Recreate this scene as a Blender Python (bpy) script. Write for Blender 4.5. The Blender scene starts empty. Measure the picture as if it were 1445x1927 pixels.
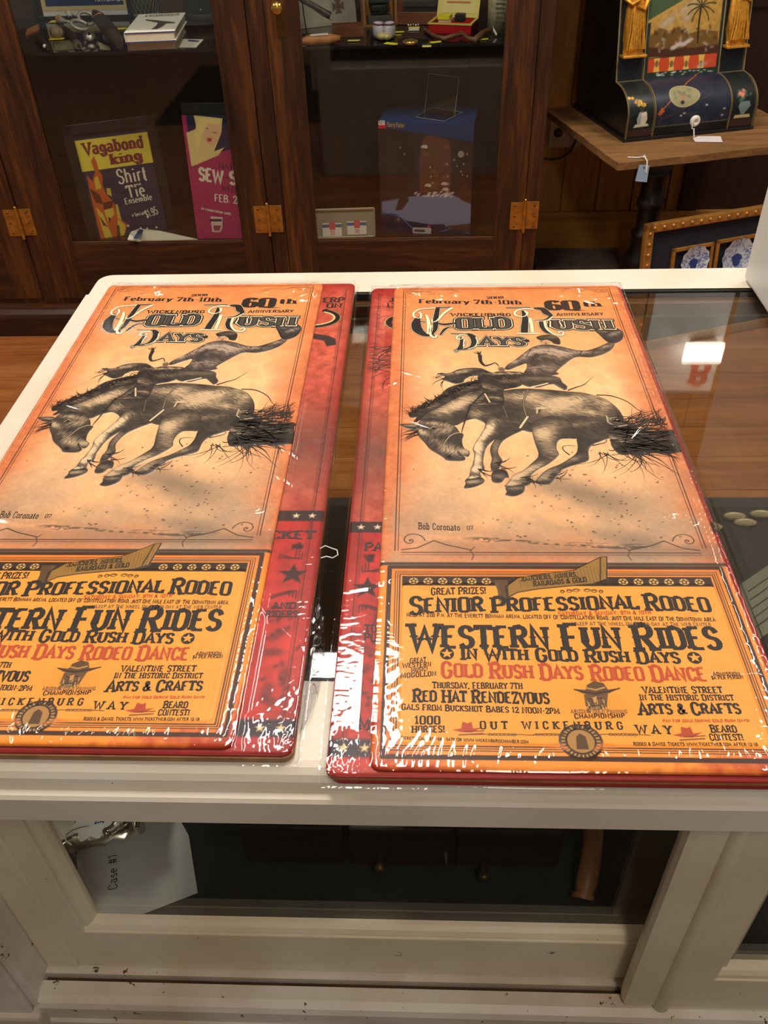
import bpy, bmesh, math, random
import numpy as np
from mathutils import Vector, Matrix

random.seed(7)
rng = np.random.default_rng(11)
SC = bpy.context.scene
COL = SC.collection
PI = math.pi

# ------------------------------------------------------------------ camera
FPX, CX, CY = 1616.4, 722.5, 963.5
_p, _r, _y = 0.7010413, -0.0353915, 0.0556361
_fw = np.array([0, math.cos(_p), -math.sin(_p)]); _up = np.array([0, math.sin(_p), math.cos(_p)]); _rt = np.array([1.0, 0, 0])
_rt, _up = math.cos(_r)*_rt + math.sin(_r)*_up, -math.sin(_r)*_rt + math.cos(_r)*_up
_Z = np.array([[math.cos(_y), -math.sin(_y), 0], [math.sin(_y), math.cos(_y), 0], [0, 0, 1]])
RT, UP, FW = _Z @ _rt, _Z @ _up, _Z @ _fw
EYE = np.array([0, 0, 1.52])
cam_d = bpy.data.cameras.new('camera'); cam = bpy.data.objects.new('camera', cam_d); COL.objects.link(cam)
cam.matrix_world = Matrix(((RT[0], UP[0], -FW[0], EYE[0]), (RT[1], UP[1], -FW[1], EYE[1]), (RT[2], UP[2], -FW[2], EYE[2]), (0, 0, 0, 1)))
cam_d.sensor_fit = 'VERTICAL'; cam_d.sensor_height = 36; cam_d.lens = FPX/1927*36; cam_d.clip_start = 0.02
SC.camera = cam

# a traced pixel of the photograph -> the point on a real plane of the room
def ray(x, y): return RT*(x-CX)/FPX - UP*(y-CY)/FPX + FW
def onz(x, y, z): d = ray(x, y); return EYE + d*(z-EYE[2])/d[2]
def ony(x, y, Y): d = ray(x, y); return EYE + d*(Y-EYE[1])/d[1]
def onplane(x, y, o, n):
    d = ray(x, y); return EYE + d*(np.dot(np.array(o)-EYE, n)/np.dot(d, n))

# ------------------------------------------------------------------ light
SC.view_settings.view_transform = 'Standard'; SC.view_settings.look = 'None'
SC.view_settings.gamma = 1.0; SC.view_settings.use_curve_mapping = False
SC.view_settings.exposure = 0.22
W = bpy.data.worlds.new('ambient_fill'); SC.world = W; W.use_nodes = True  # even warm fill added from the open sides of the room
W.node_tree.nodes['Background'].inputs[0].default_value = (1.0, 0.945, 0.885, 1)
W.node_tree.nodes['Background'].inputs[1].default_value = 0.185

def area(name, loc, sx, sy, watts, col=(1, 0.925, 0.83), rot=(0, 0, 0)):
    d = bpy.data.lights.new(name, 'AREA'); d.shape = 'RECTANGLE'; d.size = sx; d.size_y = sy; d.energy = watts; d.color = col
    o = bpy.data.objects.new(name, d); COL.objects.link(o); o.location = loc; o.rotation_euler = rot
    return o
CEIL_Z = 3.0
LAMPS = [(-0.25, 1.55, 0.32, 1.2, 26), (1.55, 2.25, 0.32, 1.2, 24), (-1.9, 1.5, 0.32, 1.2, 14), (0.4, -0.9, 0.32, 1.2, 9)]
for lx, ly, sx, sy, w in LAMPS:
    area('tube_light', (lx, ly, CEIL_Z-0.085), sx, sy, w)

# ------------------------------------------------------------------ helpers
def lin(c):
    c = [v/255.0 for v in c]
    return tuple(v/12.92 if v <= 0.04045 else ((v+0.055)/1.055)**2.4 for v in c)
MATS = {}
def mat(name, rgb, rough=0.5, metal=0.0, spec=0.5, noise=0.0, nscale=20.0, bump=0.0, bscale=60.0, coat=0.0):
    """principled with an optional procedural mottling / bump"""
    if name in MATS: return MATS[name]
    m = bpy.data.materials.new(name); m.use_nodes = True; MATS[name] = m
    nt = m.node_tree; b = nt.nodes['Principled BSDF']
    c = (*lin(rgb), 1)
    b.inputs['Base Color'].default_value = c; b.inputs['Roughness'].default_value = rough
    b.inputs['Metallic'].default_value = metal; b.inputs['Specular IOR Level'].default_value = spec
    b.inputs['Coat Weight'].default_value = coat
    tc = nt.nodes.new('ShaderNodeTexCoord')
    if noise > 0:
        n = nt.nodes.new('ShaderNodeTexNoise'); n.inputs['Scale'].default_value = nscale; n.inputs['Detail'].default_value = 5
        nt.links.new(tc.outputs['Object'], n.inputs['Vector'])
        r = nt.nodes.new('ShaderNodeValToRGB'); r.color_ramp.elements[0].position = 0.3; r.color_ramp.elements[1].position = 0.7
        r.color_ramp.elements[0].color = (*[v*(1-noise) for v in c[:3]], 1); r.color_ramp.elements[1].color = (*[min(1, v*(1+noise)) for v in c[:3]], 1)
        nt.links.new(n.outputs['Fac'], r.inputs['Fac']); nt.links.new(r.outputs['Color'], b.inputs['Base Color'])
    if bump > 0:
        n2 = nt.nodes.new('ShaderNodeTexNoise'); n2.inputs['Scale'].default_value = bscale; n2.inputs['Detail'].default_value = 4
        nt.links.new(tc.outputs['Object'], n2.inputs['Vector'])
        bp = nt.nodes.new('ShaderNodeBump'); bp.inputs['Strength'].default_value = bump; bp.inputs['Distance'].default_value = 0.002
        nt.links.new(n2.outputs['Fac'], bp.inputs['Height']); nt.links.new(bp.outputs['Normal'], b.inputs['Normal'])
    return m
def wood(name, dark, mid, light, axis='Z', scale=1.0, rough=0.4, stretch=14.0, coat=0.0, spec=0.4):
    if name in MATS: return MATS[name]
    m = bpy.data.materials.new(name); m.use_nodes = True; MATS[name] = m
    nt = m.node_tree; b = nt.nodes['Principled BSDF']; L = nt.links.new
    tc = nt.nodes.new('ShaderNodeTexCoord'); mp = nt.nodes.new('ShaderNodeMapping')
    s = [stretch*scale]*3; s['XYZ'.index(axis)] = 1.1*scale
    mp.inputs['Scale'].default_value = s
    L(tc.outputs['Object'], mp.inputs['Vector'])
    n1 = nt.nodes.new('ShaderNodeTexNoise'); n1.inputs['Scale'].default_value = 1.3; n1.inputs['Detail'].default_value = 8; n1.inputs['Roughness'].default_value = 0.65; n1.inputs['Distortion'].default_value = 0.6
    n2 = nt.nodes.new('ShaderNodeTexNoise'); n2.inputs['Scale'].default_value = 9; n2.inputs['Detail'].default_value = 3
    L(mp.outputs['Vector'], n1.inputs['Vector']); L(mp.outputs['Vector'], n2.inputs['Vector'])
    mx = nt.nodes.new('ShaderNodeMix'); mx.data_type = 'FLOAT'; mx.inputs[0].default_value = 0.3
    L(n1.outputs['Fac'], mx.inputs[2]); L(n2.outputs['Fac'], mx.inputs[3])
    r = nt.nodes.new('ShaderNodeValToRGB'); cr = r.color_ramp
    cr.elements[0].position = 0.33; cr.elements[0].color = (*lin(dark), 1)
    cr.elements[1].position = 0.68; cr.elements[1].color = (*lin(light), 1)
    e = cr.elements.new(0.5); e.color = (*lin(mid), 1)
    L(mx.outputs[0], r.inputs['Fac']); L(r.outputs['Color'], b.inputs['Base Color'])
    b.inputs['Roughness'].default_value = rough; b.inputs['Specular IOR Level'].default_value = spec; b.inputs['Coat Weight'].default_value = coat; b.inputs['Coat Roughness'].default_value = 0.15
    bp = nt.nodes.new('ShaderNodeBump'); bp.inputs['Strength'].default_value = 0.25; bp.inputs['Distance'].default_value = 0.001
    L(mx.outputs[0], bp.inputs['Height']); L(bp.outputs['Normal'], b.inputs['Normal'])
    return m
def clear(name, tint=(1, 1, 1), gloss=1.0, rough=0.02, ior=1.5):
    """thin clear sheet: see-through with a Fresnel reflection"""
    if name in MATS: return MATS[name]
    m = bpy.data.materials.new(name); m.use_nodes = True; MATS[name] = m
    nt = m.node_tree; L = nt.links.new; nt.nodes.remove(nt.nodes['Principled BSDF']); out = nt.nodes['Material Output']
    t = nt.nodes.new('ShaderNodeBsdfTransparent'); t.inputs[0].default_value = (*tint, 1)
    g = nt.nodes.new('ShaderNodeBsdfGlossy'); g.inputs['Roughness'].default_value = rough; g.inputs['Color'].default_value = (gloss, gloss, gloss, 1)
    lw = nt.nodes.new('ShaderNodeLayerWeight'); lw.inputs['Blend'].default_value = .5      # Schlick, the same from both faces
    pw = nt.nodes.new('ShaderNodeMath'); pw.operation = 'POWER'; pw.inputs[1].default_value = 5; L(lw.outputs['Facing'], pw.inputs[0])
    f = nt.nodes.new('ShaderNodeMath'); f.operation = 'MULTIPLY_ADD'; r0 = ((ior-1)/(ior+1))**2; f.inputs[1].default_value = 1-r0; f.inputs[2].default_value = r0; L(pw.outputs[0], f.inputs[0])
    mx = nt.nodes.new('ShaderNodeMixShader'); L(f.outputs[0], mx.inputs[0]); L(t.outputs[0], mx.inputs[1]); L(g.outputs[0], mx.inputs[2])
    L(mx.outputs[0], out.inputs['Surface'])
    return m

class MB:
    """collects shapes; build() links them as ONE mesh object"""
    def __init__(s): s.v = []; s.f = []; s.m = []; s.sm = []
    def add(s, verts, faces, mi=0, smooth=False):
        o = len(s.v); s.v.extend([tuple(map(float, p)) for p in verts])
        for f in faces: s.f.append(tuple(i+o for i in f)); s.m.append(mi); s.sm.append(smooth)
        return s
    def box(s, x0, x1, y0, y1, z0, z1, b=0.0, mi=0):
        if x1 < x0: x0, x1 = x1, x0
        if y1 < y0: y0, y1 = y1, y0
        if z1 < z0: z0, z1 = z1, z0
        if b <= 0:
            v = [(x, y, z) for x in (x0, x1) for y in (y0, y1) for z in (z0, z1)]
            return s.add(v, [(0, 1, 3, 2), (4, 6, 7, 5), (0, 4, 5, 1), (2, 3, 7, 6), (0, 2, 6, 4), (1, 5, 7, 3)], mi)
        b = min(b, (x1-x0)*.45, (y1-y0)*.45, (z1-z0)*.45)
        bm = bmesh.new(); bmesh.ops.create_cube(bm, size=1)
        for q in bm.verts: q.co = Vector(((x0+x1)/2+q.co.x*(x1-x0), (y0+y1)/2+q.co.y*(y1-y0), (z0+z1)/2+q.co.z*(z1-z0)))
        bmesh.ops.bevel(bm, geom=bm.edges[:], offset=b, segments=2, affect='EDGES', profile=0.6)
        bm.verts.index_update()
        s.add([q.co[:] for q in bm.verts], [[q.index for q in f.verts] for f in bm.faces], mi); bm.free(); return s
    def frame(s, o, ax, ay, az):
        s.T = [np.array(q, float) for q in (o, ax, ay, az)]; return s
    def xform(s, o, ax, ay, az, start=0):
        o, ax, ay, az = [np.array(q, float) for q in (o, ax, ay, az)]
        s.v = s.v[:start] + [tuple(o+ax*p[0]+ay*p[1]+az*p[2]) for p in s.v[start:]]; return s
    def tube(s, pts, r, n=10, mi=0, cap=True, closed=False):
        pts = [Vector(p) for p in pts]; N = len(pts); rs = r if hasattr(r, '__len__') else [r]*N
        ref = None; V = []
        for i, p in enumerate(pts):
            if closed: t = pts[(i+1) % N]-pts[i-1]
            else: t = pts[min(i+1, N-1)]-pts[max(i-1, 0)]
            t.normalize()
            if ref is None: ref = Vector((0, 0, 1)) if abs(t.z) < 0.9 else Vector((1, 0, 0))
            a = ref - t*ref.dot(t); a.normalize(); ref = a; c = t.cross(a)
            for k in range(n):
                th = 2*PI*k/n; V.append(p + (a*math.cos(th)+c*math.sin(th))*rs[i])
        F = []
        for i in range(N if closed else N-1):
            j = (i+1) % N
            for k in range(n): F.append((i*n+k, i*n+(k+1) % n, j*n+(k+1) % n, j*n+k))
        s.add(V, F, mi, True)
        if cap and not closed:
            s.add(V[:n], [tuple(range(n))[::-1]], mi); s.add(V[-n:], [tuple(range(n))], mi)
        return s
    def lathe(s, prof, c=(0, 0, 0), n=28, mi=0, axis='Z', smooth=True):
        V = []; F = []
        for (r, h) in prof:
            for k in range(n):
                a = 2*PI*k/n; x, y = r*math.cos(a), r*math.sin(a)
                q = {'Z': (x, y, h), 'Y': (x, h, y), 'X': (h, x, y)}[axis]
                V.append((c[0]+q[0], c[1]+q[1], c[2]+q[2]))
        for i in range(len(prof)-1):
            for k in range(n): F.append((i*n+k, i*n+(k+1) % n, (i+1)*n+(k+1) % n, (i+1)*n+k))
        s.add(V, F, mi, smooth)
        if prof[0][0] > 1e-6: s.add(V[:n], [tuple(range(n))[::-1]], mi)
        if prof[-1][0] > 1e-6: s.add(V[-n:], [tuple(range(n))], mi)
        return s
    def prism(s, poly, h0, h1, mi=0, plane='XY'):
        """polygon in a plane, extruded along the third axis"""
        def q(a, b, h): return {'XY': (a, b, h), 'XZ': (a, h, b), 'YZ': (h, a, b)}[plane]
        n = len(poly); V = [q(a, b, h0) for a, b in poly]+[q(a, b, h1) for a, b in poly]
        F = [tuple(range(n))[::-1], tuple(range(n, 2*n))]+[(i, (i+1) % n, n+(i+1) % n, n+i) for i in range(n)]
        return s.add(V, F, mi)
    def ball(s, c, r, mi=0, n=14, sc=(1, 1, 1)):
        V = []; F = []; R = n//2
        for i in range(R+1):
            t = PI*i/R
            for k in range(n):
                a = 2*PI*k/n; V.append((c[0]+r*sc[0]*math.sin(t)*math.cos(a), c[1]+r*sc[1]*math.sin(t)*math.sin(a), c[2]+r*sc[2]*math.cos(t)))
        for i in range(R):
            for k in range(n): F.append((i*n+k, (i+1)*n+k, (i+1)*n+(k+1) % n, i*n+(k+1) % n))
        return s.add(V, F, mi, True)
    def build(s, name, mats, parent=None):
        me = bpy.data.meshes.new(name); me.from_pydata(s.v, [], s.f)
        mats = mats if isinstance(mats, (list, tuple)) else [mats]
        for m in mats: me.materials.append(m)
        me.polygons.foreach_set('material_index', s.m); me.polygons.foreach_set('use_smooth', s.sm)
        me.update(); me.validate()
        bm = bmesh.new(); bm.from_mesh(me); bmesh.ops.recalc_face_normals(bm, faces=bm.faces[:]); bm.to_mesh(me); bm.free()
        o = bpy.data.objects.new(name, me); COL.objects.link(o)
        if parent is not None: o.parent = parent
        return o
def thing(name, label, cat, loc=(0, 0, 0), rot=(0, 0, 0), group=None):
    o = bpy.data.objects.new(name, None); COL.objects.link(o); o.location = loc; o.rotation_euler = rot; o.empty_display_size = 0.05
    o['label'] = label; o['category'] = cat
    if group: o['group'] = group
    return o
def basis(o, origin, ax, ay, az):
    ax, ay, az = [np.array(a)/np.linalg.norm(a) for a in (ax, ay, az)]
    o.matrix_world = Matrix(((ax[0], ay[0], az[0], origin[0]), (ax[1], ay[1], az[1], origin[1]), (ax[2], ay[2], az[2], origin[2]), (0, 0, 0, 1)))
    return o
def tag(o, label, cat, group=None, kind=None):
    o['label'] = label; o['category'] = cat
    if group: o['group'] = group
    if kind: o['kind'] = kind
    return o
def struct(o, label=None):
    o['kind'] = 'structure'
    if label: o['label'] = label
    return o

# ------------------------------------------------------------------ a slab-serif stroke alphabet
def arc(cx, cy, rx, ry, a0, a1, n=10):
    return [(cx+rx*math.cos(math.radians(a0+(a1-a0)*i/n)), cy+ry*math.sin(math.radians(a0+(a1-a0)*i/n))) for i in range(n+1)]
def obl(x0, x1, y0, y1, k=0.16):
    """squarish O as a closed loop"""
    h = k*1.2
    return arc(x1-k, y1-h, k, h, 0, 90, 4)+arc(x0+k, y1-h, k, h, 90, 180, 4)+arc(x0+k, y0+h, k, h, 180, 270, 4)+arc(x1-k, y0+h, k, h, 270, 360, 4)+[(x1, y1-h)]
GL = {}
def g(ch, w, *st): GL[ch] = (w, st)
g('A', .72, [(.06, 0), (.36, 1), (.66, 0)], [(.17, .34), (.55, .34)])
g('B', .7, [(.12, 0), (.12, 1)], [(.12, 1), (.38, 1)]+arc(.38, .77, .2, .23, 90, -90, 8)+[(.12, .54)], [(.12, .54), (.4, .54)]+arc(.4, .27, .23, .27, 90, -90, 8)+[(.12, 0)])
g('C', .68, [(.6, .72)]+arc(.36, .68, .24, .32, 40, 180, 8)+arc(.36, .32, .24, .32, 180, 320, 8)+[(.6, .28)])
g('D', .72, [(.12, 0), (.12, 1)], [(.12, 1), (.34, 1)]+arc(.34, .7, .28, .3, 90, 0, 6)+arc(.34, .3, .28, .3, 0, -90, 6)+[(.12, 0)])
g('E', .64, [(.12, 0), (.12, 1)], [(.12, 1), (.56, 1)], [(.12, .52), (.44, .52)], [(.12, 0), (.58, 0)])
g('F', .62, [(.12, 0), (.12, 1)], [(.12, 1), (.56, 1)], [(.12, .5), (.44, .5)])
g('G', .72, [(.6, .74)]+arc(.36, .68, .24, .32, 40, 180, 8)+arc(.36, .32, .24, .32, 180, 350, 9)+[(.6, .44)], [(.4, .46), (.68, .46)])
g('H', .76, [(.13, 0), (.13, 1)], [(.63, 0), (.63, 1)], [(.13, .52), (.63, .52)])
g('I', .34, [(.17, 0), (.17, 1)])
g('J', .56, [(.42, 1), (.42, .26)]+arc(.24, .26, .18, .26, 0, -160, 7))
g('K', .74, [(.13, 0), (.13, 1)], [(.62, 1), (.13, .42)], [(.28, .56), (.64, 0)])
g('L', .6, [(.12, 0), (.12, 1)], [(.12, 0), (.55, 0), (.55, .2)])
g('M', .9, [(.12, 0), (.14, 1), (.45, .22), (.76, 1), (.78, 0)])
g('N', .78, [(.12, 0), (.12, 1), (.64, 0), (.64, 1)])
g('O', .7, obl(.1, .6, 0, 1))
g('P', .66, [(.12, 0), (.12, 1)], [(.12, 1), (.38, 1)]+arc(.38, .74, .22, .26, 90, -90, 8)+[(.12, .48)])
g('Q', .7, obl(.1, .6, 0, 1), [(.38, .22), (.66, -.1)])
g('R', .72, [(.12, 0), (.12, 1)], [(.12, 1), (.38, 1)]+arc(.38, .76, .21, .24, 90, -90, 8)+[(.12, .52)], [(.34, .52), (.62, 0)])
g('S', .62, [(.54, .76)]+arc(.31, .76, .21, .24, 20, 250, 9)+[(.31, .5)]+arc(.31, .25, .23, .25, 75, -160, 9))
g('T', .68, [(.34, 0), (.34, 1)], [(.05, .84), (.05, 1), (.63, 1), (.63, .84)])
g('U', .74, [(.12, 1), (.12, .3)]+arc(.37, .3, .25, .3, 180, 360, 10)+[(.62, 1)])
g('V', .72, [(.06, 1), (.36, 0), (.66, 1)])
g('W', 1.0, [(.05, 1), (.26, 0), (.5, .8), (.74, 0), (.95, 1)])
g('X', .74, [(.1, 0), (.64, 1)], [(.1, 1), (.64, 0)])
g('Y', .7, [(.06, 1), (.35, .48), (.64, 1)], [(.35, .48), (.35, 0)])
g('Z', .62, [(.08, .8), (.08, 1), (.54, 1), (.08, 0), (.54, 0), (.54, .2)])
g('0', .66, obl(.1, .56, 0, 1)); g('1', .42, [(.06, .76), (.22, 1), (.22, 0)])
g('2', .6, [(.08, .7)]+arc(.3, .72, .22, .28, 170, -30, 8)+[(.08, 0), (.54, 0), (.54, .15)])
g('3', .6, arc(.28, .74, .22, .26, 150, -80, 8)+arc(.28, .25, .24, .26, 80, -150, 8))
g('4', .64, [(.44, 0), (.44, 1), (.06, .3), (.6, .3)]); g('5', .6, [(.5, 1), (.14, 1), (.12, .56)]+arc(.28, .3, .25, .31, 110, -150, 8))
g('6', .64, [(.52, .84)]+arc(.32, .7, .22, .3, 50, 180, 6)+arc(.32, .28, .22, .28, 180, 540, 14)); g('7', .58, [(.06, .82), (.06, 1), (.52, 1), (.2, 0)])
g('8', .62, arc(.31, .75, .2, .25, -90, 270, 14), arc(.31, .26, .24, .26, 90, 450, 14)); g('9', .64, [(.1, .14)]+arc(.32, .3, .22, .3, 230, 360, 6)+arc(.32, .7, .22, .3, 0, 360, 14))
g('!', .28, [(.14, .3), (.14, 1)], [(.14, 0), (.14, .1)]); g('.', .24, [(.12, 0), (.12, .1)]); g(',', .24, [(.14, .08), (.08, -.14)]); g(':', .24, [(.12, .1), (.12, .2)], [(.12, .55), (.12, .65)])
g('-', .4, [(.06, .45), (.34, .45)]); g('&', .74, [(.66, 0), (.2, .72)]+arc(.32, .8, .14, .2, 200, -40, 7)+[(.2, .42)]+arc(.28, .24, .2, .24, 130, 300, 7)+[(.64, .44)])
g('$', .6, *[[(.52, .76)]+arc(.3, .76, .2, .2, 20, 250, 8)+arc(.3, .27, .22, .23, 75, -160, 8)], [(.3, -.08), (.3, 1.08)]); g('#', .7, [(.22, 0), (.3, 1)], [(.44, 0), (.52, 1)], [(.06, .34), (.62, .34)], [(.1, .68), (.66, .68)])
g("'", .2, [(.1, .8), (.1, 1)]); g(' ', .36)
x = .66
g('a', .58, [(.1, .56)]+arc(.27, .48, .18, .18, 140, 0, 6)+[(.45, .08), (.55, .02)], arc(.26, .18, .18, .18, 60, 360, 9))
g('b', .62, [(.13, 0), (.13, 1)], arc(.32, .33, .2, .33, 180, -180, 14)); g('c', .52, arc(.28, .33, .2, .33, 50, 310, 10)); g('d', .64, [(.47, 1), (.47, 0), (.56, 0)], arc(.29, .33, .19, .33, 0, 360, 14))
g('e', .56, [(.1, .36), (.46, .36)]+arc(.28, .36, .19, .3, 0, 180, 8)+arc(.28, .32, .19, .32, 180, 310, 8)); g('f', .4, [(.18, 0), (.18, .8)]+arc(.31, .8, .13, .2, 180, 60, 5), [(.04, .62), (.36, .62)])
g('g', .6, arc(.28, .38, .18, .26, 0, 360, 12), [(.46, .62), (.46, -.08)]+arc(.27, -.08, .19, .2, 0, -160, 7)); g('h', .66, [(.13, 0), (.13, 1)], [(.13, .42)]+arc(.32, .42, .19, .24, 170, 0, 7)+[(.51, 0)])
g('i', .32, [(.16, 0), (.16, .64)], [(.16, .82), (.16, .92)]); g('k', .62, [(.13, 0), (.13, 1)], [(.5, .64), (.14, .28)], [(.24, .38), (.54, 0)]); g('l', .32, [(.16, 0), (.16, 1)])
g('m', .92, [(.12, 0), (.12, .64)], [(.12, .44)]+arc(.28, .44, .16, .2, 170, 0, 6)+[(.44, 0)], [(.44, .44)]+arc(.6, .44, .16, .2, 170, 0, 6)+[(.76, 0)])
g('n', .64, [(.13, 0), (.13, .64)], [(.13, .42)]+arc(.31, .42, .19, .22, 170, 0, 7)+[(.5, 0)]); g('o', .6, arc(.3, .32, .2, .32, 0, 360, 14)); g('p', .62, [(.13, -.32), (.13, .64)], arc(.32, .32, .2, .32, 180, -180, 14))
g('r', .46, [(.13, 0), (.13, .64)], [(.13, .42)]+arc(.28, .44, .15, .2, 170, 50, 5)); g('s', .5, arc(.25, .49, .15, .15, 30, 250, 7)+arc(.25, .17, .17, .17, 80, -150, 7)); g('t', .42, [(.18, .9), (.18, .14)]+arc(.29, .14, .11, .14, 180, 300, 4), [(.03, .62), (.36, .62)])
g('u', .66, [(.12, .64), (.12, .22)]+arc(.3, .22, .18, .22, 180, 330, 6), [(.5, .64), (.5, 0), (.58, 0)]); g('v', .56, [(.06, .64), (.28, 0), (.5, .64)]); g('w', .8, [(.05, .64), (.22, 0), (.4, .52), (.58, 0), (.75, .64)]); g('y', .58, [(.08, .64), (.3, 0)], [(.52, .64), (.22, -.24), (.08, -.26)])

def strip(pts, wid, closed=False):
    """flat band of given width(s) along a 2-D polyline -> verts, quads"""
    P = np.array(pts, float); n = len(P)
    if np.ndim(wid) == 0: wid = np.full(n, wid)
    d = np.diff(P, axis=0); ln = np.hypot(d[:, 0], d[:, 1])+1e-12; d = d/ln[:, None]
    T = np.zeros_like(P); T[:-1] += d; T[1:] += d
    if closed: T[0] += d[-1]; T[-1] += d[0]
    tl = np.hypot(T[:, 0], T[:, 1])+1e-9; T = T/tl[:, None]; N = np.stack([-T[:, 1], T[:, 0]], 1)
    ms = np.ones(n); inner = tl/2; ms[1:-1] = 1/np.clip(inner[1:-1], .55, 1)
    if not closed: ms[0] = ms[-1] = 1
    A = P+N*(np.array(wid)*ms/2)[:, None]; B = P-N*(np.array(wid)*ms/2)[:, None]
    V = np.concatenate([A, B]); F = [(i, i+1, n+i+1, n+i) for i in range(n-1)]
    return V, F
def text2d(txt, wv=.2, wh=.12, serif=True, spur=False, caps=1.0, track=0.06, grow=0.0):
    """2-D shapes of a line of text, cap height 1: list of (verts, faces) and the advance"""
    out = []; x = 0.0; newword = True
    for ch in txt:
        gl = ch if ch in GL else ch.upper()
        w, st = GL.get(gl, GL['-']); k = caps if (newword and ch.isalpha()) else 1.0
        newword = (ch == ' ')
        oy = -(k-1)*.45
        for s in st:
            P = np.array(s, float)*k; P[:, 0] += x; P[:, 1] += oy
            d = np.diff(P, axis=0); a = np.abs(d[:, 1])/(np.hypot(d[:, 0], d[:, 1])+1e-9); ws = wh+(wv-wh)*a
            vw = np.zeros(len(P)); vw[0] = ws[0]; vw[-1] = ws[-1]; vw[1:-1] = (ws[1:]+ws[:-1])/2; vw = vw*(.5+.5*k)+grow
            cl = np.allclose(P[0], P[-1], atol=1e-3)
            if grow and not cl:   # outline pass also grows the ends
                P[0] = P[0]-d[0]/(np.linalg.norm(d[0])+1e-9)*grow/2; P[-1] = P[-1]+d[-1]/(np.linalg.norm(d[-1])+1e-9)*grow/2
            out.append(strip(P, vw, cl))
            if serif and not cl:
                for e, q in ((0, d[0]), (-1, d[-1])):
                    p = P[e]; v = q/(np.linalg.norm(q)+1e-9); yy = (p[1]-oy)/k
                    if abs(v[1]) > .7 and (yy < .05+grow or yy > .95-grow or (.6 < yy < .7)):
                        hl = (.19+.0*k)*k+grow/2; ht = wh*.95*k+grow; c = p[1]+(ht/2-grow/2)*(1 if yy < .3 else -1)
                        out.append((np.array([(p[0]-hl, c-ht/2), (p[0]+hl, c-ht/2), (p[0]+hl, c+ht/2), (p[0]-hl, c+ht/2)]), [(0, 1, 2, 3)]))
            if spur and not cl:
                for i in range(len(P)-1):
                    if abs(d[i][1]) > .55*k and abs(d[i][0]) < .35*k:
                        m = (P[i]+P[i+1])/2; r = wv*.5*k+.035*k+grow/2
                        out.append((np.array([(m[0]-r, m[1]), (m[0], m[1]-r*.6), (m[0]+r, m[1]), (m[0], m[1]+r*.6)]), [(0, 1, 2, 3)]))
        x += w*k+track
    return out, x-track
def put_text(mb, txt, p0, p1, h, mi=0, z=0.0, surf=None, updir=None, just='fit', **kw):
    """line of text on the 2-D baseline p0->p1 with cap height h, flat in XY of mb at height z (or surf(x, y)+z)"""
    sh, adv = text2d(txt, **kw); p0 = np.array(p0, float); p1 = np.array(p1, float)
    ax = (p1-p0)/adv
    u = np.array([-(p1-p0)[1], (p1-p0)[0]]); u = u/np.linalg.norm(u)
    if updir is not None: u = np.array(updir, float)/np.linalg.norm(updir)
    ay = u*h
    for i_, (V, F) in enumerate(sh):
        Q = p0+V[:, :1]*ax+V[:, 1:]*ay
        zl_ = z+(i_ % 9)*7e-6      # overlapping strokes lie on each other, not in one plane
        zz = np.full(len(Q), zl_) if surf is None else surf(Q[:, 0], Q[:, 1])+zl_
        mb.add(np.column_stack([Q, zz]), F, mi)
    return mb
def star2(cx, cy, R, r=None, n=5, rot=90):
    r = r or R*.42
    return [(cx+(R if i % 2 == 0 else r)*math.cos(math.radians(rot+180*i/n)), cy+(R if i % 2 == 0 else r)*math.sin(math.radians(rot+180*i/n))) for i in range(2*n)]
def disc2(cx, cy, rx, ry=None, n=20):
    ry = ry or rx
    return [(cx+rx*math.cos(2*PI*i/n), cy+ry*math.sin(2*PI*i/n)) for i in range(n)]
def flat(mb, poly, z=0.0, mi=0, surf=None):
    """concave-safe flat polygon in XY (triangulated)"""
    from mathutils.geometry import tessellate_polygon
    tris = tessellate_polygon([[Vector((p[0], p[1], 0)) for p in poly]])
    P = np.array(poly, float); zz = np.full(len(P), z) if surf is None else surf(P[:, 0], P[:, 1])+z
    mb.add(np.column_stack([P, zz]), tris, mi); return mb

def put(mb, name, mats, root, parent=None):
    """link a mesh modelled in room coordinates as a part of root (or a sub-part under parent)"""
    L = root.location; mb.v = [(p[0]-L[0], p[1]-L[1], p[2]-L[2]) for p in mb.v]
    return mb.build(name, mats, parent or root)

# ------------------------------------------------------------------ materials
M_OAK = wood('dark_oak', (28, 14, 6), (60, 32, 13), (106, 60, 24), 'Z', 1.0, 0.42)
M_OAKX = wood('dark_oak_across', (26, 13, 6), (55, 29, 12), (92, 51, 21), 'X', 1.0, 0.42)
M_BACK = wood('cabinet_back_boards', (44, 27, 14), (62, 38, 20), (78, 50, 27), 'Z', 0.6, 0.6)
M_FLOOR = wood('floor_boards', (116, 64, 30), (156, 94, 48), (188, 122, 70), 'X', 0.8, 0.3, 10)
M_PINE = wood('yellow_pine_boards', (128, 84, 30), (160, 110, 44), (184, 130, 58), 'Z', 0.9, 0.5)
M_PINEX = wood('yellow_pine_trim', (132, 88, 34), (162, 112, 46), (184, 130, 58), 'X', 0.9, 0.5)
M_TABLE = wood('worn_table_oak', (84, 58, 32), (126, 90, 52), (156, 114, 68), 'X', 1.6, 0.6)
M_DARKW = wood('dark_walnut', (26, 13, 8), (44, 23, 14), (64, 34, 20), 'Z', 1.0, 0.45)
M_BRASS = mat('old_brass', (190, 140, 62), 0.36, 0.85, noise=0.25, nscale=60, bump=0.2, bscale=200)
M_KNOB = mat('brass_knob', (205, 165, 84), 0.22, 0.95, noise=0.15, nscale=40)
M_GLASS = clear('cabinet_glass', (0.93, 0.94, 0.92), 1.0, 0.03)
M_TOPGLASS = clear('counter_glass', (0.88, 0.90, 0.86), 1.0, 0.02, 1.58)
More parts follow.
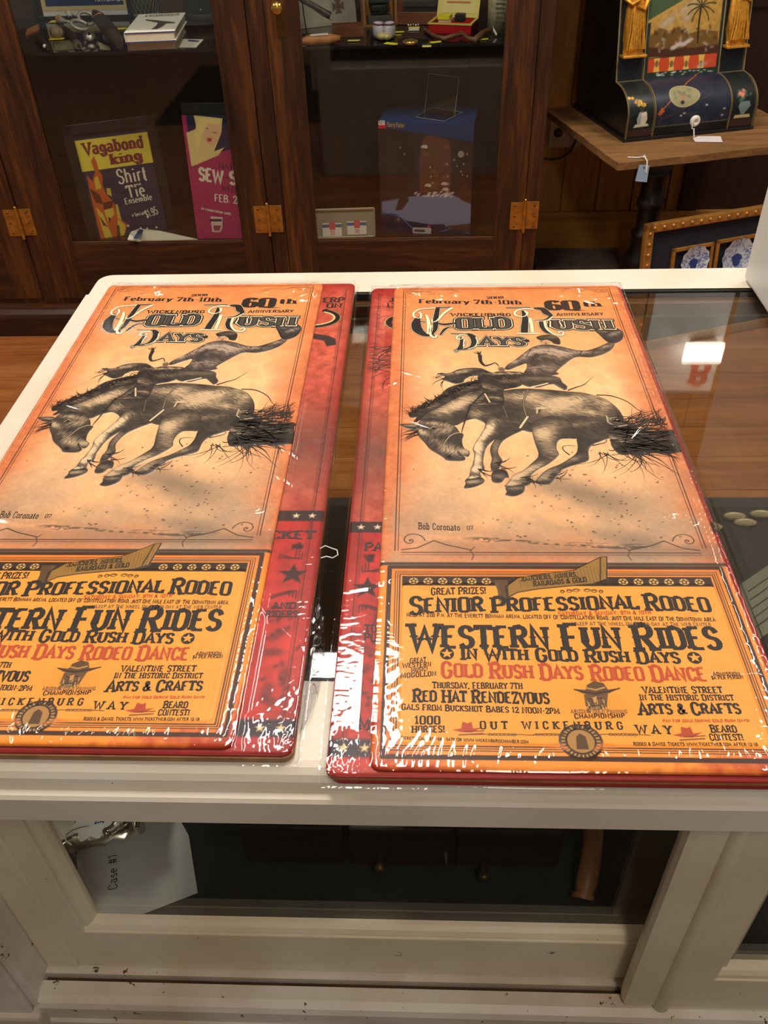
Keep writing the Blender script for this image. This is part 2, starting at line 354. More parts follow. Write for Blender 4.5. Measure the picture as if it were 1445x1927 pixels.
M_BLACK = mat('flat_black', (16, 15, 15), 0.6)
M_DIM = mat('dark_cloth', (40, 38, 34), 0.85, noise=0.3, nscale=30)

def cream(name, rgb, dirt, chips=0.0):
    if name in MATS: return MATS[name]
    m = bpy.data.materials.new(name); m.use_nodes = True; MATS[name] = m
    nt = m.node_tree; L = nt.links.new; b = nt.nodes['Principled BSDF']; b.inputs['Roughness'].default_value = 0.42; b.inputs['Specular IOR Level'].default_value = 0.4
    tc = nt.nodes.new('ShaderNodeTexCoord')
    n1 = nt.nodes.new('ShaderNodeTexNoise'); n1.inputs['Scale'].default_value = 7; n1.inputs['Detail'].default_value = 6
    L(tc.outputs['Object'], n1.inputs['Vector'])
    r1 = nt.nodes.new('ShaderNodeValToRGB'); r1.color_ramp.elements[0].position = .35; r1.color_ramp.elements[1].position = .62
    r1.color_ramp.elements[0].color = (*lin(dirt), 1); r1.color_ramp.elements[1].color = (*lin(rgb), 1)
    L(n1.outputs['Fac'], r1.inputs['Fac'])
    n2 = nt.nodes.new('ShaderNodeTexNoise'); n2.inputs['Scale'].default_value = 62; n2.inputs['Detail'].default_value = 3; n2.inputs['Roughness'].default_value = .7
    L(tc.outputs['Object'], n2.inputs['Vector'])
    r2 = nt.nodes.new('ShaderNodeValToRGB'); r2.color_ramp.elements[0].position = .735-chips; r2.color_ramp.elements[1].position = .755-chips
    L(n2.outputs['Fac'], r2.inputs['Fac'])
    mx = nt.nodes.new('ShaderNodeMix'); mx.data_type = 'RGBA'; mx.inputs[7].default_value = (*lin((92, 64, 38)), 1)
    L(r2.outputs['Color'], mx.inputs[0]); L(r1.outputs['Color'], mx.inputs[6]); L(mx.outputs[2], b.inputs['Base Color'])
    n3 = nt.nodes.new('ShaderNodeTexNoise'); n3.inputs['Scale'].default_value = 38; n3.inputs['Detail'].default_value = 3
    L(tc.outputs['Object'], n3.inputs['Vector'])
    bp = nt.nodes.new('ShaderNodeBump'); bp.inputs['Strength'].default_value = .22; bp.inputs['Distance'].default_value = .002
    L(n3.outputs['Fac'], bp.inputs['Height']); L(bp.outputs['Normal'], b.inputs['Normal'])
    return m
M_CREAM = cream('cream_paint', (218, 210, 195), (210, 199, 178))
M_CREAM2 = cream('cream_paint_yellowed', (214, 202, 176), (200, 184, 151), 0.01)
M_CREAM3 = cream('cream_paint_scuffed', (216, 208, 194), (188, 172, 148), 0.075)

# ------------------------------------------------------------------ room
mb = MB()
for i in range(40):
    y = -2.6+i*0.155
    if y < 3.5: mb.box(-5, 5, y+.001, y+.154, -.02, 0)
o = mb.build('floor', M_FLOOR); struct(o, 'orange brown wooden floor boards')
YW = 3.46
mb = MB(); mb.box(-5, 5, YW+.012, YW+.12, 0, CEIL_Z)
for i in range(-34, 36): mb.box(i*.14+.003, i*.14+.137, YW, YW+.012, 0, CEIL_Z)
struct(mb.build('wall_back', M_PINE), 'yellow pine board wall')
mb = MB(); mb.box(.392, 5, YW-.022, YW, 0, .19, .004); struct(mb.build('baseboard_back', M_PINEX), 'yellow pine baseboard')
mb = MB(); mb.box(-5, 5, -2.6, YW+.12, CEIL_Z, CEIL_Z+.1); struct(mb.build('ceiling', mat('ceiling_paint', (220, 208, 188), 0.8)))
M_TUBE = bpy.data.materials.new('lit_diffuser'); M_TUBE.use_nodes = True; _b = M_TUBE.node_tree.nodes['Principled BSDF']
_b.inputs['Emission Color'].default_value = (1, .92, .8, 1); _b.inputs['Emission Strength'].default_value = 8.0
M_HOUSING = mat('lamp_housing_white', (230, 228, 222), .5)
for i, (lx, ly, sx, sy, w) in enumerate(LAMPS):
    t = thing('ceiling_light', ['long ceiling strip light straight above the signs', 'long ceiling strip light on the right of the room', 'long ceiling strip light on the left of the room', 'long ceiling strip light behind the viewer'][i], 'light', (lx, ly, CEIL_Z-.08), group='ceiling strip lights')
    MB().box(-sx/2-.02, sx/2+.02, -sy/2-.02, sy/2+.02, .012, .08, .006).build('housing', M_HOUSING, t)
    MB().box(-sx/2, sx/2, -sy/2, sy/2, 0, .012).build('diffuser', M_TUBE, t)

# dark panelled door in the back wall behind the mantel piece
mb = MB(); mb.box(1.03, 1.95, YW-.006, YW+.004, 0.0, 2.1, .001)
for a, b, c_, d_ in ((1.03, 1.10, 0, 2.1), (1.88, 1.95, 0, 2.1), (1.10, 1.88, 2.0, 2.1), (1.45, 1.52, 0, 2.0), (1.10, 1.88, .9, 1.02), (1.10, 1.88, 0, .16)): mb.box(a, b, YW-.016, YW-.004, c_, d_, .002)
struct(mb.build('door_1', M_DARKW), 'dark brown panelled wooden door in the back wall')
# unseen dark mat, added to darken the reflection in the front glass
mb = MB(); mb.box(-1.6, 1.8, -1.1, .30, .0005, .012, .004)
for k in range(9): mb.box(-1.58, 1.78, -1.05+.145*k, -1.045+.145*k, .012, .0145)
tag(mb.build('reflection_mat', mat('dark_reflected_mat', (26, 25, 24), .8, noise=.3)), 'dark mat added out of view to darken the front glass reflection', 'mat')

# ------------------------------------------------------------------ bookcase with glazed doors
YC = 2.84; CT = 2.25
cab = thing('display_cabinet', 'tall dark oak cabinet with glazed doors and brass hinges', 'cabinet', (-.9, YC, 0))
mb = MB()
mb.box(.366, .390, YC+.02, YW-.005, .0, CT); mb.box(-2.5, -2.476, YC+.02, YW-.005, 0, CT)
mb.box(-2.476, .366, YC+.02, YW-.005, CT-.03, CT)
for a, b in ((-1.366, -1.3105), (-.5115, -.4575), (.3455, .391), (-2.52, -2.47)): mb.box(a, b, YC, YC+.024, .11, CT, .0025)
mb.box(-2.47, .3455, YC+.003, YC+.024, .1, .132); mb.box(-2.47, .3455, YC+.003, YC+.024, 2.08, CT)
put(mb, 'carcass', M_OAK, cab)
mb = MB(); mb.prism([(YC-.034, 0), (YC-.034, .07), (YC-.03, .085), (YC-.016, .098), (YC-.012, .112), (YC+.02, .115), (YC+.02, 0)], -2.52, .398, 0, 'YZ')
put(mb, 'base_moulding', M_OAKX, cab)
mb = MB()
for i in range(15):
    x0 = -2.47+i*.189; mb.box(x0+.0015, x0+.1875, 3.425, 3.437, .3, CT-.03)
put(mb, 'back_boards', M_BACK, cab)
mb = MB(); mb.box(-2.476, .366, YC+.03, 3.425, .305, .335); put(mb, 'bottom_deck', wood('deck_wood', (34, 19, 9), (50, 29, 14), (66, 40, 20), 'X', 1, .4), cab)
mb = MB(); mb.box(-2.476, .364, YC+.035, 3.42, .918, .926, .002); put(mb, 'shelf', mat('black_glass_shelf', (22, 22, 24), 0.08, spec=.7), cab)

def door(x0, x1, hinge_side, knob, first):
    Y0, Y1 = YC-.006, YC+.02; z0, z1 = .135, 2.075; st = .102
    mb = MB(); mb.box(x0, x0+st, Y0, Y1, z0, z1, .003); mb.box(x1-st+.006, x1, Y0, Y1, z0, z1, .003)
    d = put(mb, 'door', M_OAK, cab)
    for za, zb_ in ((z0, .338), (z1-.1, z1)): put(MB().box(x0+st-.002, x1-st+.008, Y0+.001, Y1, za, zb_, .003), 'rail', M_OAKX, cab, d)
    a, b = x0+st-.004, x1-st+.01
    mb = MB(); mb.box(a, b, YC+.006, YC+.009, .336, z1-.098); put(mb, 'glass_pane', M_GLASS, cab, d)
    mb = MB()   # thin bead that holds the pane
    for q in ((a, b, .338, .343), (a, a+.005, .338, z1-.1), (b-.005, b, .338, z1-.1)): mb.box(q[0], q[1], Y0+.006, YC+.006, q[2], q[3])
    put(mb, 'glazing_bead', wood('bead_oak', (60, 34, 18), (88, 54, 30), (118, 78, 46), 'X', 1, .4), cab, d)
    for zc in (.416, 1.75):
        xc = x1+.0005 if hinge_side > 0 else x0
        mb = MB(); mb.box(xc-.047, xc-.003, Y0-.003, Y0, zc-.046, zc+.046, .001); mb.box(xc+.003, xc+.047, YC-.0035, YC, zc-.046, zc+.046, .001)
        mb.tube([(xc, Y0-.004, zc-.05), (xc, Y0-.004, zc+.05)], .0055, 12)
        mb.ball((xc, Y0-.004, zc+.053), .0055); mb.ball((xc, Y0-.004, zc-.053), .0055)
        for sx in (-.034, .034):
            for dz in (-.035, 0, .035): mb.lathe([(.004, 0), (.0035, -.0012), (0, -.0015)], (xc+sx*.95, Y0-.003, zc+dz), 10, 1, 'Y')
        put(mb, 'hinge', [M_BRASS, mat('screw_dark', (110, 76, 30), .5, .7)], cab, d)
    if knob:
        k = onz(517, 15, 1.03); kx, kz = x0+.045, 1.035
        mb = MB(); mb.box(kx-.011, kx+.011, Y0-.002, Y0, .962, 1.05, .001); put(mb, 'key_plate', mat('tarnished_plate', (92, 66, 30), .45, .8), cab, d)
        mb = MB(); mb.lathe([(.007, 0), (.006, -.012), (.0075, -.02), (.016, -.026), (.0185, -.033), (.0165, -.04), (.009, -.045), (.0, -.046)], (kx-.002, Y0-.001, 1.043), 28, 0, 'Y')
        put(mb, 'knob', M_KNOB, cab, d)
    return d
door(-2.47, -1.3675, 1, False, True)
door(-1.309, -.513, 1, False, False)
door(-.456, .344, 1, True, False)

# ------------------------------------------------------------------ the counter case
ZT = .96; XL, XR = -.4925, 1.45; YN, YF = .3475, 1.228
cc = thing('display_counter', 'cream painted glass topped display counter with sliding glass doors', 'counter', (.4, .8, 0))
mb = MB()
prof = [(.447, ZT), (.372, ZT)]+[(.372+.016*math.cos(math.radians(a)), ZT-.016+.016*math.sin(math.radians(a))) for a in (110, 130, 150, 170, 180)]+[(.3555, .9425), (.350, .942), (.3475, .9395), (.3475, .911), (.447, .911)]
mb.prism(prof, XL, XR, 0, 'YZ')
c = arc(XL+.025, YF-.025, .025, .025, 180, 90, 8)
far = [(XL, 1.158)]+c+[(XR, YF), (XR, 1.158)]
e = .004
def slab(poly_fn):
    mb2 = []
    return mb2
n = len(far)
mb.prism(far, .915, ZT-e, 0)
ins = [(XL+e, 1.158)]+arc(XL+.025, YF-.025, .025-e, .025-e, 180, 90, 8)+[(XR, YF-e), (XR, 1.158)]
V = [(a, b, ZT-e) for a, b in far]+[(a, b, ZT) for a, b in ins]
mb.add(V, [(i, i+1, n+i+1, n+i) for i in range(n-1)]+[tuple(range(n, 2*n))], 0)
mb.box(XL, -.43, .447, 1.158, .915, ZT, .0)
put(mb, 'top_frame', M_CREAM, cc)
mb = MB(); mb.box(-.432, XR, .436, 1.160, ZT-.009, ZT-.003); put(mb, 'glass_top', M_TOPGLASS, cc)
mb = MB(); mb.box(-.43, XR, .4475, .452, ZT-.010, ZT-.0015); mb.box(-.43, XR, 1.153, 1.1575, ZT-.03, ZT-.0015); put(mb, 'gasket', M_BLACK, cc)
# inner rails under the glass on the far side
mb = MB(); mb.box(-.43, XR, 1.135, 1.153, .93, .949, .002); put(mb, 'far_inner_rail', wood('inner_rail', (70, 40, 20), (100, 60, 32), (130, 84, 48), 'X'), cc)
mb = MB(); mb.box(-.45, XR, 1.180, 1.205, .50, .530, .002); mb.box(-.4925, -.43, 1.163, 1.226, .2, .915); mb.box(-.4925, -.45, .40, 1.163, .2, .55)
mb.box(-.4925, -.45, .40, 1.163, .86, .915); mb.box(XL, XR, 1.19, 1.226, .0, .50, .004); mb.box(XL, -.46, .36, 1.19, 0, .50)
put(mb, 'case_frame', M_CREAM, cc)
mb = MB(); mb.box(-.43, XR, 1.1795, 1.184, .5355, .915); put(mb, 'customer_side_glass', M_GLASS, cc)
mb = MB(); mb.box(-.475, -.470, .42, 1.163, .55, .86); put(mb, 'end_glass', M_GLASS, cc)
mb = MB(); mb.box(-.428, XR, .415, 1.206, .5305, .535); mb.box(-.428, XR, .415, 1.179, .5, .5305); put(mb, 'deck', M_DIM, cc)
# corner post and sill
ZL = .54
mb = MB(); mb.box(-.62, -.409, .352, .400, ZL-.02, .911, .004); mb.box(XL, -.409, .40, .43, ZL-.1, .911)
mb.box(-.62, -.418, .346, .352, .40, .80, .002)
put(mb, 'corner_post', M_CREAM3, cc)
mb = MB(); mb.prism([(.415, ZL), (.379, ZL), (.379, ZL-.012), (.3715, ZL-.012), (.3715, ZL), (.358, ZL), (.350, ZL-.003), (.347, ZL-.010), (.347, ZL-.022), (.352, ZL-.026), (.352, ZL-.05), (.349, ZL-.054), (.349, ZL-.2), (.415, ZL-.2)], -.409, XR, 0, 'YZ')
put(mb, 'sill', M_CREAM3, cc)
mb = MB(); mb.box(-.62, -.409, .340, .400, .2, ZL-.022, .006); put(mb, 'base_block', M_CREAM3, cc)
mb = MB(); mb.box(-.409, XR, .3722, .3784, ZL-.0118, ZL-.0105); put(mb, 'track_groove', mat('track_brown', (84, 60, 36), .8, noise=.3), cc)  # brown strip along the bottom of the groove
# rear sliding door
Y2 = .385
d = None
mb = MB()
mb.box(-.409, -.373, Y2, Y2+.02, ZL+.001, .911, .003); mb.box(-.374, -.347, Y2+.002, Y2+.02, ZL+.001, .911, .002)
mb.box(.26, .32, Y2+.002, Y2+.02, ZL+.001, .911, .002)
mb.box(-.348, .27, Y2+.0015, Y2+.02, ZL+.001, .625, .002)
d = put(mb, 'sliding_door', M_CREAM2, cc)
mb = MB(); r = .013
q = [(Y2+.0035, .610), (Y2+.0035, .622)]+[(Y2+.0165-.013*math.cos(math.radians(a)), .622+.013*math.sin(math.radians(a))) for a in (20, 45, 70, 90)]+[(Y2+.0165, .610)]
mb.prism(q, -.347, .27, 0, 'YZ')
q = [(-.350, Y2+.0185), (-.350, Y2+.006)]+[(-.348+.0135*math.sin(math.radians(a)), Y2+.0185-.0135*math.cos(math.radians(a))) for a in (20, 45, 70, 90)]
mb.prism(q, .623, .911, 0, 'XY')
put(mb, 'glazing_bead', M_CREAM2, cc, d)
mb = MB(); mb.box(-.36, .27, Y2+.0166, Y2+.0206, .60, .911); put(mb, 'glass_pane', M_GLASS, cc, d)
# front sliding door, pushed to the right
Y3 = .357
mb = MB()
mb.box(.2095, .246, Y3+.001, Y3+.020, ZL+.001, .909, .008); mb.tube([(.2500, Y3+.004, ZL+.004), (.2500, Y3+.004, .909)], .0085, 14)
mb.box(.252, .292, Y3+.0025, Y3+.020, ZL+.001, .909, .002); mb.box(.288, 1.2, Y3+.002, Y3+.02, ZL+.001, .612, .002)
d = put(mb, 'sliding_door', M_CREAM2, cc)
mb = MB(); q = [(Y3+.004, .60), (Y3+.004, .613)]+[(Y3+.0165-.0125*math.cos(math.radians(a)), .613+.013*math.sin(math.radians(a))) for a in (20, 45, 70, 90)]+[(Y3+.0165, .60)]
mb.prism(q, .29, 1.2, 0, 'YZ')
mb.box(.291, .301, Y3+.010, Y3+.0165, .60, .909)
put(mb, 'glazing_bead', M_CREAM2, cc, d)
mb = MB(); mb.box(.288, 1.2, Y3+.0166, Y3+.0202, .59, .909); put(mb, 'glass_pane', M_GLASS, cc, d)

# ------------------------------------------------------------------ the printed tin signs
SX0, SY0, SW, SL, SZ = -.0375, .3575, .3155, .789, .9725
def S(px, py): p = onz(px, py, SZ); return np.array([p[0]-SX0, p[1]-SY0])
def A5(*q): return [S(745+a/5, 690+b/5) for a, b in q]      # traced on 5x enlargements
def B5(*q): return [S(1010+a/5, 690+b/5) for a, b in q]
def C5(*q): return [S(870+a/5, 600+b/5) for a, b in q]
def D5(*q): return [S(740+a/5, 535+b/5) for a, b in q]
def E5(*q): return [S(960+a/5, 535+b/5) for a, b in q]
def K(a, b): return S(600+a*.5848, 980+b*.5849)

def vnoise(shape, step, r, octaves=3):
    """smooth value noise on a grid (ny, nx), feature size `step` cells (y, x)"""
    out = np.zeros(shape); amp = 1.0; tot = 0
    sy, sx = step if hasattr(step, '__len__') else (step, step)
    for o in range(octaves):
        ny, nx = int(shape[0]/sy)+3, int(shape[1]/sx)+3
        G = r.random((ny, nx)); yy = np.arange(shape[0])/sy; xx = np.arange(shape[1])/sx
        iy = yy.astype(int); ix = xx.astype(int); fy = yy-iy; fx = xx-ix; fy = fy*fy*(3-2*fy); fx = fx*fx*(3-2*fx)
        a = G[iy][:, ix]; b = G[iy][:, ix+1]; c = G[iy+1][:, ix]; d = G[iy+1][:, ix+1]
        fx = fx[None, :]; fy = fy[:, None]
        out += amp*((a*(1-fx)+b*fx)*(1-fy)+(c*(1-fx)+d*fx)*fy); tot += amp; amp *= .5; sy = max(1, sy/2); sx = max(1, sx/2)
    return out/tot

_TAB = np.random.default_rng(21).random((256, 256))
def tnoise(u, v):
    iu = np.floor(u).astype(int); iv = np.floor(v).astype(int); fu = u-iu; fv = v-iv; fu = fu*fu*(3-2*fu); fv = fv*fv*(3-2*fv)
    g = lambda a, b: _TAB[a % 256, b % 256]
    return (g(iu, iv)*(1-fu)+g(iu+1, iv)*fu)*(1-fv)+(g(iu, iv+1)*(1-fu)+g(iu+1, iv+1)*fu)*fv

class Print:
    """a printed sheet: a fine grid whose vertices carry the ink colour, with embossed relief"""
    def __init__(s, w, l, res):
        s.w, s.l, s.res = w, l, res; s.nx = int(round(w/res))+1; s.ny = int(round(l/res))+1
        s.x = np.linspace(0, w, s.nx); s.y = np.linspace(0, l, s.ny); s.X, s.Y = np.meshgrid(s.x, s.y)
        s.C = np.zeros((s.ny, s.nx, 3)); s.H = np.zeros((s.ny, s.nx)); s.r = np.random.default_rng(5)
    def noise(s, mm, mmy=None, oc=3): return vnoise((s.ny, s.nx), ((mmy or mm)/1000/s.res, mm/1000/s.res), s.r, oc)
    def window(s, P, pad):
        P = np.array(P); i0 = max(0, int((P[:, 0].min()-pad)/s.res)); i1 = min(s.nx, int((P[:, 0].max()+pad)/s.res)+2)
        j0 = max(0, int((P[:, 1].min()-pad)/s.res)); j1 = min(s.ny, int((P[:, 1].max()+pad)/s.res)+2)
        return slice(j0, j1), slice(i0, i1)
    def sd(s, P, w, closed=True):
        P = np.array(P, float); X, Y = s.X[w], s.Y[w]; d = np.full(X.shape, 1e9); ins = np.zeros(X.shape, bool)
        n = len(P)
        for i in range(n if closed else n-1):
            a, b = P[i], P[(i+1) % n]; e = b-a; L2 = e@e+1e-18
            t = np.clip(((X-a[0])*e[0]+(Y-a[1])*e[1])/L2, 0, 1)
            d = np.minimum(d, np.hypot(X-a[0]-t*e[0], Y-a[1]-t*e[1]))
            if closed:
                c = (a[1] > Y) != (b[1] > Y)
                ins ^= c & (X < (b[0]-a[0])*(Y-a[1])/((b[1]-a[1]) if b[1] != a[1] else 1e-12)+a[0])
        return np.where(ins, -d, d) if closed else d
    def paint(s, w, cov, col):
        col = np.array(col, float)/255 if np.ndim(col) == 1 else col
        s.C[w] = s.C[w]*(1-cov[..., None])+col*cov[..., None]
    def poly(s, P, col, a=1.0, soft=None, emboss=0.0):
        soft = soft or s.res; w = s.window(P, soft*2+.002); d = s.sd(P, w)
        s.paint(w, np.clip(.5-d/soft, 0, 1)*a, col)
        if emboss: s.H[w] = np.maximum(s.H[w], emboss*np.clip(.5-d/.0022, 0, 1))
        return w, d
    def line(s, P, width, col, a=1.0, closed=False, soft=None):
        soft = soft or s.res; w = s.window(P, width+soft*2); d = s.sd(P, w, False)
        if closed: d = np.minimum(d, s.sd([P[-1], P[0]], w, False))
        s.paint(w, np.clip(.5-(d-width/2)/soft, 0, 1)*a, col)
    def blob(s, c, rx, ry, ang, col, a, power=1.0):
        P = [(c[0]-max(rx, ry)*2.2, c[1]-max(rx, ry)*2.2), (c[0]+max(rx, ry)*2.2, c[1]+max(rx, ry)*2.2)]
        w = s.window(P, 0); X, Y = s.X[w]-c[0], s.Y[w]-c[1]; ca, sa = math.cos(ang), math.sin(ang)
        u, v = (X*ca+Y*sa)/rx, (-X*sa+Y*ca)/ry
        s.paint(w, a*np.exp(-(u*u+v*v)**power), col)
    def rect(s, x0, x1, y0, y1, col, a=1.0, soft=None, emboss=0): return s.poly([(x0, y0), (x1, y0), (x1, y1), (x0, y1)], col, a, soft, emboss)
    def height(s, x, y):
        fx = np.clip(np.asarray(x)/s.res, 0, s.nx-1.001); fy = np.clip(np.asarray(y)/s.res, 0, s.ny-1.001); i = fx.astype(int); j = fy.astype(int); a = fx-i; b = fy-j
        H = s.H; return (H[j, i]*(1-a)+H[j, i+1]*a)*(1-b)+(H[j+1, i]*(1-a)+H[j+1, i+1]*a)*b
    def mesh(s, name, material, corner=.009, rim=.004, drop=.0026, fn=None):
        """grid mesh with rounded corners and a rolled-down rim"""
        X = s.X.copy(); Y = s.Y.copy()
        qx = np.minimum(X, s.w-X); qy = np.minimum(Y, s.l-Y)
        cx = np.where(X < s.w/2, corner, s.w-corner); cy = np.where(Y < s.l/2, corner, s.l-corner)
        dx, dy = X-cx, Y-cy; incorner = (qx < corner) & (qy < corner)
        m = np.maximum(np.abs(dx), np.abs(dy)); rr = np.hypot(dx, dy)+1e-12; k = np.where(incorner, m/rr, 1.0)
        X = np.where(incorner, cx+dx*k, X); Y = np.where(incorner, cy+dy*k, Y)
        edge = np.where(incorner, corner-m, np.minimum(qx, qy)); t = np.clip(1-edge/rim, 0, 1)
        Z = s.H*np.clip(edge/.006, 0, 1)-drop*(1-np.sqrt(np.clip(1-t*t, 0, 1)))
        if fn is not None: X, Y, Z = fn(s.X, s.Y, s.H)
        V = np.stack([X, Y, Z], -1).reshape(-1, 3).astype(np.float32)
        idx = np.arange(s.nx*s.ny).reshape(s.ny, s.nx)
        F = np.stack([idx[:-1, :-1], idx[:-1, 1:], idx[1:, 1:], idx[1:, :-1]], -1).reshape(-1, 4)
        me = bpy.data.meshes.new(name); me.vertices.add(len(V)); me.vertices.foreach_set('co', V.ravel())
        me.loops.add(F.size); me.loops.foreach_set('vertex_index', F.ravel().astype(np.int32))
        me.polygons.add(len(F)); me.polygons.foreach_set('loop_start', np.arange(0, F.size, 4, dtype=np.int32)); me.polygons.foreach_set('loop_total', np.full(len(F), 4, np.int32))
        me.polygons.foreach_set('use_smooth', np.ones(len(F), bool)); me.update(calc_edges=True)
        at = me.color_attributes.new('ink', 'FLOAT_COLOR', 'POINT'); c = np.clip(s.C, 0, 1); c = np.where(c <= .04045, c/12.92, ((c+.055)/1.055)**2.4)
        at.data.foreach_set('color', np.concatenate([c, np.ones(c.shape[:2]+(1,))], -1).astype(np.float32).ravel())
        me.materials.append(material); return me

M_INK = bpy.data.materials.new('printed_tin'); M_INK.use_nodes = True
_nt = M_INK.node_tree; _a = _nt.nodes.new('ShaderNodeVertexColor'); _a.layer_name = 'ink'
_pb = _nt.nodes['Principled BSDF']; _nt.links.new(_a.outputs['Color'], _pb.inputs['Base Color']); _pb.inputs['Roughness'].default_value = .42; _pb.inputs['Specular IOR Level'].default_value = .3
INK = mat('black_ink', (34, 29, 26), .5, spec=.3); INK_CREAM = mat('cream_ink', (240, 228, 190), .5, spec=.3); INK_RED = mat('rust_red_ink', (188, 74, 38), .5, spec=.3)
INK_FADE = mat('faded_ink', (120, 92, 62), .5, spec=.3); INK_GOLD = mat('old_gold_ink', (190, 140, 66), .5, spec=.3); INK_HAIR = mat('hair_ink', (44, 39, 36), .5, spec=.3)

# ---- the rodeo sign ink
SG = Print(SW, SL, .00045)
vS = float(K(700, 135)[1])                       # seam between picture and notice
X, Y = SG.X, SG.Y
n_big, n_mid, n_fine = SG.noise(60), SG.noise(14), SG.noise(3, None, 2)
edge = np.minimum(np.minimum(X, SW-X), np.minimum(SL-Y, np.abs(Y-vS)+.012))
def smooth(P, closed=True, n=5):
    P = np.array(P, float); N = len(P); t = np.linspace(0, 1, n, endpoint=False)[:, None]; out = []
    for i in range(N if closed else N-1):
        g = (lambda k: P[k % N]) if closed else (lambda k: P[min(max(k, 0), N-1)])
        a, b, c, d = g(i-1), g(i), g(i+1), g(i+2); out.append(.5*(2*b+(c-a)*t+(2*a-5*b+4*c-d)*t**2+(3*b-a-3*c+d)*t**3))
    return np.concatenate(out if closed else out+[P[-1:]])
def mixc(a, b, t): t = np.clip(t, 0, 1)[..., None]; return np.array(a)/255*(1-t)+np.array(b)/255*t
c = mixc((212, 122, 76), (244, 190, 136), np.clip((edge-.008)/.055, 0, 1)**.8+(n_big-.5)*.7)
t = np.clip((Y-(SL-.26))/.2, 0, 1); c = c*(1-.75*t[..., None])+mixc((222, 130, 74), (238, 142, 72), n_big+.2*(n_mid-.5))*(.75*t[..., None])
t = np.clip(((vS+.165)-Y)/.12, 0, 1)*np.clip(.55+(n_big-.5)*2.2, 0, 1); c = c*(1-t[..., None])+mixc((196, 156, 120), (168, 138, 112), n_mid)*t[..., None]
t = np.clip((.012-edge)/.012, 0, 1)*.8; c = c*(1-t[..., None])+mixc((200, 104, 58), (226, 140, 88), n_mid)*t[..., None]
c *= (1+.10*(n_fine-.5)+.14*(n_mid-.5))[..., None]
SG.C[:] = c
# smoky shadow of the dust, drawn ground line and flecks
for q, rx, ry, a in ((K(830, -95), .05, .012, .45), (K(900, -60), .036, .016, .4), (K(760, -130), .03, .010, .3), (K(640, 55), .10, .010, .25), (K(1000, 62), .08, .012, .35)):
    SG.blob(q, rx, ry, -.25, (88, 82, 74), a, .8)
rr = np.random.default_rng(3)
for i in range(120):
    u = rr.normal(.2, .06); v = vS+.03+abs(rr.normal(.06, .05))
    if .03 < u < SW-.03: SG.blob((u, v), .0006+.0012*rr.random(), .0005+.0006*rr.random(), rr.random(), (70, 58, 50), .85, 2)
w_ = (slice(None), slice(None))
gl = vS+.028+.010*(SG.noise(26, 6)-.5)+.006*np.sin(X*22)
band = np.clip(1-np.abs(Y-gl)/.0042, 0, 1)*np.clip((X-.075)/.02, 0, 1)*np.clip((.262-X)/.02, 0, 1)*np.clip((SG.noise(5, 2.2)-.36)*6, 0, 1)
SG.paint(w_, band*.9, (66, 62, 54))
SG.paint(w_, np.clip((gl-Y)/.008, 0, 1)*np.clip((Y-vS-.004)/.006, 0, 1)*.35*np.clip((X-.03)/.03, 0, 1), (120, 104, 86))
# picture borders
BR = (70, 40, 28)
for (u, wd) in ((.0135, .0011), (.0165, .0007)):
    SG.line([(u, vS+.016), (u, SL-.012)], wd, BR, .9); SG.line([(SW-u, vS+.02), (SW-u, SL-.012)], wd, BR, .9)
for (d, wd) in ((.0085, .0016), (.012, .0008)):
    SG.line([(.012, SL-d), (SW-.012, SL-d)], wd, (110, 60, 40), .85)
SG.line([(.02, vS+.0135), (SW-.02, vS+.0135)], .0012, BR, .9); SG.line([(.02, vS+.0105), (SW-.02, vS+.0105)], .0006, BR, .9)
for sx in (1, -1):
    def mx(p): return (p[0] if sx > 0 else SW-p[0], p[1])
    for pts in ([(.018, SL-.016), (.03, SL-.0145), (.046, SL-.0155), (.058, SL-.021)], [(.02, SL-.02), (.026, SL-.024), (.036, SL-.022)]): SG.line([mx(p) for p in pts], .0012, (96, 56, 38), .8)
    for k in range(3): SG.line([mx((.022+.007*k+.004*math.cos(a), SL-.0185+.002*math.sin(a))) for a in np.linspace(0, 5.2, 12)], .0008, (96, 56, 38), .8)
    sp = [(.022+.014*math.exp(-.28*a)*math.cos(a)+.006, vS+.03+.014*math.exp(-.28*a)*math.sin(a)) for a in np.linspace(0, 12, 40)]
    SG.line([mx(p) for p in sp], .0012, (70, 46, 34), .85)
    SG.line([mx(p) for p in [(.02, vS+.017), (.035, vS+.02), (.05, vS+.03), (.062, vS+.024), (.085, vS+.017)]], .0014, (70, 46, 34), .85)
    SG.line([mx(p) for p in [(.085, vS+.004), (.087, vS+.010), (.084, vS+.016), (.088, vS+.021)]], .0012, (90, 60, 44), .8)
# seam, a dark strip with the upper panel edge's shadow in its ink
SG.rect(0, SW, vS-.0045, vS, (70, 60, 48), .8, .002); SG.rect(0, SW, vS-.0025, vS+.0, (44, 38, 32), .6, .0015)
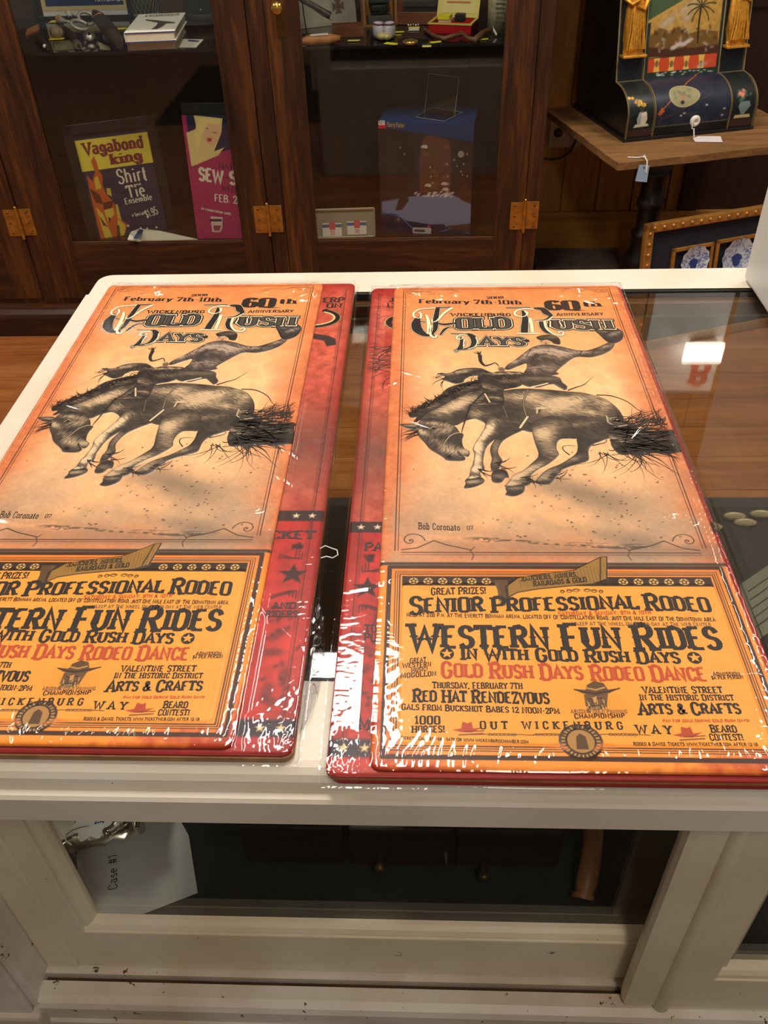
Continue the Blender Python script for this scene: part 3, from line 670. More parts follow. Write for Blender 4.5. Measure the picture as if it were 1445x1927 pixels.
# ---- lower notice
lo = Y < vS-.004
ed = np.minimum(np.minimum(X, SW-X), np.minimum(Y, vS-.004-Y))
nn = SG.noise(9); c = mixc((176, 58, 26), (243, 146, 52), np.clip(ed/.03+np.hypot(np.minimum(X, SW-X), Y)/.075-.1+(nn-.6)*1.2+(n_big-.5)*.9, 0, 1)); c = c*(1+.12*(n_mid-.5))[..., None]
top_r = np.clip((Y-(vS-.045))/.04, 0, 1)*.35; c = c*(1-top_r[..., None])+np.array((206, 96, 48))/255*top_r[..., None]
SG.C[lo] = c[lo]
fl = float(K(222, 300)[0]); bl0 = float(K(600, 763)[1]); tp = float(K(600, 150)[1])
fr = SW-fl+.002
for k, (d, wd) in enumerate(((0, .0042), (.0056, .0008), (.0076, .0008), (.0096, .0012))):
    SG.line([(fl+d, bl0+d), (fr-d, bl0+d), (fr-d, tp-d), (fl+d, tp-d), (fl+d, bl0+d)], wd, (52, 30, 22), .92)
    if k: SG.line([(fl+d+.001, bl0+d+.001), (fr-d-.001, bl0+d+.001), (fr-d-.001, tp-d-.001), (fl+d+.001, tp-d-.001), (fl+d+.001, bl0+d+.001)], .0007, (240, 160, 70), .6)
px0, px1, py0 = fl+.0118, fr-.0118, bl0+.0118
strip_b = float(K(700, 206)[1]); py1 = float(K(700, 214)[1])
def rrect(x0, x1, y0, y1, r): return arc(x1-r, y1-r, r, r, 0, 90, 5)+arc(x0+r, y1-r, r, r, 90, 180, 5)+arc(x0+r, y0+r, r, r, 180, 270, 5)+arc(x1-r, y0+r, r, r, 270, 360, 5)
w, d = SG.poly(rrect(px0, px1, py0, py1+.004, .006), (243, 161, 60), 1, None, .0007)
SG.C[w] *= (1+.05*(n_mid[w]-.5)+.03*(n_fine[w]-.5))[..., None]
stt = tp-.0118
SG.rect(px0, px1, py1+.001, stt, (38, 28, 24), .95, None)
for i in range(6):
    for base, stp in ((K(305, 180), 46.5), (K(978, 193), 49)):
        p = K((305 if base is not None and stp < 47 else 978)+stp*i, 180+ (13 if stp > 47 else 0)); p = (p[0], (py1+stt)/2+.0005)
        SG.poly(disc2(p[0], p[1], .0042), (222, 178, 100)); SG.poly(star2(p[0], p[1], .0046), (46, 32, 26)); SG.poly(disc2(p[0], p[1], .0012), (222, 178, 100))
# ribbon with curled ends
rb = [K(600, 215), K(640, 185), K(720, 172), (K(820, 160)), K(905, 118), K(926, 116), K(926, 190), K(880, 205), K(800, 212), K(700, 222), K(640, 232), K(606, 250)]
SG.poly(rb, (150, 112, 52), 1, None, .0009)
SG.poly([K(560, 190), K(606, 190), K(612, 250), K(600, 268), K(580, 262), K(574, 225)], (92, 66, 38), 1, None, .0009); SG.poly(disc2(*K(590, 268), .0035), (180, 140, 84))
for a, b in (((606, 215), (606, 250)), ((905, 118), (905, 195))): SG.line([K(*a), K(*b)], .0012, (60, 42, 26))
SG.line(rb, .0011, (48, 34, 24), 1, True)
for k in range(26): SG.line([K(640+k*11, 178-k*1.6+rr.random()*10), K(640+k*11+14, 214-k*.6)], .0005, (70, 50, 28), .5)
for sx in (-1, 1):
    for k in range(3):
        c0 = K(845+sx*(18+22*k), 226+k*2)
        SG.line([(c0[0]+.0034*(1-.22*k)*math.cos(a)*(1-a*.06), c0[1]+.0022*math.sin(a)*(1-a*.06)) for a in np.linspace(0, 9, 26)], .0008, (60, 42, 26), .9)
# medallion at the foot, small flourishes, hat portrait, hats
m0 = K(842, 708); SG.poly(disc2(m0[0], m0[1]-.001, .0165, .0155), (94, 66, 38), 1, None, .0009); SG.line(disc2(m0[0], m0[1]-.001, .0155, .0145), .0014, (44, 32, 24), 1, True)
SG.poly(disc2(m0[0], m0[1]-.001, .0105), (172, 128, 70)); SG.line(disc2(m0[0], m0[1]-.001, .0108), .0012, (44, 32, 24), 1, True)
for k in range(28):
    a = 2*PI*k/28; SG.line([(m0[0]+.012*math.cos(a), m0[1]-.001+.012*math.sin(a)), (m0[0]+.0142*math.cos(a), m0[1]-.001+.0136*math.sin(a))], .0008, (214, 172, 108))
SG.poly([(m0[0]-.004, m0[1]-.008), (m0[0]-.003, m0[1]+.003), (m0[0], m0[1]+.006), (m0[0]+.004, m0[1]+.003), (m0[0]+.005, m0[1]-.008)], (86, 60, 36))
for (a, b, cc_) in (((690, 690), (790, 690), 705), ((890, 690), (1065, 692), 705), ((490, 690), (690, 692), 0)):
    SG.line([K(*a), K((a[0]+b[0])/2, a[1]-3), K(*b)], .0007, (70, 46, 26), .9)
    mm = K((a[0]+b[0])/2, a[1])
    for k in range(-3, 4): SG.line([(mm[0]+k*.003+.0014*math.cos(q), mm[1]+.0009*math.sin(q)) for q in np.linspace(0, 6.28, 10)], .0006, (70, 46, 26), .8)
for sx in (-1, 1): SG.poly([K(842+sx*35, 735), K(842+sx*70, 715), K(842+sx*120, 728), K(842+sx*40, 742)], (226, 134, 60), .7, .003)
for c0 in (K(475, 668), K(1182, 684)):
    SG.poly([(c0[0]-.011, c0[1]-.002), (c0[0]-.004, c0[1]-.0005), (c0[0]-.003, c0[1]+.0055), (c0[0]+.001, c0[1]+.0042), (c0[0]+.004, c0[1]+.0055), (c0[0]+.005, c0[1]-.0005), (c0[0]+.012, c0[1]+.0006), (c0[0]+.004, c0[1]-.004), (c0[0]-.004, c0[1]-.004)], (178, 66, 34))
    SG.line([(c0[0]-.006, c0[1]-.0065), (c0[0]+.012, c0[1]-.005)], .0012, (110, 56, 30), .9); SG.line([(c0[0]-.002, c0[1]-.0035), (c0[0]+.013, c0[1]-.0025)], .0009, (90, 46, 26), .9)
for (x0, y0) in ((1180, 296), (330, 212)):
    SG.line([K(x0-40, y0-2), K(x0-20, y0+6), K(x0+10, y0+4), K(x0+40, y0-2), K(x0+30, y0+8), K(x0, y0+12)], .0009, (228, 120, 50), .7)
# face under a wide straw hat (a plain prospector)
SG.blob(K(890, 585), .028, .018, 0, (236, 146, 48), .6, 1.5)
SG.poly([K(852, 560), K(858, 598), K(878, 612), K(905, 610), K(926, 596), K(930, 556)], (108, 78, 46))
for k in range(60):
    p = K(862+rr.random()*64, 575+rr.random()*36); SG.line([p, (p[0]+.001*(rr.random()-.5), p[1]-.003)], .0006, (52, 38, 26) if k % 2 else (206, 164, 104), .9)
SG.poly([K(878, 572), K(886, 588), K(894, 584), K(893, 566)], (196, 146, 88)); SG.line([K(868, 574), K(880, 577)], .001, (40, 30, 22)); SG.line([K(896, 572), K(910, 574)], .001, (40, 30, 22)); SG.line([K(876, 598), K(900, 596)], .0011, (40, 30, 22))
SG.poly([K(820, 543), K(845, 556), K(890, 566), K(935, 556), K(968, 540), K(930, 545), K(915, 524), K(885, 517), K(862, 530), K(858, 546)], (92, 66, 40))
SG.line([K(822, 545), K(850, 553), K(890, 558), K(935, 550), K(966, 541)], .0012, (40, 30, 22)); SG.line([K(862, 540), K(890, 546), K(918, 538)], .0015, (190, 140, 74))
# ---- the bucking horse and its rider: pen-and-ink tones
def tone(P, dark, light, hl, hatch=(1, 0), amp=.5, emboss=.0010, rimw=.0035, hs=1.2):
    """an inked shape: dark at the contour, lit by soft patches, broken by hatching"""
    P = smooth(P, True, 4); w = SG.window(P, .003); d = SG.sd(P, w); Xw, Yw = SG.X[w], SG.Y[w]
    v = .10+.30*np.clip(-d/rimw, 0, 1)*0
    v = np.zeros(d.shape)+.12
    for (c0, rx, ry, ang, a) in hl:
        ca, sa = math.cos(ang), math.sin(ang); uu = ((Xw-c0[0])*ca+(Yw-c0[1])*sa)/rx; vv = (-(Xw-c0[0])*sa+(Yw-c0[1])*ca)/ry
        v += a*np.exp(-(uu*uu+vv*vv))
    v *= np.clip(.4-d/rimw, .3, 1)*1.25
    k = (Xw*hatch[0]+Yw*hatch[1])*1000; k2 = (-Xw*hatch[1]+Yw*hatch[0])*1000
    wob = tnoise(Xw*90, Yw*90)*5
    st = tnoise((k+wob)/(hs*.55), k2/4.6+7)*.65+tnoise((k+wob*.5)/(hs*.33)+40, k2/2.6+31)*.35     # pen strokes
    big = tnoise(Xw*130+3, Yw*130+9)
    v = v+amp*((st-.5)*1.25*(.22+v)+(big-.5)*.22)
    v = np.clip(v, 0, 1); v = v*v*(3-2*v)*.6+v*.4
    cov = np.clip(.5-d/SG.res, 0, 1); v = np.clip(v, 0, 1)[..., None]
    SG.paint(w, cov, np.array(dark)/255*(1-v)+np.array(light)/255*v)
    if emboss: SG.H[w] = np.maximum(SG.H[w], emboss*np.clip(.5-d/.0026, 0, 1))
DK, LT = (46, 42, 38), (206, 176, 138)
Z1 = lambda *q: q
def h(F, p, rx, ry, ang, a): return (F(p)[0], rx/1000, ry/1000, math.radians(ang), a)
# far hind and far fore legs first
tone(B5((385, 660), (385, 760), (368, 820), (310, 865), (220, 920), (120, 960), (60, 1000), (20, 1040), (-4, 1070), (-8, 1102), (60, 1112), (115, 1108), (150, 1082), (172, 1040), (190, 1000), (290, 950), (400, 915), (468, 895), (490, 868), (485, 800), (505, 755), (560, 700)), DK, (176, 152, 122),
     [h(B5, (90, 1010), 14, 5, 40, .5), h(B5, (330, 880), 16, 5, 25, .35), h(B5, (60, 1060), 8, 4, 20, .4)], (.5, .8), .7)
tone(A5((1000, 615), (930, 690), (885, 780), (902, 870), (888, 930), (905, 985), (960, 970), (985, 930), (1000, 885), (962, 820), (970, 760), (1010, 700), (1090, 650), (1190, 596)), DK, (168, 146, 118), [h(A5, (940, 760), 5, 12, 0, .45), h(A5, (930, 900), 5, 10, 0, .3)], (.7, .5), .7)
tone(A5((905, 1000), (908, 1088), (990, 1092), (1025, 1052), (1060, 1042), (1040, 985), (985, 970)), (52, 47, 42), (150, 130, 104), [h(A5, (960, 1040), 8, 4, 0, .4)], (1, .3), .5)
# barrel, neck, hindquarter
tone(A5((230, 515), (270, 470), (340, 420), (430, 370), (520, 320), (620, 275), (720, 245), (800, 222), (1000, 228), (1120, 212), (1250, 208))+B5((0, 213), (120, 220), (280, 235), (420, 246), (540, 272), (640, 306), (720, 360), (780, 420), (815, 490), (822, 560), (770, 620), (700, 668), (640, 690), (540, 725), (470, 715), (385, 668), (300, 680), (180, 640), (-60, 620))+A5((1190, 604), (1060, 602), (960, 640), (900, 600), (838, 538), (800, 515), (740, 495), (680, 505), (620, 530), (555, 558), (400, 560)),
     DK, LT, [h(A5, (500, 400), 24, 9, 34, .5), h(A5, (640, 330), 20, 9, 34, .5), h(A5, (760, 450), 9, 8, 0, .4), h(A5, (1100, 290), 24, 10, 5, .36), h(A5, (1300, 300), 16, 12, 30, .5),
              h(B5, (300, 330), 34, 12, 14, .62), h(B5, (180, 400), 24, 16, 30, .45), h(B5, (500, 440), 20, 8, -12, .42), h(B5, (640, 360), 12, 12, -40, .4), h(A5, (1150, 520), 16, 6, 0, .12), h(B5, (330, 560), 26, 6, 10, .22)], (.45, .85), .75, hs=1.5)
# near hind leg
tone(B5((-60, 540), (120, 470), (300, 520), (385, 668), (300, 680), (230, 684), (190, 720), (186, 780), (206, 836), (115, 915), (30, 960), (-30, 1000), (-62, 1042), (-45, 1085))+A5((1205, 1130), (1030, 1135), (1040, 1106), (1080, 1058), (1110, 1020), (1200, 978), (1285, 905), (1338, 850), (1335, 800), (1310, 730), (1285, 645), (1265, 560)),
     DK, LT, [h(A5, (1390, 640), 11, 12, 0, .75), h(B5, (130, 780), 10, 16, 20, .35), h(A5, (1230, 990), 22, 5, 38, .7), h(A5, (1120, 1050), 8, 5, 30, .7), h(B5, (160, 560), 20, 12, 20, .25), h(A5, (1090, 1110), 12, 4, 10, .6)], (.3, .9), .7)
tone(A5((1030, 1140), (1042, 1180), (1032, 1212), (1105, 1224), (1190, 1194), (1212, 1150), (1195, 1115), (1110, 1130)), (44, 40, 37), (150, 132, 108), [h(A5, (1120, 1150), 10, 3, 0, .5)], (1, .2), .5)
# near fore leg
tone(A5((850, 500), (832, 580), (790, 650), (740, 730), (722, 780), (736, 830), (722, 920), (700, 968), (690, 1030), (655, 1072), (735, 1060), (800, 1045), (792, 1000), (832, 960), (820, 900), (836, 800), (870, 740), (940, 680), (1010, 620), (1080, 570), (1000, 500), (900, 470)),
     DK, (226, 198, 158), [h(A5, (850, 620), 6, 22, -28, .85), h(A5, (770, 760), 6, 9, 0, .8), h(A5, (765, 870), 5, 16, -4, .75), h(A5, (745, 975), 8, 6, 0, .75), h(A5, (720, 1050), 9, 3, 0, .6)], (.6, .6), .7)
tone(A5((652, 1072), (656, 1105), (643, 1148), (740, 1134), (818, 1100), (832, 1072), (800, 1045), (730, 1058)), (44, 40, 37), (170, 150, 120), [h(A5, (720, 1090), 12, 3, 8, .6)], (1, .2), .5)
# head
tone(A5((235, 505), (205, 560), (200, 610), (215, 660), (270, 720), (320, 780), (400, 830), (450, 862), (480, 886), (560, 892), (640, 886), (648, 860), (600, 832), (585, 806), (600, 822), (640, 846), (684, 848), (692, 800), (642, 770), (622, 700), (636, 640), (600, 622), (562, 570), (470, 520), (340, 490)),
     (42, 38, 35), (190, 164, 130), [h(A5, (240, 620), 8, 4, -40, .7), h(A5, (460, 600), 14, 9, 30, .4), h(A5, (530, 800), 14, 8, -20, .5), h(A5, (655, 800), 6, 5, 0, .6), h(A5, (340, 540), 16, 4, -10, .5), h(A5, (400, 720), 20, 8, -40, .2)], (.8, -.4), .75, hs=1.7)
SG.poly(A5((478, 845), (500, 835), (525, 850), (505, 868), (482, 862)), (30, 27, 25)); SG.line(A5((585, 806), (610, 835), (648, 858)), .0012, (24, 22, 20)); SG.poly(A5((330, 585), (352, 575), (372, 585), (352, 596)), (22, 20, 19)); SG.line(A5((322, 590), (350, 570), (380, 578)), .0009, (200, 170, 130))
tone(A5((33, 548), (90, 578), (160, 592), (208, 572), (192, 543), (115, 540)), (44, 40, 37), (160, 138, 110), [h(A5, (140, 560), 8, 2, -5, .6)], (1, 0), .5)
# saddle, chap fringe, boot
tone(A5((385, 66), (500, 64), (580, 30), (680, 15), (800, 18), (900, 58), (960, 48), (1060, 48), (1200, 60), (1225, 130), (1160, 190), (1030, 217), (1000, 230), (930, 180), (860, 110), (770, 90), (700, 95), (650, 122), (630, 150), (560, 165), (480, 142), (430, 120), (460, 96)), (34, 30, 28), (190, 164, 130),
     [h(A5, (580, 60), 18, 4, 20, .5), h(A5, (1020, 70), 26, 3, 0, .5), h(A5, (1080, 140), 16, 5, 0, .25)], (.7, .7), 1.0, hs=2.2)
tone(A5((768, 98), (802, 86), (880, 112), (950, 180), (1002, 240), (1016, 320), (1000, 378), (880, 372), (718, 376), (705, 358), (800, 342), (840, 250), (790, 200)), (36, 32, 30), (176, 150, 118), [h(A5, (860, 200), 14, 5, -30, .4), h(A5, (940, 300), 12, 4, -10, .35), h(A5, (800, 358), 14, 3, 0, .4)], (.2, 1), .9, hs=2.6)
SG.line(A5((822, 250), (725, 352)), .002, (36, 32, 30)); SG.line(A5((832, 258), (884, 344)), .0035, (60, 50, 42)); SG.line(A5((836, 262), (882, 340)), .0018, (226, 204, 164))
# mane
tone(A5((118, 455), (132, 428), (190, 408), (240, 362), (288, 328), (312, 345), (370, 298), (430, 258), (482, 208), (560, 178), (640, 155), (730, 138), (790, 128), (805, 222), (700, 248), (600, 284), (500, 334), (420, 378), (330, 424), (250, 484), (200, 522), (165, 520), (192, 482), (140, 484)), (30, 27, 25), (150, 128, 100),
     [h(A5, (600, 220), 40, 6, 22, .35), h(A5, (330, 380), 24, 5, 30, .3)], (.2, .95), 1.0, hs=2.0)
# straps and cinch
for P, wd in ((A5((1240, 225), (1205, 310), (1200, 380), (1225, 470)), .0024), (A5((1008, 380), (1050, 490)), .0012)):
    SG.line(P, wd, (40, 36, 33)); SG.line(P, wd*.5, (180, 158, 126), .8)
SG.line(A5((1240, 475), (1165, 585)), .0042, (60, 54, 46)); SG.line(A5((1238, 478), (1168, 580)), .0026, (218, 200, 160))
SG.poly(A5((1315, 390), (1400, 388), (1398, 405), (1320, 410)), (206, 184, 146)); SG.poly(A5((1325, 415), (1360, 405), (1350, 440), (1325, 450)), (46, 42, 38)); SG.poly(A5((1318, 412), (1340, 412), (1334, 448), (1318, 450)), (196, 176, 138))
# rider: trousers, shirt, arms, head, hat
tone(C5((560, 520), (880, 545), (940, 600), (985, 640), (962, 672), (850, 618), (700, 650), (560, 620)), (50, 46, 41), (150, 132, 106), [h(C5, (760, 570), 30, 5, 0, .3)], (.1, 1), .7)
SG.line(C5((660, 622), (750, 610), (860, 612), (960, 668)), .0026, (70, 62, 52)); SG.line(C5((640, 650), (740, 628), (800, 612)), .0022, (226, 206, 168))
tone(C5((735, 248), (660, 268), (622, 292), (560, 340), (480, 400), (418, 440), (400, 475), (440, 482), (520, 450), (600, 425), (602, 470), (585, 520), (740, 545), (885, 530), (905, 515), (885, 500), (940, 450), (1060, 366), (1200, 366), (1310, 342), (1392, 300), (1432, 242), (1392, 218), (1340, 240), (1270, 270), (1180, 298), (1080, 298), (1000, 280), (930, 262), (820, 245)),
     (54, 48, 45), (184, 160, 138), [h(C5, (760, 300), 22, 7, -10, .42), h(C5, (850, 330), 18, 14, 0, .36), h(C5, (620, 340), 12, 5, 40, .5), h(C5, (500, 410), 14, 4, 36, .4), h(C5, (740, 470), 26, 8, 0, .35), h(C5, (1150, 322), 24, 4, 0, .34), h(C5, (1350, 265), 12, 4, 40, .4), h(C5, (960, 330), 10, 12, 30, .3)], (.55, .6), .85, hs=2.8)
for q in (((700, 330), (640, 420)), ((760, 340), (720, 350), (690, 380)), ((880, 430), (960, 400)), ((620, 480), (760, 470)), ((900, 290), (1010, 320)), ((1120, 310), (1100, 350)), ((1240, 290), (1220, 350)), ((640, 300), (600, 360)), ((520, 400), (560, 430)), ((800, 400), (880, 410))): SG.line(C5(*q), .0011, (34, 30, 28), .85, soft=.0012)
SG.poly(C5((333, 462), (372, 452), (402, 468), (396, 492), (348, 492)), (120, 102, 84)); SG.line(C5((345, 478), (395, 480)), .0008, (40, 36, 33))
SG.poly(C5((728, 200), (785, 196), (832, 214), (818, 246), (738, 248), (722, 226)), (196, 152, 114)); SG.poly(C5((770, 225), (790, 215), (800, 235), (780, 245)), (150, 108, 80)); SG.line(C5((735, 215), (755, 213)), .001, (60, 46, 36))
tone(C5((693, 182), (722, 163), (800, 153), (872, 163), (912, 190), (920, 242), (862, 238), (832, 216), (786, 200), (738, 208)), (34, 31, 28), (110, 98, 82), [h(C5, (820, 180), 14, 4, 0, .5)], (.4, .9), .7)
tone(E5((788, 430), (860, 418), (950, 400), (1045, 438), (1062, 500), (1030, 542), (965, 562), (905, 540), (842, 482)), (38, 35, 34), (150, 138, 128), [h(E5, (980, 470), 10, 5, 30, .6), h(E5, (880, 450), 12, 4, 0, .3)], (.8, .3), .7)
SG.line(E5((845, 480), (905, 535), (965, 556)), .0014, (24, 22, 21)); SG.line(E5((900, 470), (960, 450), (1010, 470)), .0014, (24, 22, 21))
# tail
tone(B5((655, 465), (720, 458), (800, 500), (880, 540), (960, 582), (1060, 606), (1180, 600), (1288, 596), (1300, 640), (1350, 720), (1366, 800), (1200, 822), (1060, 808), (960, 822), (800, 834), (740, 800), (700, 742), (690, 690), (660, 640), (675, 560)), (38, 35, 32), (170, 148, 118),
     [h(B5, (740, 490), 12, 6, -20, .5), h(B5, (780, 700), 16, 5, -30, .5), h(B5, (900, 640), 20, 3, 0, .4), h(B5, (1100, 700), 30, 5, 5, .2)], (.12, .98), 1.0, hs=1.9)
tone(B5((650, 470), (700, 450), (760, 480), (850, 540), (840, 575), (770, 580), (690, 540)), (56, 51, 46), (196, 170, 136), [h(B5, (740, 500), 12, 5, -20, .5)], (.5, .8), .7)
SG.line(B5((655, 470), (670, 530), (740, 572), (850, 555)), .0016, (212, 190, 152), .9)
SG.H = np.minimum(SG.H, .0011)
for _ in range(2):   # soften the pressed relief
    H = SG.H; H = (np.roll(H, 1, 0)+np.roll(H, -1, 0)+H*2)/4; SG.H = (np.roll(H, 1, 1)+np.roll(H, -1, 1)+H*2)/4
ME_SHEET = SG.mesh('printed_sheet', M_INK)

# ---- crisp ink on top of the sheet: hair strands, words
ink = MB(); ZI = .00022
def hair(P, w0, mi=0):
    P = np.array(P, float)
    if len(P) < 9 and len(P) > 2: P = smooth(P, False, 6)
    P = P[np.cumsum(P[:, 0] > SW-.004) == 0]
    if len(P) < 3: return
    n = len(P); t = np.linspace(0, 1, n); V, F = strip(P, w0*(1-.85*t)); ink.add(np.column_stack([V, SG.height(V[:, 0], V[:, 1])+ZI]), F, mi)
def curve(p0, ang, L, bend, n=9):
    out = [np.array(p0)]; a = ang
    for i in range(n): out.append(out[-1]+np.array([math.cos(a), math.sin(a)])*L/n); a += bend/n
    return out
for i in range(150):      # tail strands
    p = B5((660+rr.random()*560, 480+rr.random()*330))[0]; hair(curve(p, math.radians(rr.normal(-4, 22)), .02+.05*rr.random(), rr.normal(0, 1.0)), .0013+.0008*rr.random())
for i in range(34): p = B5((820+rr.random()*420, 560-rr.random()*60))[0]; hair(curve(p, math.radians(rr.normal(70, 28)), .018+.022*rr.random(), rr.normal(-.6, .8)), .0011)
for i in range(26): p = B5((560+rr.random()*500, 800+rr.random()*20))[0]; hair(curve(p, math.radians(rr.normal(-60, 36)), .02+.036*rr.random(), rr.normal(.8, 1.2)), .001)
for i in range(150):      # mane
    t = rr.random(); p = A5((150+640*t, 440-300*t+rr.normal(0, 14)))[0]; hair(curve(p, math.radians(rr.normal(150, 30)), .007+.010*rr.random(), rr.normal(-.6, 1.0)), .0011)
for i in range(18): p = A5((195+rr.random()*20, 590+rr.random()*60))[0]; hair(curve(p, math.radians(rr.normal(195, 22)), .016+.01*rr.random(), rr.normal(.5, .4)), .001)
for i in range(34):      # fetlock feathers and fringe
    q = [((960, 940), 5), ((800, 980), -30), ((1210, 1070), -15), ((440, 100), 205), ((150, 1040), 0)][i % 5]
    p = (B5 if i % 5 == 4 else A5)((q[0][0]+rr.normal(0, 24), q[0][1]+rr.normal(0, 18)))[0]; hair(curve(p, math.radians(rr.normal(q[1], 22)), .012+.012*rr.random(), rr.normal(.2, .8)), .0014)
for P, wd in ((B5((290, 225), (370, 195), (440, 172), (480, 140), (530, 95)), .0022), (B5((560, 268), (700, 276), (850, 330), (960, 412), (1045, 436)), .0022), (B5((1112, 212), (1060, 192), (950, 220), (915, 258), (942, 312), (1050, 385), (1140, 480)), .002), (B5((520, 745), (640, 715), (660, 690)), .0016), (B5((310, 832), (255, 790), (245, 755), (300, 742), (378, 750)), .0016)):
    hair(P, wd)
bp_ = C5((165, 340), (172, 400), (210, 440), (260, 432), (310, 416), (350, 455)); hair(bp_, .0052)
for i in range(10): p = bp_[0]; hair(curve(p, math.radians(rr.normal(110, 30)), .010, 0), .0016)
for i in range(5): hair([bp_[i]*.7+bp_[i+1]*.3+np.array([-.0015, 0]), bp_[i]*.7+bp_[i+1]*.3+np.array([.0015, .001])], .0009, 3)
hair(A5((705, 360), (660, 480), (625, 590), (620, 625)), .0028); hair(A5((625, 628), (560, 635), (500, 670), (450, 740), (470, 765), (520, 720)), .0014, 3)
def T(txt, a, b, hgt, mi=0, F=K, **kw):
    """words on the baseline a->b; cap height = distance to the pixel hgt above a"""
    p0, p1 = F(*a), F(*b); hh = F(a[0], a[1]-hgt)[1]-p0[1]
    return put_text(ink, txt, p0, p1, hh, mi, ZI, SG.height, (0, 1), **kw)
BIG = dict(wv=.25, wh=.135, spur=True, caps=1.26); SM = dict(wv=.22, wh=.135, spur=False, caps=1.12, track=.08); TINY = dict(wv=.21, wh=.15, serif=False, track=.1, caps=1.15)
T('GREAT PRIZES!', (360, 240), (538, 236), 20, 0, **SM)
T('SENIOR', (290, 298), (532, 293), 44, 0, **BIG); T('PROFESSIONAL', (556, 294), (1030, 284), 40, 0, **BIG); T('RODEO', (1052, 286), (1265, 294), 42, 0, **BIG)
T('HELD AT 2:00 P.M. AT THE EVERETT BOWMAN ARENA, LOCATED OFF OF CONSTELLATION ROAD, JUST ONE MILE EAST OF THE DOWNTOWN AREA.', (282, 310), (1280, 326), 11, 0, **TINY)
T('SATURDAY & SUNDAY, 9TH & 10TH', (770, 307), (1070, 302), 11, 2, **TINY); T('ASLEEP AT THE WHEEL ON THURS-DAY AT THE WEB CENTER', (812, 338), (1262, 341), 10, 4, **TINY)
T('WESTERN FUN RIDES', (290, 408), (1300, 414), 66, 0, **BIG)
T('IN WITH GOLD RUSH DAYS', (455, 446), (1165, 460), 33, 0, **BIG)
for p in (K(412, 430), K(1208, 443)):
    flat(ink, disc2(p[0], p[1], .0058, .0062, 26), ZI, 0, SG.height); flat(ink, star2(p[0], p[1], .0052), ZI+.00012, 5, SG.height)
for tx, a, b in (('GREAT', (292, 460), (345, 455)), ('WESTERN', (268, 475), (362, 470)), ('MUSIC!', (296, 490), (350, 485)), ('MOGOLLON', (262, 508), (378, 500))): T(tx, a, b, 14, 0, **TINY)
T('GOLD RUSH DAYS', (392, 502), (852, 512), 40, 2, **BIG); T('RODEO DANCE', (876, 513), (1250, 516), 40, 2, **BIG)
T('ADMISSION', (1268, 501), (1356, 500), 11, 0, **TINY); T('$4 PER PERSON', (1264, 513), (1366, 510), 11, 0, **TINY)
T('THURSDAY, FEBRUARY 7TH', (365, 540), (656, 543), 18, 0, **SM); T('RED HAT RENDEZVOUS', (302, 582), (743, 590), 33, 0, **BIG); T('GALS FROM BUCKSHOT BABES 12 NOON-2PM', (265, 609), (775, 623), 17, 0, **SM)
T('VALENTINE STREET', (1042, 556), (1300, 556), 19, 0, **SM); T('IN THE HISTORIC DISTRICT', (1032, 579), (1337, 580), 17, 0, **SM); T('ARTS & CRAFTS', (1030, 624), (1360, 622), 31, 0, **BIG)
T('1000', (308, 656), (391, 656), 25, 0, **SM); T('HORSES!', (298, 683), (405, 682), 20, 0, **SM)
T('O U T', (518, 670), (608, 671), 21, 0, **SM); T('W I C K E N B U R G', (655, 670), (980, 672), 21, 0, **SM); T('W A Y', (1022, 684), (1138, 688), 24, 0, **SM)
T('PAN FOR GOLD DURING GOLD RUSH DAYS!', (1106, 650), (1386, 649), 8, 2, **TINY); T('BEARD', (1261, 682), (1347, 683), 21, 0, **SM); T('CONTEST!', (1258, 708), (1367, 708), 19, 0, **SM)
T('TICKETS CALL 928-684-5479 OR WWW.WICKENBURGCHAMBER.COM', (262, 705), (675, 718), 9, 0, **TINY); T('RODEO & DANCE TICKETS WWW.TICKETWEB.COM AFTER 12-18', (1012, 724), (1412, 726), 9, 0, **TINY)
T('ARIZONA GOLD PANNING', (810, 621), (993, 621), 11, 4, **TINY); T('CHAMPIONSHIP', (822, 638), (985, 636), 14, 0, **TINY)
T('RANCHERS, MINERS,', (650, 197), (832, 181), 14, 0, **SM); T('RAILROADS & GOLD', (690, 213), (862, 198), 14, 0, **SM)
P5 = lambda a, b: S(740+a/5, 535+b/5)
T('February 7th-10th', (240, 178), (1212, 190), 36, 0, P5, wv=.22, wh=.1, track=.05); T('2008', (880, 138), (1040, 134), 20, 0, P5, wv=.22, wh=.12)
Q5 = lambda a, b: S(960+a/5, 535+b/5)
T('60', (345, 240), (655, 240), 82, 0, Q5, wv=.34, wh=.1, spur=True); T('th', (690, 208), (865, 210), 46, 0, Q5, wv=.24, wh=.1); T('ANNIVERSARY', (435, 297), (880, 292), 24, 0, Q5, **SM)
T('WICKENBURG', (540, 300), (1110, 300), 26, 0, P5, **SM)
ink.add([(*Q5(480, 250), ZI+.0006), (*Q5(620, 246), ZI+.0006), (*Q5(760, 250), ZI+.0006), (*Q5(620, 252), ZI+.0006)], [(0, 1, 2, 3)], 0)
T('Bob Coronato', (787-745, 0), (866-745, 3), 12, 0, lambda a, b: S(745+a, 996+b), wv=.14, wh=.1); T('07', (878, 997), (891, 997), 7, 0, lambda a, b: S(a, b), wv=.14, wh=.1, serif=False)
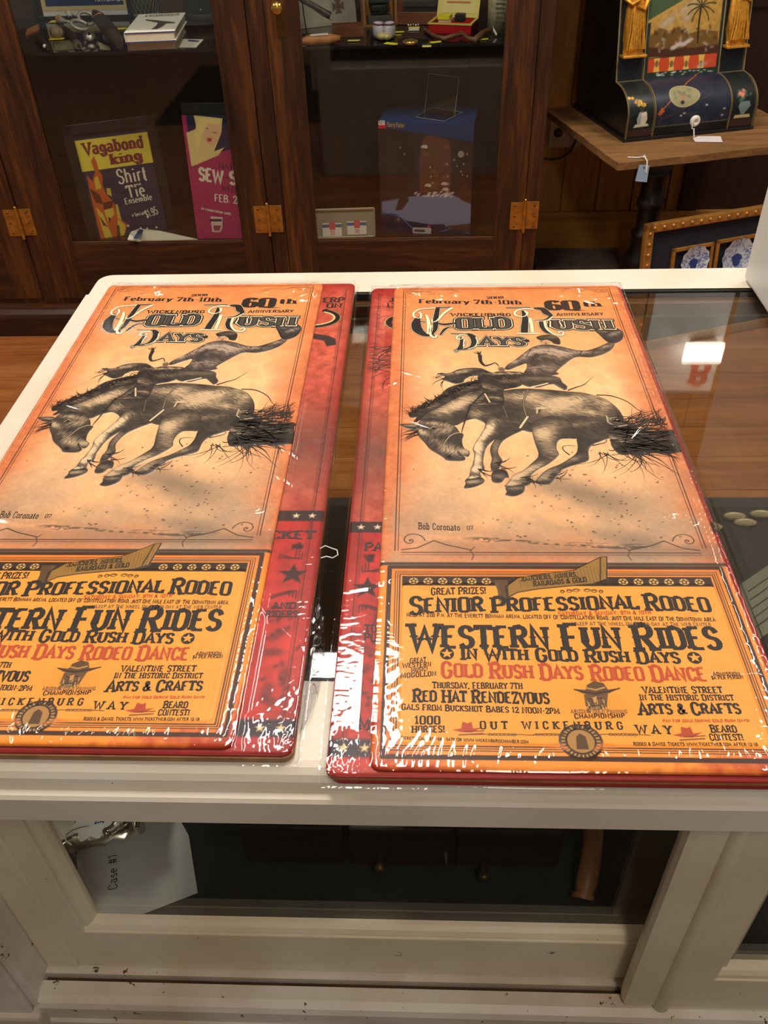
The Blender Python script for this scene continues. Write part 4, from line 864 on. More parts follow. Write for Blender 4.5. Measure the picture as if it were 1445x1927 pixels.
# title: dark letters with a cream inline and dark keyline
def title(txt, a, b, hgt, F, wv=.27, wh=.15, **kw):
    for gr, mi, z in ((.17, 0, 0.0), (.07, 1, .00012), (-.0, 0, .00024), (-.11, 6, .00036)):
        p0, p1 = F(*a), F(*b); hh = F(a[0], a[1]-hgt)[1]-p0[1]
        put_text(ink, txt, p0, p1, hh, mi, ZI+z, SG.height, (0, 1), wv=wv, wh=wh, grow=gr, **kw)
title('OLD', (592, 422), (1112, 416), 100, P5); title('USH', (408, 425), (975, 430), 88, Q5); title('AYS', (812, 575), (1244, 580), 76, P5)
def fancy(strokes, F):
    """big ornamented initial from traced strokes (points, width in px of the enlargement)"""
    for gr, mi, z in ((16, 0, .0), (9, 1, .00012), (0, 0, .00024)):
        for pts, wd, inner in strokes:
            q = np.array([F(*p) for p in pts]); k = np.linalg.norm(F(0, 0)-F(100, 0))/100
            # resample smoothly
            tt = np.linspace(0, len(q)-1, 6*len(q)); i = np.minimum(tt.astype(int), len(q)-2); f = (tt-i)[:, None]; P0 = q[np.maximum(i-1, 0)]; P1 = q[i]; P2 = q[i+1]; P3 = q[np.minimum(i+2, len(q)-1)]
            sm = .5*((2*P1)+(-P0+P2)*f+(2*P0-5*P1+4*P2-P3)*f**2+(-P0+3*P1-3*P2+P3)*f**3)
            m = mi if not (inner and mi == 0 and z > 0) else 1
            wds = np.interp(np.linspace(0, 1, len(sm)), np.linspace(0, 1, len(wd)), wd) if hasattr(wd, '__len__') else np.full(len(sm), wd)
            V, Fc = strip(sm, (wds+gr)*k); ink.add(np.column_stack([V, SG.height(V[:, 0], V[:, 1])+ZI+z+(.00005 if inner else 0)]), Fc, m)
fancy([([(400, 225), (330, 228), (240, 240), (190, 275), (200, 310), (250, 320), (262, 285), (240, 265)], 12, 1), ([(235, 310), (215, 370), (230, 430), (290, 475), (350, 485)], (40, 84, 92, 60, 24), 0), ([(310, 290), (330, 350), (330, 440), (320, 470)], (10, 26, 20, 8), 1),
       ([(420, 218), (400, 330), (395, 420), (370, 470), (400, 495), (350, 500)], (40, 50, 42, 20, 10, 8), 0), ([(555, 222), (480, 270), (410, 345), (370, 355), (365, 335)], (22, 18, 14, 10, 8), 1), ([(400, 222), (545, 218)], 16, 0),
       ([(400, 365), (480, 380), (570, 370), (612, 380), (590, 410), (530, 405), (480, 430), (440, 480)], (20, 34, 30, 14, 10, 14, 30, 14), 0), ([(355, 390), (340, 450), (360, 495), (395, 500), (405, 480)], 14, 1), ([(185, 358), (230, 350), (300, 358)], 14, 0)], P5)
fancy([([(1060, 222), (1200, 222), (1290, 220)], 14, 0), ([(1330, 240), (1250, 232), (1170, 245), (1140, 275), (1165, 300), (1230, 305), (1262, 275), (1235, 250)], 12, 1), ([(1215, 250), (1240, 320), (1235, 400), (1232, 455)], (20, 54, 62, 62), 0), ([(1285, 320), (1300, 380), (1310, 455)], 22, 1),
       ([(1160, 465), (1260, 465), (1380, 465)], 12, 1), ([(1320, 228), (1400, 235), (1440, 270), (1480, 300), (1430, 335), (1330, 345)], (26, 60, 70, 40, 20, 10), 0), ([(1500, 305), (1440, 342), (1340, 350)], 10, 1),
       ([(1390, 345), (1410, 400), (1440, 445), (1500, 470)], (40, 66, 50, 24), 0), ([(1420, 350), (1436, 410), (1480, 455), (1540, 478), (1590, 480), (1600, 455), (1570, 445), (1550, 462)], (18, 18, 16, 14, 12, 9, 8, 7), 1)], P5)
fancy([([(540, 465), (640, 468), (690, 470)], 12, 0), ([(700, 480), (640, 478), (600, 492), (600, 515), (640, 518), (655, 500)], 9, 1), ([(635, 500), (650, 550), (630, 600), (600, 620)], (18, 46, 44, 20), 0), ([(665, 520), (660, 590)], 10, 1),
       ([(690, 468), (740, 490), (765, 540), (745, 590), (680, 612), (600, 615), (575, 625), (595, 640), (615, 625)], (30, 56, 60, 50, 24, 12, 9, 8, 7), 0), ([(775, 500), (790, 545), (765, 590), (700, 612)], 9, 1)], P5)
IM = [INK, INK_CREAM, INK_RED, mat('pale_tan_ink', (196, 170, 130), .5), INK_FADE, mat('notice_yellow_ink', (243, 161, 60), .45, spec=.3), mat('dark_grey_ink', (66, 60, 54), .5)]
_o = ink.build('lettering', IM); ME_INK = _o.data; bpy.data.objects.remove(_o)

# ---- the red poster that lies under each rodeo sign
RW, RL, RZ = .354, .800, .9685
RG = Print(RW, RL, .001)
nb, nm, nf = RG.noise(50), RG.noise(9), RG.noise(3)
X, Y = RG.X, RG.Y; vb = RL*.335
c = mixc((150, 30, 26), (206, 52, 40), nb*1.2); c2 = mixc((168, 54, 40), (214, 112, 84), nb+.3*(nm-.5))
t = np.clip((Y-vb)/.02, 0, 1); c = c*(1-t[..., None])+c2*t[..., None]
t = np.clip(1-np.abs(Y-vb-.13)/.12, 0, 1)*.75*np.clip(.4+nm, 0, 1); c = c*(1-t[..., None])+np.array((92, 66, 58))/255*t[..., None]
ed = np.minimum(np.minimum(X, RW-X), np.minimum(Y, RL-Y)); t = np.clip(1-ed/.012, 0, 1)*.7*np.clip(.2+nm, 0, 1); c = c*(1-t[..., None])+np.array((120, 24, 22))/255*t[..., None]
c *= (1+.3*(nm-.5)+.15*(nf-.5))[..., None]; RG.C[:] = c
RG.poly([(0, RL-.03), (RW, RL-.022), (RW, RL), (0, RL)], (150, 26, 24), .6, .02)
for u in (.011, RW-.011): RG.line([(u, .03), (u, RL-.02)], .0012, (60, 24, 22), .8); RG.line([(u+.0025*(1 if u < .1 else -1), .03), (u+.0025*(1 if u < .1 else -1), RL-.02)], .0007, (60, 24, 22), .7)
RG.rect(.0, RW, vb, vb+.016, (40, 32, 32), .9, .002); RG.rect(.0, RW, .016, .032, (38, 40, 52), .9, .003)
for u in (.012, .028, RW-.028, RW-.012): RG.poly(star2(u, vb+.008, .0042), (232, 206, 170)); RG.poly(star2(u, .024, .0042), (240, 206, 140))
DKR = (58, 22, 22)
for u in (.022, RW-.022):
    RG.poly(star2(u, vb-.075, .014), DKR); sg = 1 if u < .1 else -1
    for k in range(3): RG.line([(u-sg*.006+sg*k*.003, vb-.046+k*.003), (u-sg*.006+sg*k*.003, vb-.054+k*.0), (u+sg*.016, vb-.046+k*.003-.008)], .0012, DKR, .9); RG.line([(u-sg*.006+sg*k*.003, vb-.106+k*.002), (u-sg*.006+sg*k*.003, vb-.096), (u+sg*.016, vb-.106+k*.002)], .0012, DKR, .9)
    for k in range(14): RG.blob((u+.008*(rr.random()-.5), vb-.036+.007*(rr.random()-.5)), .003, .002, rr.random()*3, DKR, .7, 2)
    for yy in (.1, .12, .075, .06, .05): RG.blob((u+.012*(rr.random()-.5), yy), .009, .005, rr.random()*3, (86, 26, 24), .6, 2)
    for k in range(22): RG.blob((u+.03*(rr.random()-.5), .04+.12*rr.random()), .002+.003*rr.random(), .002, rr.random()*3, (80, 22, 22), .6, 2)
# hair and hooves of the other picture, gold-edged letters at the margins
for k in range(30): RG.line(curve((.034, RL-.20+.02*rr.normal()), math.radians(rr.normal(190, 20)), .03, rr.normal(.6, .5)), .0011, (44, 34, 32), .9)
RG.poly([(RW-.05, RL-.150), (RW-.026, RL-.158), (RW-.016, RL-.166), (RW-.014, RL-.182), (RW-.026, RL-.186), (RW-.031, RL-.171), (RW-.05, RL-.164)], (58, 44, 40))
RG.line(arc(RW-.052, RL-.108, .034, .024, -80, 60, 14), .011, (30, 24, 24)); RG.line(arc(RW-.052, RL-.108, .030, .020, -80, 60, 14), .0028, (232, 206, 150)); RG.line(arc(RW-.052, RL-.108, .0385, .0285, -80, 60, 14), .0012, (200, 160, 100))
RG.line(arc(.052, RL-.105, .026, .02, 120, 250, 12), .010, (40, 30, 28)); RG.line(arc(.052, RL-.105, .030, .0235, 120, 250, 12), .0014, (226, 190, 120))
ME_RED = RG.mesh('printed_sheet', M_INK)
ink = MB()
RK = dict(wv=.22, wh=.14)
def TR_(t, x0, x1, y, hh, z=.0003, **kw): put_text(ink, t, (x0, y), (x1, y), hh, 0, z, None, None, **kw)
TR_('PA', .017, .034, vb-.026, .011, **RK); TR_('CKET', RW-.050, RW-.006, vb-.026, .011, **RK)
TR_('TOP', .022, .038, vb-.128, .008, **RK); TR_('PUL', .022, .038, vb-.138, .008, **RK); TR_('AND', RW-.036, RW-.014, vb-.118, .007, **RK); TR_('RIDERS', RW-.040, RW-.012, vb-.128, .007, **RK)
TR_('MA', .022, .040, .040, .011, **RK); TR_('J', .026, .033, RL-.045, .012, **RK); TR_('13', .022, .036, RL-.062, .012, **RK); TR_('ERP', RW-.042, RW-.012, RL-.062, .014, **RK); TR_('ON', RW-.036, RW-.014, RL-.078, .012, **RK)
_o = ink.build('lettering', mat('dark_red_ink', (52, 20, 20), .5)); ME_RINK = _o.data; bpy.data.objects.remove(_o)

M_RIM = mat('sign_rim_brown', (150, 84, 52), .5, noise=.3, nscale=90); M_CARD = mat('backing_card', (150, 112, 70), .8, noise=.25, nscale=70); M_REDRIM = mat('red_rim', (150, 32, 24), .4)
def edge_slab(w, l, z0, z1, inset, rc=.009):
    m = MB(); q = [(a+0, b) for a, b in rrect(inset, w-inset, inset, l-inset, rc)]; m.prism(q, z0, z1, 0); return m
def sign(name, label, me, inkme, x, y, z, rot, w, l, rim, group):
    t = thing(name, label, 'sign', (x, y, z), (0, 0, rot), group)
    for nm, m in (('printed_sheet', me), ('lettering', inkme)):
        o = bpy.data.objects.new(nm, m); COL.objects.link(o); o.parent = t
    edge_slab(w, l, -.0030, -.0012, .0006).build('rolled_rim', rim, t)
    return t
def flat_sheet(name, label, cat, x, y, z0, z1, rot, w, l, m, group=None):
    o = edge_slab(w, l, 0, z1-z0, 0).build(name, m); o.location = (x, y, z0); o.rotation_euler = (0, 0, rot); tag(o, label, cat, group); return o
RX, RY = -.0700, .3535
flat_sheet('tin_sign', 'red edged tin sign lying at the very bottom of the right stack', 'sign', RX+.003, RY-.001, .9600, .9632, 0, RW-.004, RL, M_REDRIM)
flat_sheet('backing_card', 'brown backing card showing under the red poster of the right stack', 'card', RX, RY, .9632, .9655, 0, RW, RL, M_CARD)
sign('tin_sign', 'red poster sign poking out left of and under the right rodeo sign', ME_RED, ME_RINK, RX, RY, .9685, 0, RW, RL, M_REDRIM, 'tin signs on the counter')
sign('tin_sign', 'right orange rodeo sign with bucking horse, beside the bare counter glass', ME_SHEET, ME_INK, SX0, SY0, .9725, 0, SW, SL, M_RIM, 'tin signs on the counter')
LX, LY = -.4565, .3735; RRX = -.4495; rot = -.004
flat_sheet('backing_card', 'brown backing card showing at the lower edge of the left stack', 'card', RRX, LY-.004, .9600, .9655, 0, RW, RL, M_CARD)
sign('tin_sign', 'red poster sign poking out right of and under the left rodeo sign', ME_RED, ME_RINK, RRX, LY-.003, .9685, 0, RW, RL, M_REDRIM, 'tin signs on the counter')
sign('tin_sign', 'left orange rodeo sign with bucking horse, cut off by the left picture edge', ME_SHEET, ME_INK, LX, LY+.001, .9725, 0, SW, SL, M_RIM, 'tin signs on the counter')

# ------------------------------------------------------------------ shrink wrap over each stack
M_FILM = clear('shrink_film', (.985, .985, .985), 1.0, .045, 1.5)
def wrap(name, label, ox, oy, rx, ry, seed):
    """ox, oy: corner of the upper sign; rx, ry: corner of the poster below; one wrinkled clear skin over both"""
    r = np.random.default_rng(seed); g0 = .006; res = .0011
    x0, x1 = rx-g0, rx+RW+g0; y0, y1 = ry-g0, ry+RL+g0
    nx, ny = int((x1-x0)/res)+1, int((y1-y0)/res)+1; X, Y = np.meshgrid(np.linspace(x0, x1, nx), np.linspace(y0, y1, ny))
    def inside(a, b, w, l): return np.minimum(np.minimum(X-a, a+w-X), np.minimum(Y-b, b+l-Y))
    do, dr = inside(ox, oy, SW, SL), inside(rx, ry, RW, RL)
    sm = lambda t: np.clip(t, 0, 1)**2*(3-2*np.clip(t, 0, 1))
    z = .9612+(.9705-.9612)*sm((dr+.004)/.004)+.0045*sm((do+.009)/.009)
    z = z+.0010*sm((do-.004)/.006)
    wx = tnoise(X*55, Y*310+13*tnoise(X*30, Y*30)+seed)-.5; wy = tnoise(X*330+11*tnoise(X*25, Y*25), Y*60+seed*3)-.5
    fx = tnoise(X*170+5, Y*760+9*tnoise(X*60, Y*60)+seed)-.5; fy = tnoise(X*780+8*tnoise(X*50, Y*60), Y*150+seed)-.5
    cr = tnoise(X*300+17, Y*300+seed*5)-.5+(tnoise(X*620+3, Y*620+seed)-.5)*.6
    side = np.exp(-np.abs(np.minimum(X-ox, ox+SW-X)-.006)/.0055); base = np.exp(-np.abs(Y-oy-.010)/.009); top = np.exp(-np.abs(oy+SL-Y-.012)/.020)
    side2 = np.exp(-np.abs(np.minimum(X-rx, rx+RW-X)-.006)/.010)
    cx = np.minimum(np.abs(X-rx), np.abs(rx+RW-X)); cy_ = np.minimum(np.abs(Y-ry), np.abs(ry+RL-Y)); corner = np.exp(-np.hypot(cx, cy_)/.028)
    patch = np.clip((tnoise(X*17+seed, Y*13)-.45)*3, 0, 1)
    frontness = .5+.35*np.clip((oy+.5-Y)/.5, 0, 1)
    z = z+.00085*wx*(side*.9+side2*.35)*frontness+.00034*fx*(side+side2*.6)*frontness*1.1+.0011*wy*base+.00042*fy*base*1.3+.0010*wy*top*.7+.0013*cr*corner+.0007*cr*top*patch
    z = z+.0006*(tnoise(X*24+3, Y*11+seed)-.5)+.0011*(tnoise(X*9+1, Y*6+seed*2)-.5)*sm(dr/.04)
    creases = 0
    for k in range(9):   # a few pulled creases from the corners and the middle of the long sides
        cxk, cyk = ((rx+.02 if r.random() < .5 else rx+RW-.02), ry+RL*r.random()); a = r.normal(0, .5) + (0 if cxk < ox+.1 else PI); L = .03+.05*r.random()
        u = (X-cxk)*math.cos(a)+(Y-cyk)*math.sin(a); v = -(X-cxk)*math.sin(a)+(Y-cyk)*math.cos(a)
        creases = creases+.0011*np.exp(-(v/.0022)**2)*np.exp(-((u-L/2)/L)**2*3)
    for (bx, by, R_, hgt_, wd_) in ((ox+SW-.045, oy+SL-.045, .026, .0074, .0100), (ox+.06, oy+SL-.030, .022, .0052, .0080), (ox+SW-.03, oy+.275, .010, .0018, .004), (rx+RW-.022, ry+.03, .010, .0022, .004), (rx+.022, ry+.026, .010, .0022, .004)):
        rad = np.hypot((X-bx), (Y-by)*1.5); ang_ = np.arctan2(Y-by, X-bx); creases = creases+hgt_*np.exp(-((rad-R_*(1+.25*np.sin(2*ang_+seed)))/wd_)**2)*(.55+.45*np.sin(ang_*1.5+seed))
    z = z+creases+.0009
    z = np.maximum(z, .9606)
    idx = np.arange(nx*ny).reshape(ny, nx); F = np.stack([idx[:-1, :-1], idx[:-1, 1:], idx[1:, 1:], idx[1:, :-1]], -1).reshape(-1, 4)
    me = bpy.data.meshes.new(name); V = np.stack([X, Y, z], -1).reshape(-1, 3).astype(np.float32)
    me.vertices.add(len(V)); me.vertices.foreach_set('co', V.ravel()); me.loops.add(F.size); me.loops.foreach_set('vertex_index', F.ravel().astype(np.int32))
    me.polygons.add(len(F)); me.polygons.foreach_set('loop_start', np.arange(0, F.size, 4, dtype=np.int32)); me.polygons.foreach_set('loop_total', np.full(len(F), 4, np.int32))
    me.polygons.foreach_set('use_smooth', np.ones(len(F), bool)); me.update(calc_edges=True); me.materials.append(M_FILM)
    o = bpy.data.objects.new(name, me); COL.objects.link(o); tag(o, label, 'plastic wrap', 'shrink wrap over the signs'); return o
wr = wrap('plastic_wrap', 'clear crinkled shrink wrap around the right stack of signs', SX0, SY0, RX, RY, 3)
wl = wrap('plastic_wrap', 'clear crinkled shrink wrap around the left stack of signs', LX, LY, RRX, LY-.003, 8)
M_FLAP = clear('bunched_film', (.75, .76, .78), 1.0, .12, 1.9)
mb = MB()   # bunched loose film along the right edge of the left stack
pts = []; n = 40; rr2 = np.random.default_rng(4)
for i in range(n):
    t = i/(n-1); y = .395+t*.14; wd = .012*math.sin(PI*t)**.7+.002
    for k in range(7):
        u = k/6; pts.append((RRX+RW+.001+wd*u, y+.002*rr2.normal(), .9615+.007*(1-u)*(.6+.4*math.sin(9*t+k))+.0022*abs(rr2.normal())))
mb.add(pts, [(i*7+k, i*7+k+1, (i+1)*7+k+1, (i+1)*7+k) for i in range(n-1) for k in range(6)], 0, False)
mb.build('loose_flap', M_FLAP, wl)
mb = MB(); mb.tube([onz(px, py, .966) for px, py in ((601, 1033), (612, 1027), (622, 1031), (634, 1035), (636, 1044), (626, 1050), (614, 1047), (604, 1050))], .0006, 6); mb.build('loose_thread', mat('film_thread', (222, 222, 216), .3), wl)

# ------------------------------------------------------------------ leaning / rotated frames
class Plane:
    """a real plane through a bottom-left and bottom-right point, leaning back by tilt degrees"""
    def __init__(s, bl, br, tilt):
        s.o = np.array(bl, float); ax = np.array(br, float)-s.o; ax[2] = 0; s.ax = ax/np.linalg.norm(ax)
        back = np.array([-s.ax[1], s.ax[0], 0]); t = math.radians(tilt); s.az = np.array([0, 0, 1])*math.cos(t)+back*math.sin(t); s.ay = np.cross(s.az, s.ax)
    def __call__(s, px, py, off=0.0):
        p = onplane(px, py, s.o+s.ay*off, s.ay)-s.o; return np.array([p@s.ax, p@s.az])
    def root(s, name, label, cat, group=None):
        t = thing(name, label, cat, group=group); return basis(t, s.o, s.ax, s.ay, s.az)
def upright(mb, off=0.0):
    """XY art -> standing in local XZ, facing -Y"""
    mb.v = [(p[0], off-p[2], p[1]) for p in mb.v]; return mb
def standing(off): return lambda X, Y, H: (X, np.full_like(X, off), Y)

ZD = .335
# --- VAGABOND king shirt-and-tie show card in a black frame
pl = Plane(onz(186, 450, ZD), onz(309, 431, ZD), 9)
t = pl.root('show_card', 'black framed yellow and navy show card for a shirt and tie', 'show card')
tl, tr_ = pl(141, 255), pl(275, 239); w = tr_[0]; hgt = (tl[1]+tr_[1])/2
x0 = min(tl[0], 0)
VP = Print(w, hgt, .0008); X, Y = VP.X, VP.Y; nm = VP.noise(8)
VP.C[:] = mixc((44, 40, 62), (60, 54, 78), nm)
yb = pl(163, 325)[1]; yt = pl(142, 265)[1]
VP.rect(0, w, yb+.004, yt, (214, 196, 74)); VP.rect(0, w, yt, hgt, (44, 46, 74))
def V5(a, b): q = pl(130+a*.15225, 220+b*.15225); return (q[0], q[1])
VP.poly([V5(*q) for q in ((270, 550), (302, 480), (340, 560), (365, 660), (410, 720), (415, 850), (470, 970), (550, 1050), (590, 1180), (660, 1280), (720, 1330), (700, 1420), (640, 1540), (400, 1540), (340, 1300), (250, 900), (215, 720), (290, 790), (320, 680))], (186, 92, 40), 1, .002)
for q in (((310, 760), (350, 730), (400, 880), (330, 900)), ((430, 1150), (540, 1120), (560, 1200), (480, 1300)), ((600, 1260), (700, 1340), (680, 1480), (600, 1500)), ((330, 1110), (420, 1200), (560, 1540), (450, 1520)), ((460, 880), (510, 880), (530, 980), (470, 960)), ((570, 1080), (600, 1080), (650, 1280), (600, 1250))): VP.poly([V5(*p) for p in q], (206, 184, 70), .9, .002)
for q in (((250, 880), (380, 960), (420, 1080), (330, 1060)), ((480, 1240), (520, 1250), (500, 1310)), ((590, 1340), (620, 1340), (640, 1500), (590, 1510)), ((370, 1220), (480, 1360), (420, 1340)), ((420, 1060), (560, 1030), (520, 1130), (430, 1150))): VP.poly([V5(*p) for p in q], (88, 44, 32), .9, .002)
for q in ((730, 1345), (885, 1375), (965, 1380), (1080, 1365)): VP.poly(disc2(*V5(*q), .004), (206, 200, 180))
me = VP.mesh('print', M_INK, fn=standing(-.001)); o = bpy.data.objects.new('printed_card', me); COL.objects.link(o); o.parent = t
ink = MB(); C_RED = mat('maroon_print', (122, 44, 40), .5); C_WHT = mat('offwhite_print', (216, 208, 184), .5)
def VT(tx, a, b, hh, mi, **kw): p0, p1 = np.array(V5(*a)), np.array(V5(*b)); put_text(ink, tx, p0, p1, np.linalg.norm(np.array(V5(a[0], a[1]-hh))-p0), mi, .0004, None, None, **kw)
GOTH = dict(wv=.26, wh=.12, serif=True, spur=True)
VT('Vagabond', (190, 470), (930, 370), 145, 0, **GOTH); VT('king', (520, 590), (910, 530), 130, 0, **GOTH)
VT('Shirt', (610, 830), (975, 775), 175, 1, wv=.17, wh=.08, serif=False); VT('and', (800, 850), (890, 838), 28, 1, serif=False); VT('Tie', (730, 1005), (950, 965), 145, 1, wv=.17, wh=.1, serif=False); VT('Ensemble', (695, 1080), (1030, 1020), 70, 1, serif=False)
VT('a Special', (780, 1230), (930, 1205), 40, 1, serif=False); VT('$1.95', (960, 1250), (1105, 1190), 90, 1, serif=False)
upright(ink, -.0013).build('lettering', [C_RED, C_WHT], t)
fl_ = pl(112, 233); fr_ = pl(289, 219); ft = .012
mb = MB(); a, b, c_ = fl_[0], w+(.0-fl_[0]), (fl_[1]+fr_[1])/2
mb.box(a, -.002, -.012, .006, -.003, c_, .002); mb.box(w+.002, b, -.012, .006, -.003, c_, .002); mb.box(a, b, -.012, .006, hgt+.002, c_, .002); mb.box(a, b, 0, .008, 0, c_)
mb.build('frame', mat('black_frame', (20, 18, 18), .35), t)
# --- SEW week card, half hidden by the door stile
pl2 = Plane(onz(372, 449, ZD), onz(452, 449, ZD+.0), 8)
t = pl2.root('show_card', 'magenta sewing week show card with a blonde woman', 'show card')
q = pl2(351, 217); w2, h2 = .215, q[1]
SP = Print(w2, h2, .001); nm = SP.noise(10); SP.C[:] = mixc((150, 40, 84), (168, 50, 96), nm)
def W5(a, b): p = pl2(a*.3876, 180+b*.3876); return (p[0], p[1])
SP.poly([W5(*p) for p in ((930, 350), (1000, 300), (1110, 262), (1300, 240), (1300, 40), (900, 60))], (30, 34, 66), 1, .002)
SP.poly([W5(*p) for p in ((905, 180), (955, 160), (940, 95), (1080, 110), (1075, 180), (1040, 270), (1090, 250), (1060, 290), (930, 345))], (214, 192, 126), 1, .002)
SP.poly([W5(*p) for p in ((990, 125), (1070, 130), (1072, 190), (1040, 245), (1000, 230), (975, 180))], (216, 172, 134), 1, .002)
for p in ((1000, 157), (1045, 180)): SP.line([W5(p[0]-10, p[1]-2), W5(p[0]+10, p[1]+3)], .0018, (60, 50, 44))
SP.poly([W5(*p) for p in ((1003, 207), (1028, 205), (1026, 222), (1010, 224))], (178, 62, 54), 1, .001)
SP.poly([W5(*p) for p in ((960, 110), (1080, 112), (1070, 140), (1010, 135), (980, 200), (960, 260), (940, 200))], (226, 206, 130), .9, .002)
SP.poly([W5(*p) for p in ((1022, 585), (1080, 590), (1080, 640), (1070, 662), (1030, 662))], (198, 180, 170)); SP.rect(W5(1022, 640)[0], W5(1080, 640)[0], W5(0, 612)[1], W5(0, 600)[1], (60, 40, 60)); SP.poly([W5(*p) for p in ((1035, 630), (1075, 630), (1065, 655), (1040, 655))], (150, 60, 80))
me = SP.mesh('print', M_INK, fn=standing(-.001)); o = bpy.data.objects.new('printed_card', me); COL.objects.link(o); o.parent = t
ink = MB()
def WT(tx, a, b, hh, mi, **kw): p0, p1 = np.array(W5(*a)), np.array(W5(*b)); put_text(ink, tx, p0, p1, np.linalg.norm(np.array(W5(a[0], a[1]-hh))-p0), mi, .0004, None, None, **kw)
WT('NATIONAL', (1062, 350), (1240, 372), 22, 1, serif=False); WT('SEW', (965, 408), (1083, 422), 58, 0, wv=.28, wh=.2, serif=False); WT('-', (1088, 420), (1112, 424), 58, 1, serif=False); WT('SAVE', (1115, 428), (1290, 440), 58, 0, wv=.28, wh=.2, serif=False); WT('WEEK', (1080, 462), (1160, 470), 24, 1, serif=False)
WT('FEB. 20-27', (1042, 512), (1230, 530), 34, 0, serif=False); WT('in cooperation with', (978, 552), (1120, 580), 14, 0, serif=False)
upright(ink, -.0013).build('lettering', [C_WHT, mat('plum_print', (70, 24, 50), .5)], t)
MB().box(0, w2, 0, .004, 0, h2).build('easel_back', mat('card_back', (70, 60, 50), .8), t)
mb = MB(); mb.box(-.002, w2+.03, .012, .03, 0, h2+.035, .002); mb.build('dark_backing_frame', mat('black_frame', (20, 18, 18), .35), t)
# --- white pennant lying on the deck in front of the show cards
a, b, c_, d_ = [onz(x_, y_, ZD+.008) for x_, y_ in ((232, 452), (252, 432), (372, 449), (300, 455))]
mb = MB(); P = [onz(*p, ZD+.03) if i < 4 else onz(*p, ZD+.004) for i, p in enumerate(((240, 450), (246, 436), (262, 430), (300, 434), (372, 450), (330, 453), (270, 454)))]
mb.add([tuple(p) for p in P]+[tuple(np.array(p)-[0, 0, .004]) for p in P], [tuple(range(7)), tuple(range(13, 6, -1))]+[(i, (i+1) % 7, 7+(i+1) % 7, 7+i) for i in range(7)])
o = mb.build('pennant', mat('pennant_white', (196, 190, 172), .7)); tag(o, 'small white paper pennant lying in front of the framed yellow and navy card', 'pennant')
mb = MB(); Q = [np.array(onz(*p, ZD+.031)) for p in ((262, 431.5), (270, 433), (260, 449), (251, 449))]; mb.add([tuple(p+[0, -.001, .0015]) for p in Q]+[tuple(p) for p in Q], [(0, 1, 2, 3), (7, 6, 5, 4), (0, 1, 5, 4), (1, 2, 6, 5), (2, 3, 7, 6), (3, 0, 4, 7)]); mb.build('blue_band', mat('navy_felt', (44, 52, 84), .8), o)

# --- boxed castle building set
FLp, FRp = onz(717, 437, ZD), onz(884, 443, ZD); pl3 = Plane(FLp, FRp, 0)
t = pl3.root('toy_box', 'large blue building set box with snowy tower picture', 'toy box'); bw = np.linalg.norm((FRp-FLp)[:2]); bh = .362; bd = .215
TP = Print(bw, bh, .0009); X, Y = TP.X, TP.Y; nm = TP.noise(20); nf = TP.noise(5)
def L5(a, b): p = pl3(580+a*.25606, 200+b*.25606); return (p[0], p[1])
TP.C[:] = mixc((34, 24, 22), (54, 36, 30), nm)
TP.blob(L5(930, 560), .06, .13, 0, (84, 90, 126), .7); TP.blob(L5(600, 500), .03, .1, 0, (60, 40, 34), .5); TP.blob(L5(1150, 600), .03, .08, 0, (64, 38, 30), .6)
TP.poly([L5(*p) for p in ((540, 700), (760, 660), (1060, 650), (1280, 760), (1280, 900), (540, 860))], (124, 132, 166), .95, .006)
TP.poly([L5(*p) for p in ((530, 780), (640, 790), (720, 840), (900, 870), (1000, 866), (1010, 900), (1200, 880), (1250, 960), (480, 970))], (22, 32, 58), 1, .003)
TP.poly([L5(*p) for p in ((500, 80), (1260, 110), (1260, 270), (1210, 262), (1040, 232), (800, 196), (500, 150))], (24, 52, 104), 1, .004)
tw = [L5(*p) for p in ((820, 640), (816, 420), (826, 300), (850, 230), (905, 210), (1030, 250), (1050, 330), (1044, 640))]; TP.poly(tw, (96, 62, 46), 1, .002)
rr3 = np.random.default_rng(9)
for gx in (858, 930, 1008):
    for gy in (300, 350, 430, 480, 525, 580, 610):
        p = L5(gx+rr3.normal(0, 8), gy+rr3.normal(0, 6)); TP.poly([(p[0]-.012, p[1]-.001), (p[0]-.006, p[1]+.007), (p[0]+.008, p[1]+.008), (p[0]+.013, p[1]), (p[0]+.006, p[1]-.004)], ((204, 196, 188), (120, 80, 50), (92, 58, 42))[int(rr3.integers(0, 3))], .9, .002)
for k in range(40):
    p = L5(770+300*rr3.random(), 640+30*rr3.random()-abs(rr3.normal(0, 8))); TP.blob(p, .006, .003, rr3.random(), (208, 202, 200), .8, 2)
for k in range(20): p = L5(rr3.choice([690, 880, 1030, 1120, 1180])+rr3.normal(0, 24), 300+400*rr3.random()); TP.blob(p, .003, .004, 0, (196, 190, 186), .7, 2)
TP.poly([L5(*p) for p in ((640, 765), (680, 640), (720, 650), (740, 690), (690, 760))], (58, 44, 40), 1, .003); TP.poly([L5(*p) for p in ((1090, 660), (1150, 540), (1200, 620), (1220, 720), (1150, 700))], (76, 44, 36), 1, .004)
TP.poly(disc2(*L5(1122, 352), .0105), (150, 140, 136), 1, .001)
for q, wd in ((((530, 790), (600, 788), (680, 815), (760, 890), (830, 935), (900, 945)), .004), (((980, 920), (1050, 895), (1120, 905), (1190, 940)), .004)): TP.line([L5(*p) for p in q], wd, (70, 110, 170), .9)
TP.poly(rrect(L5(762, 0)[0], L5(912, 0)[0], L5(0, 905)[1], L5(0, 862)[1], .004), (186, 176, 176)); TP.poly(disc2(*L5(884, 884), .0045), (206, 84, 84))
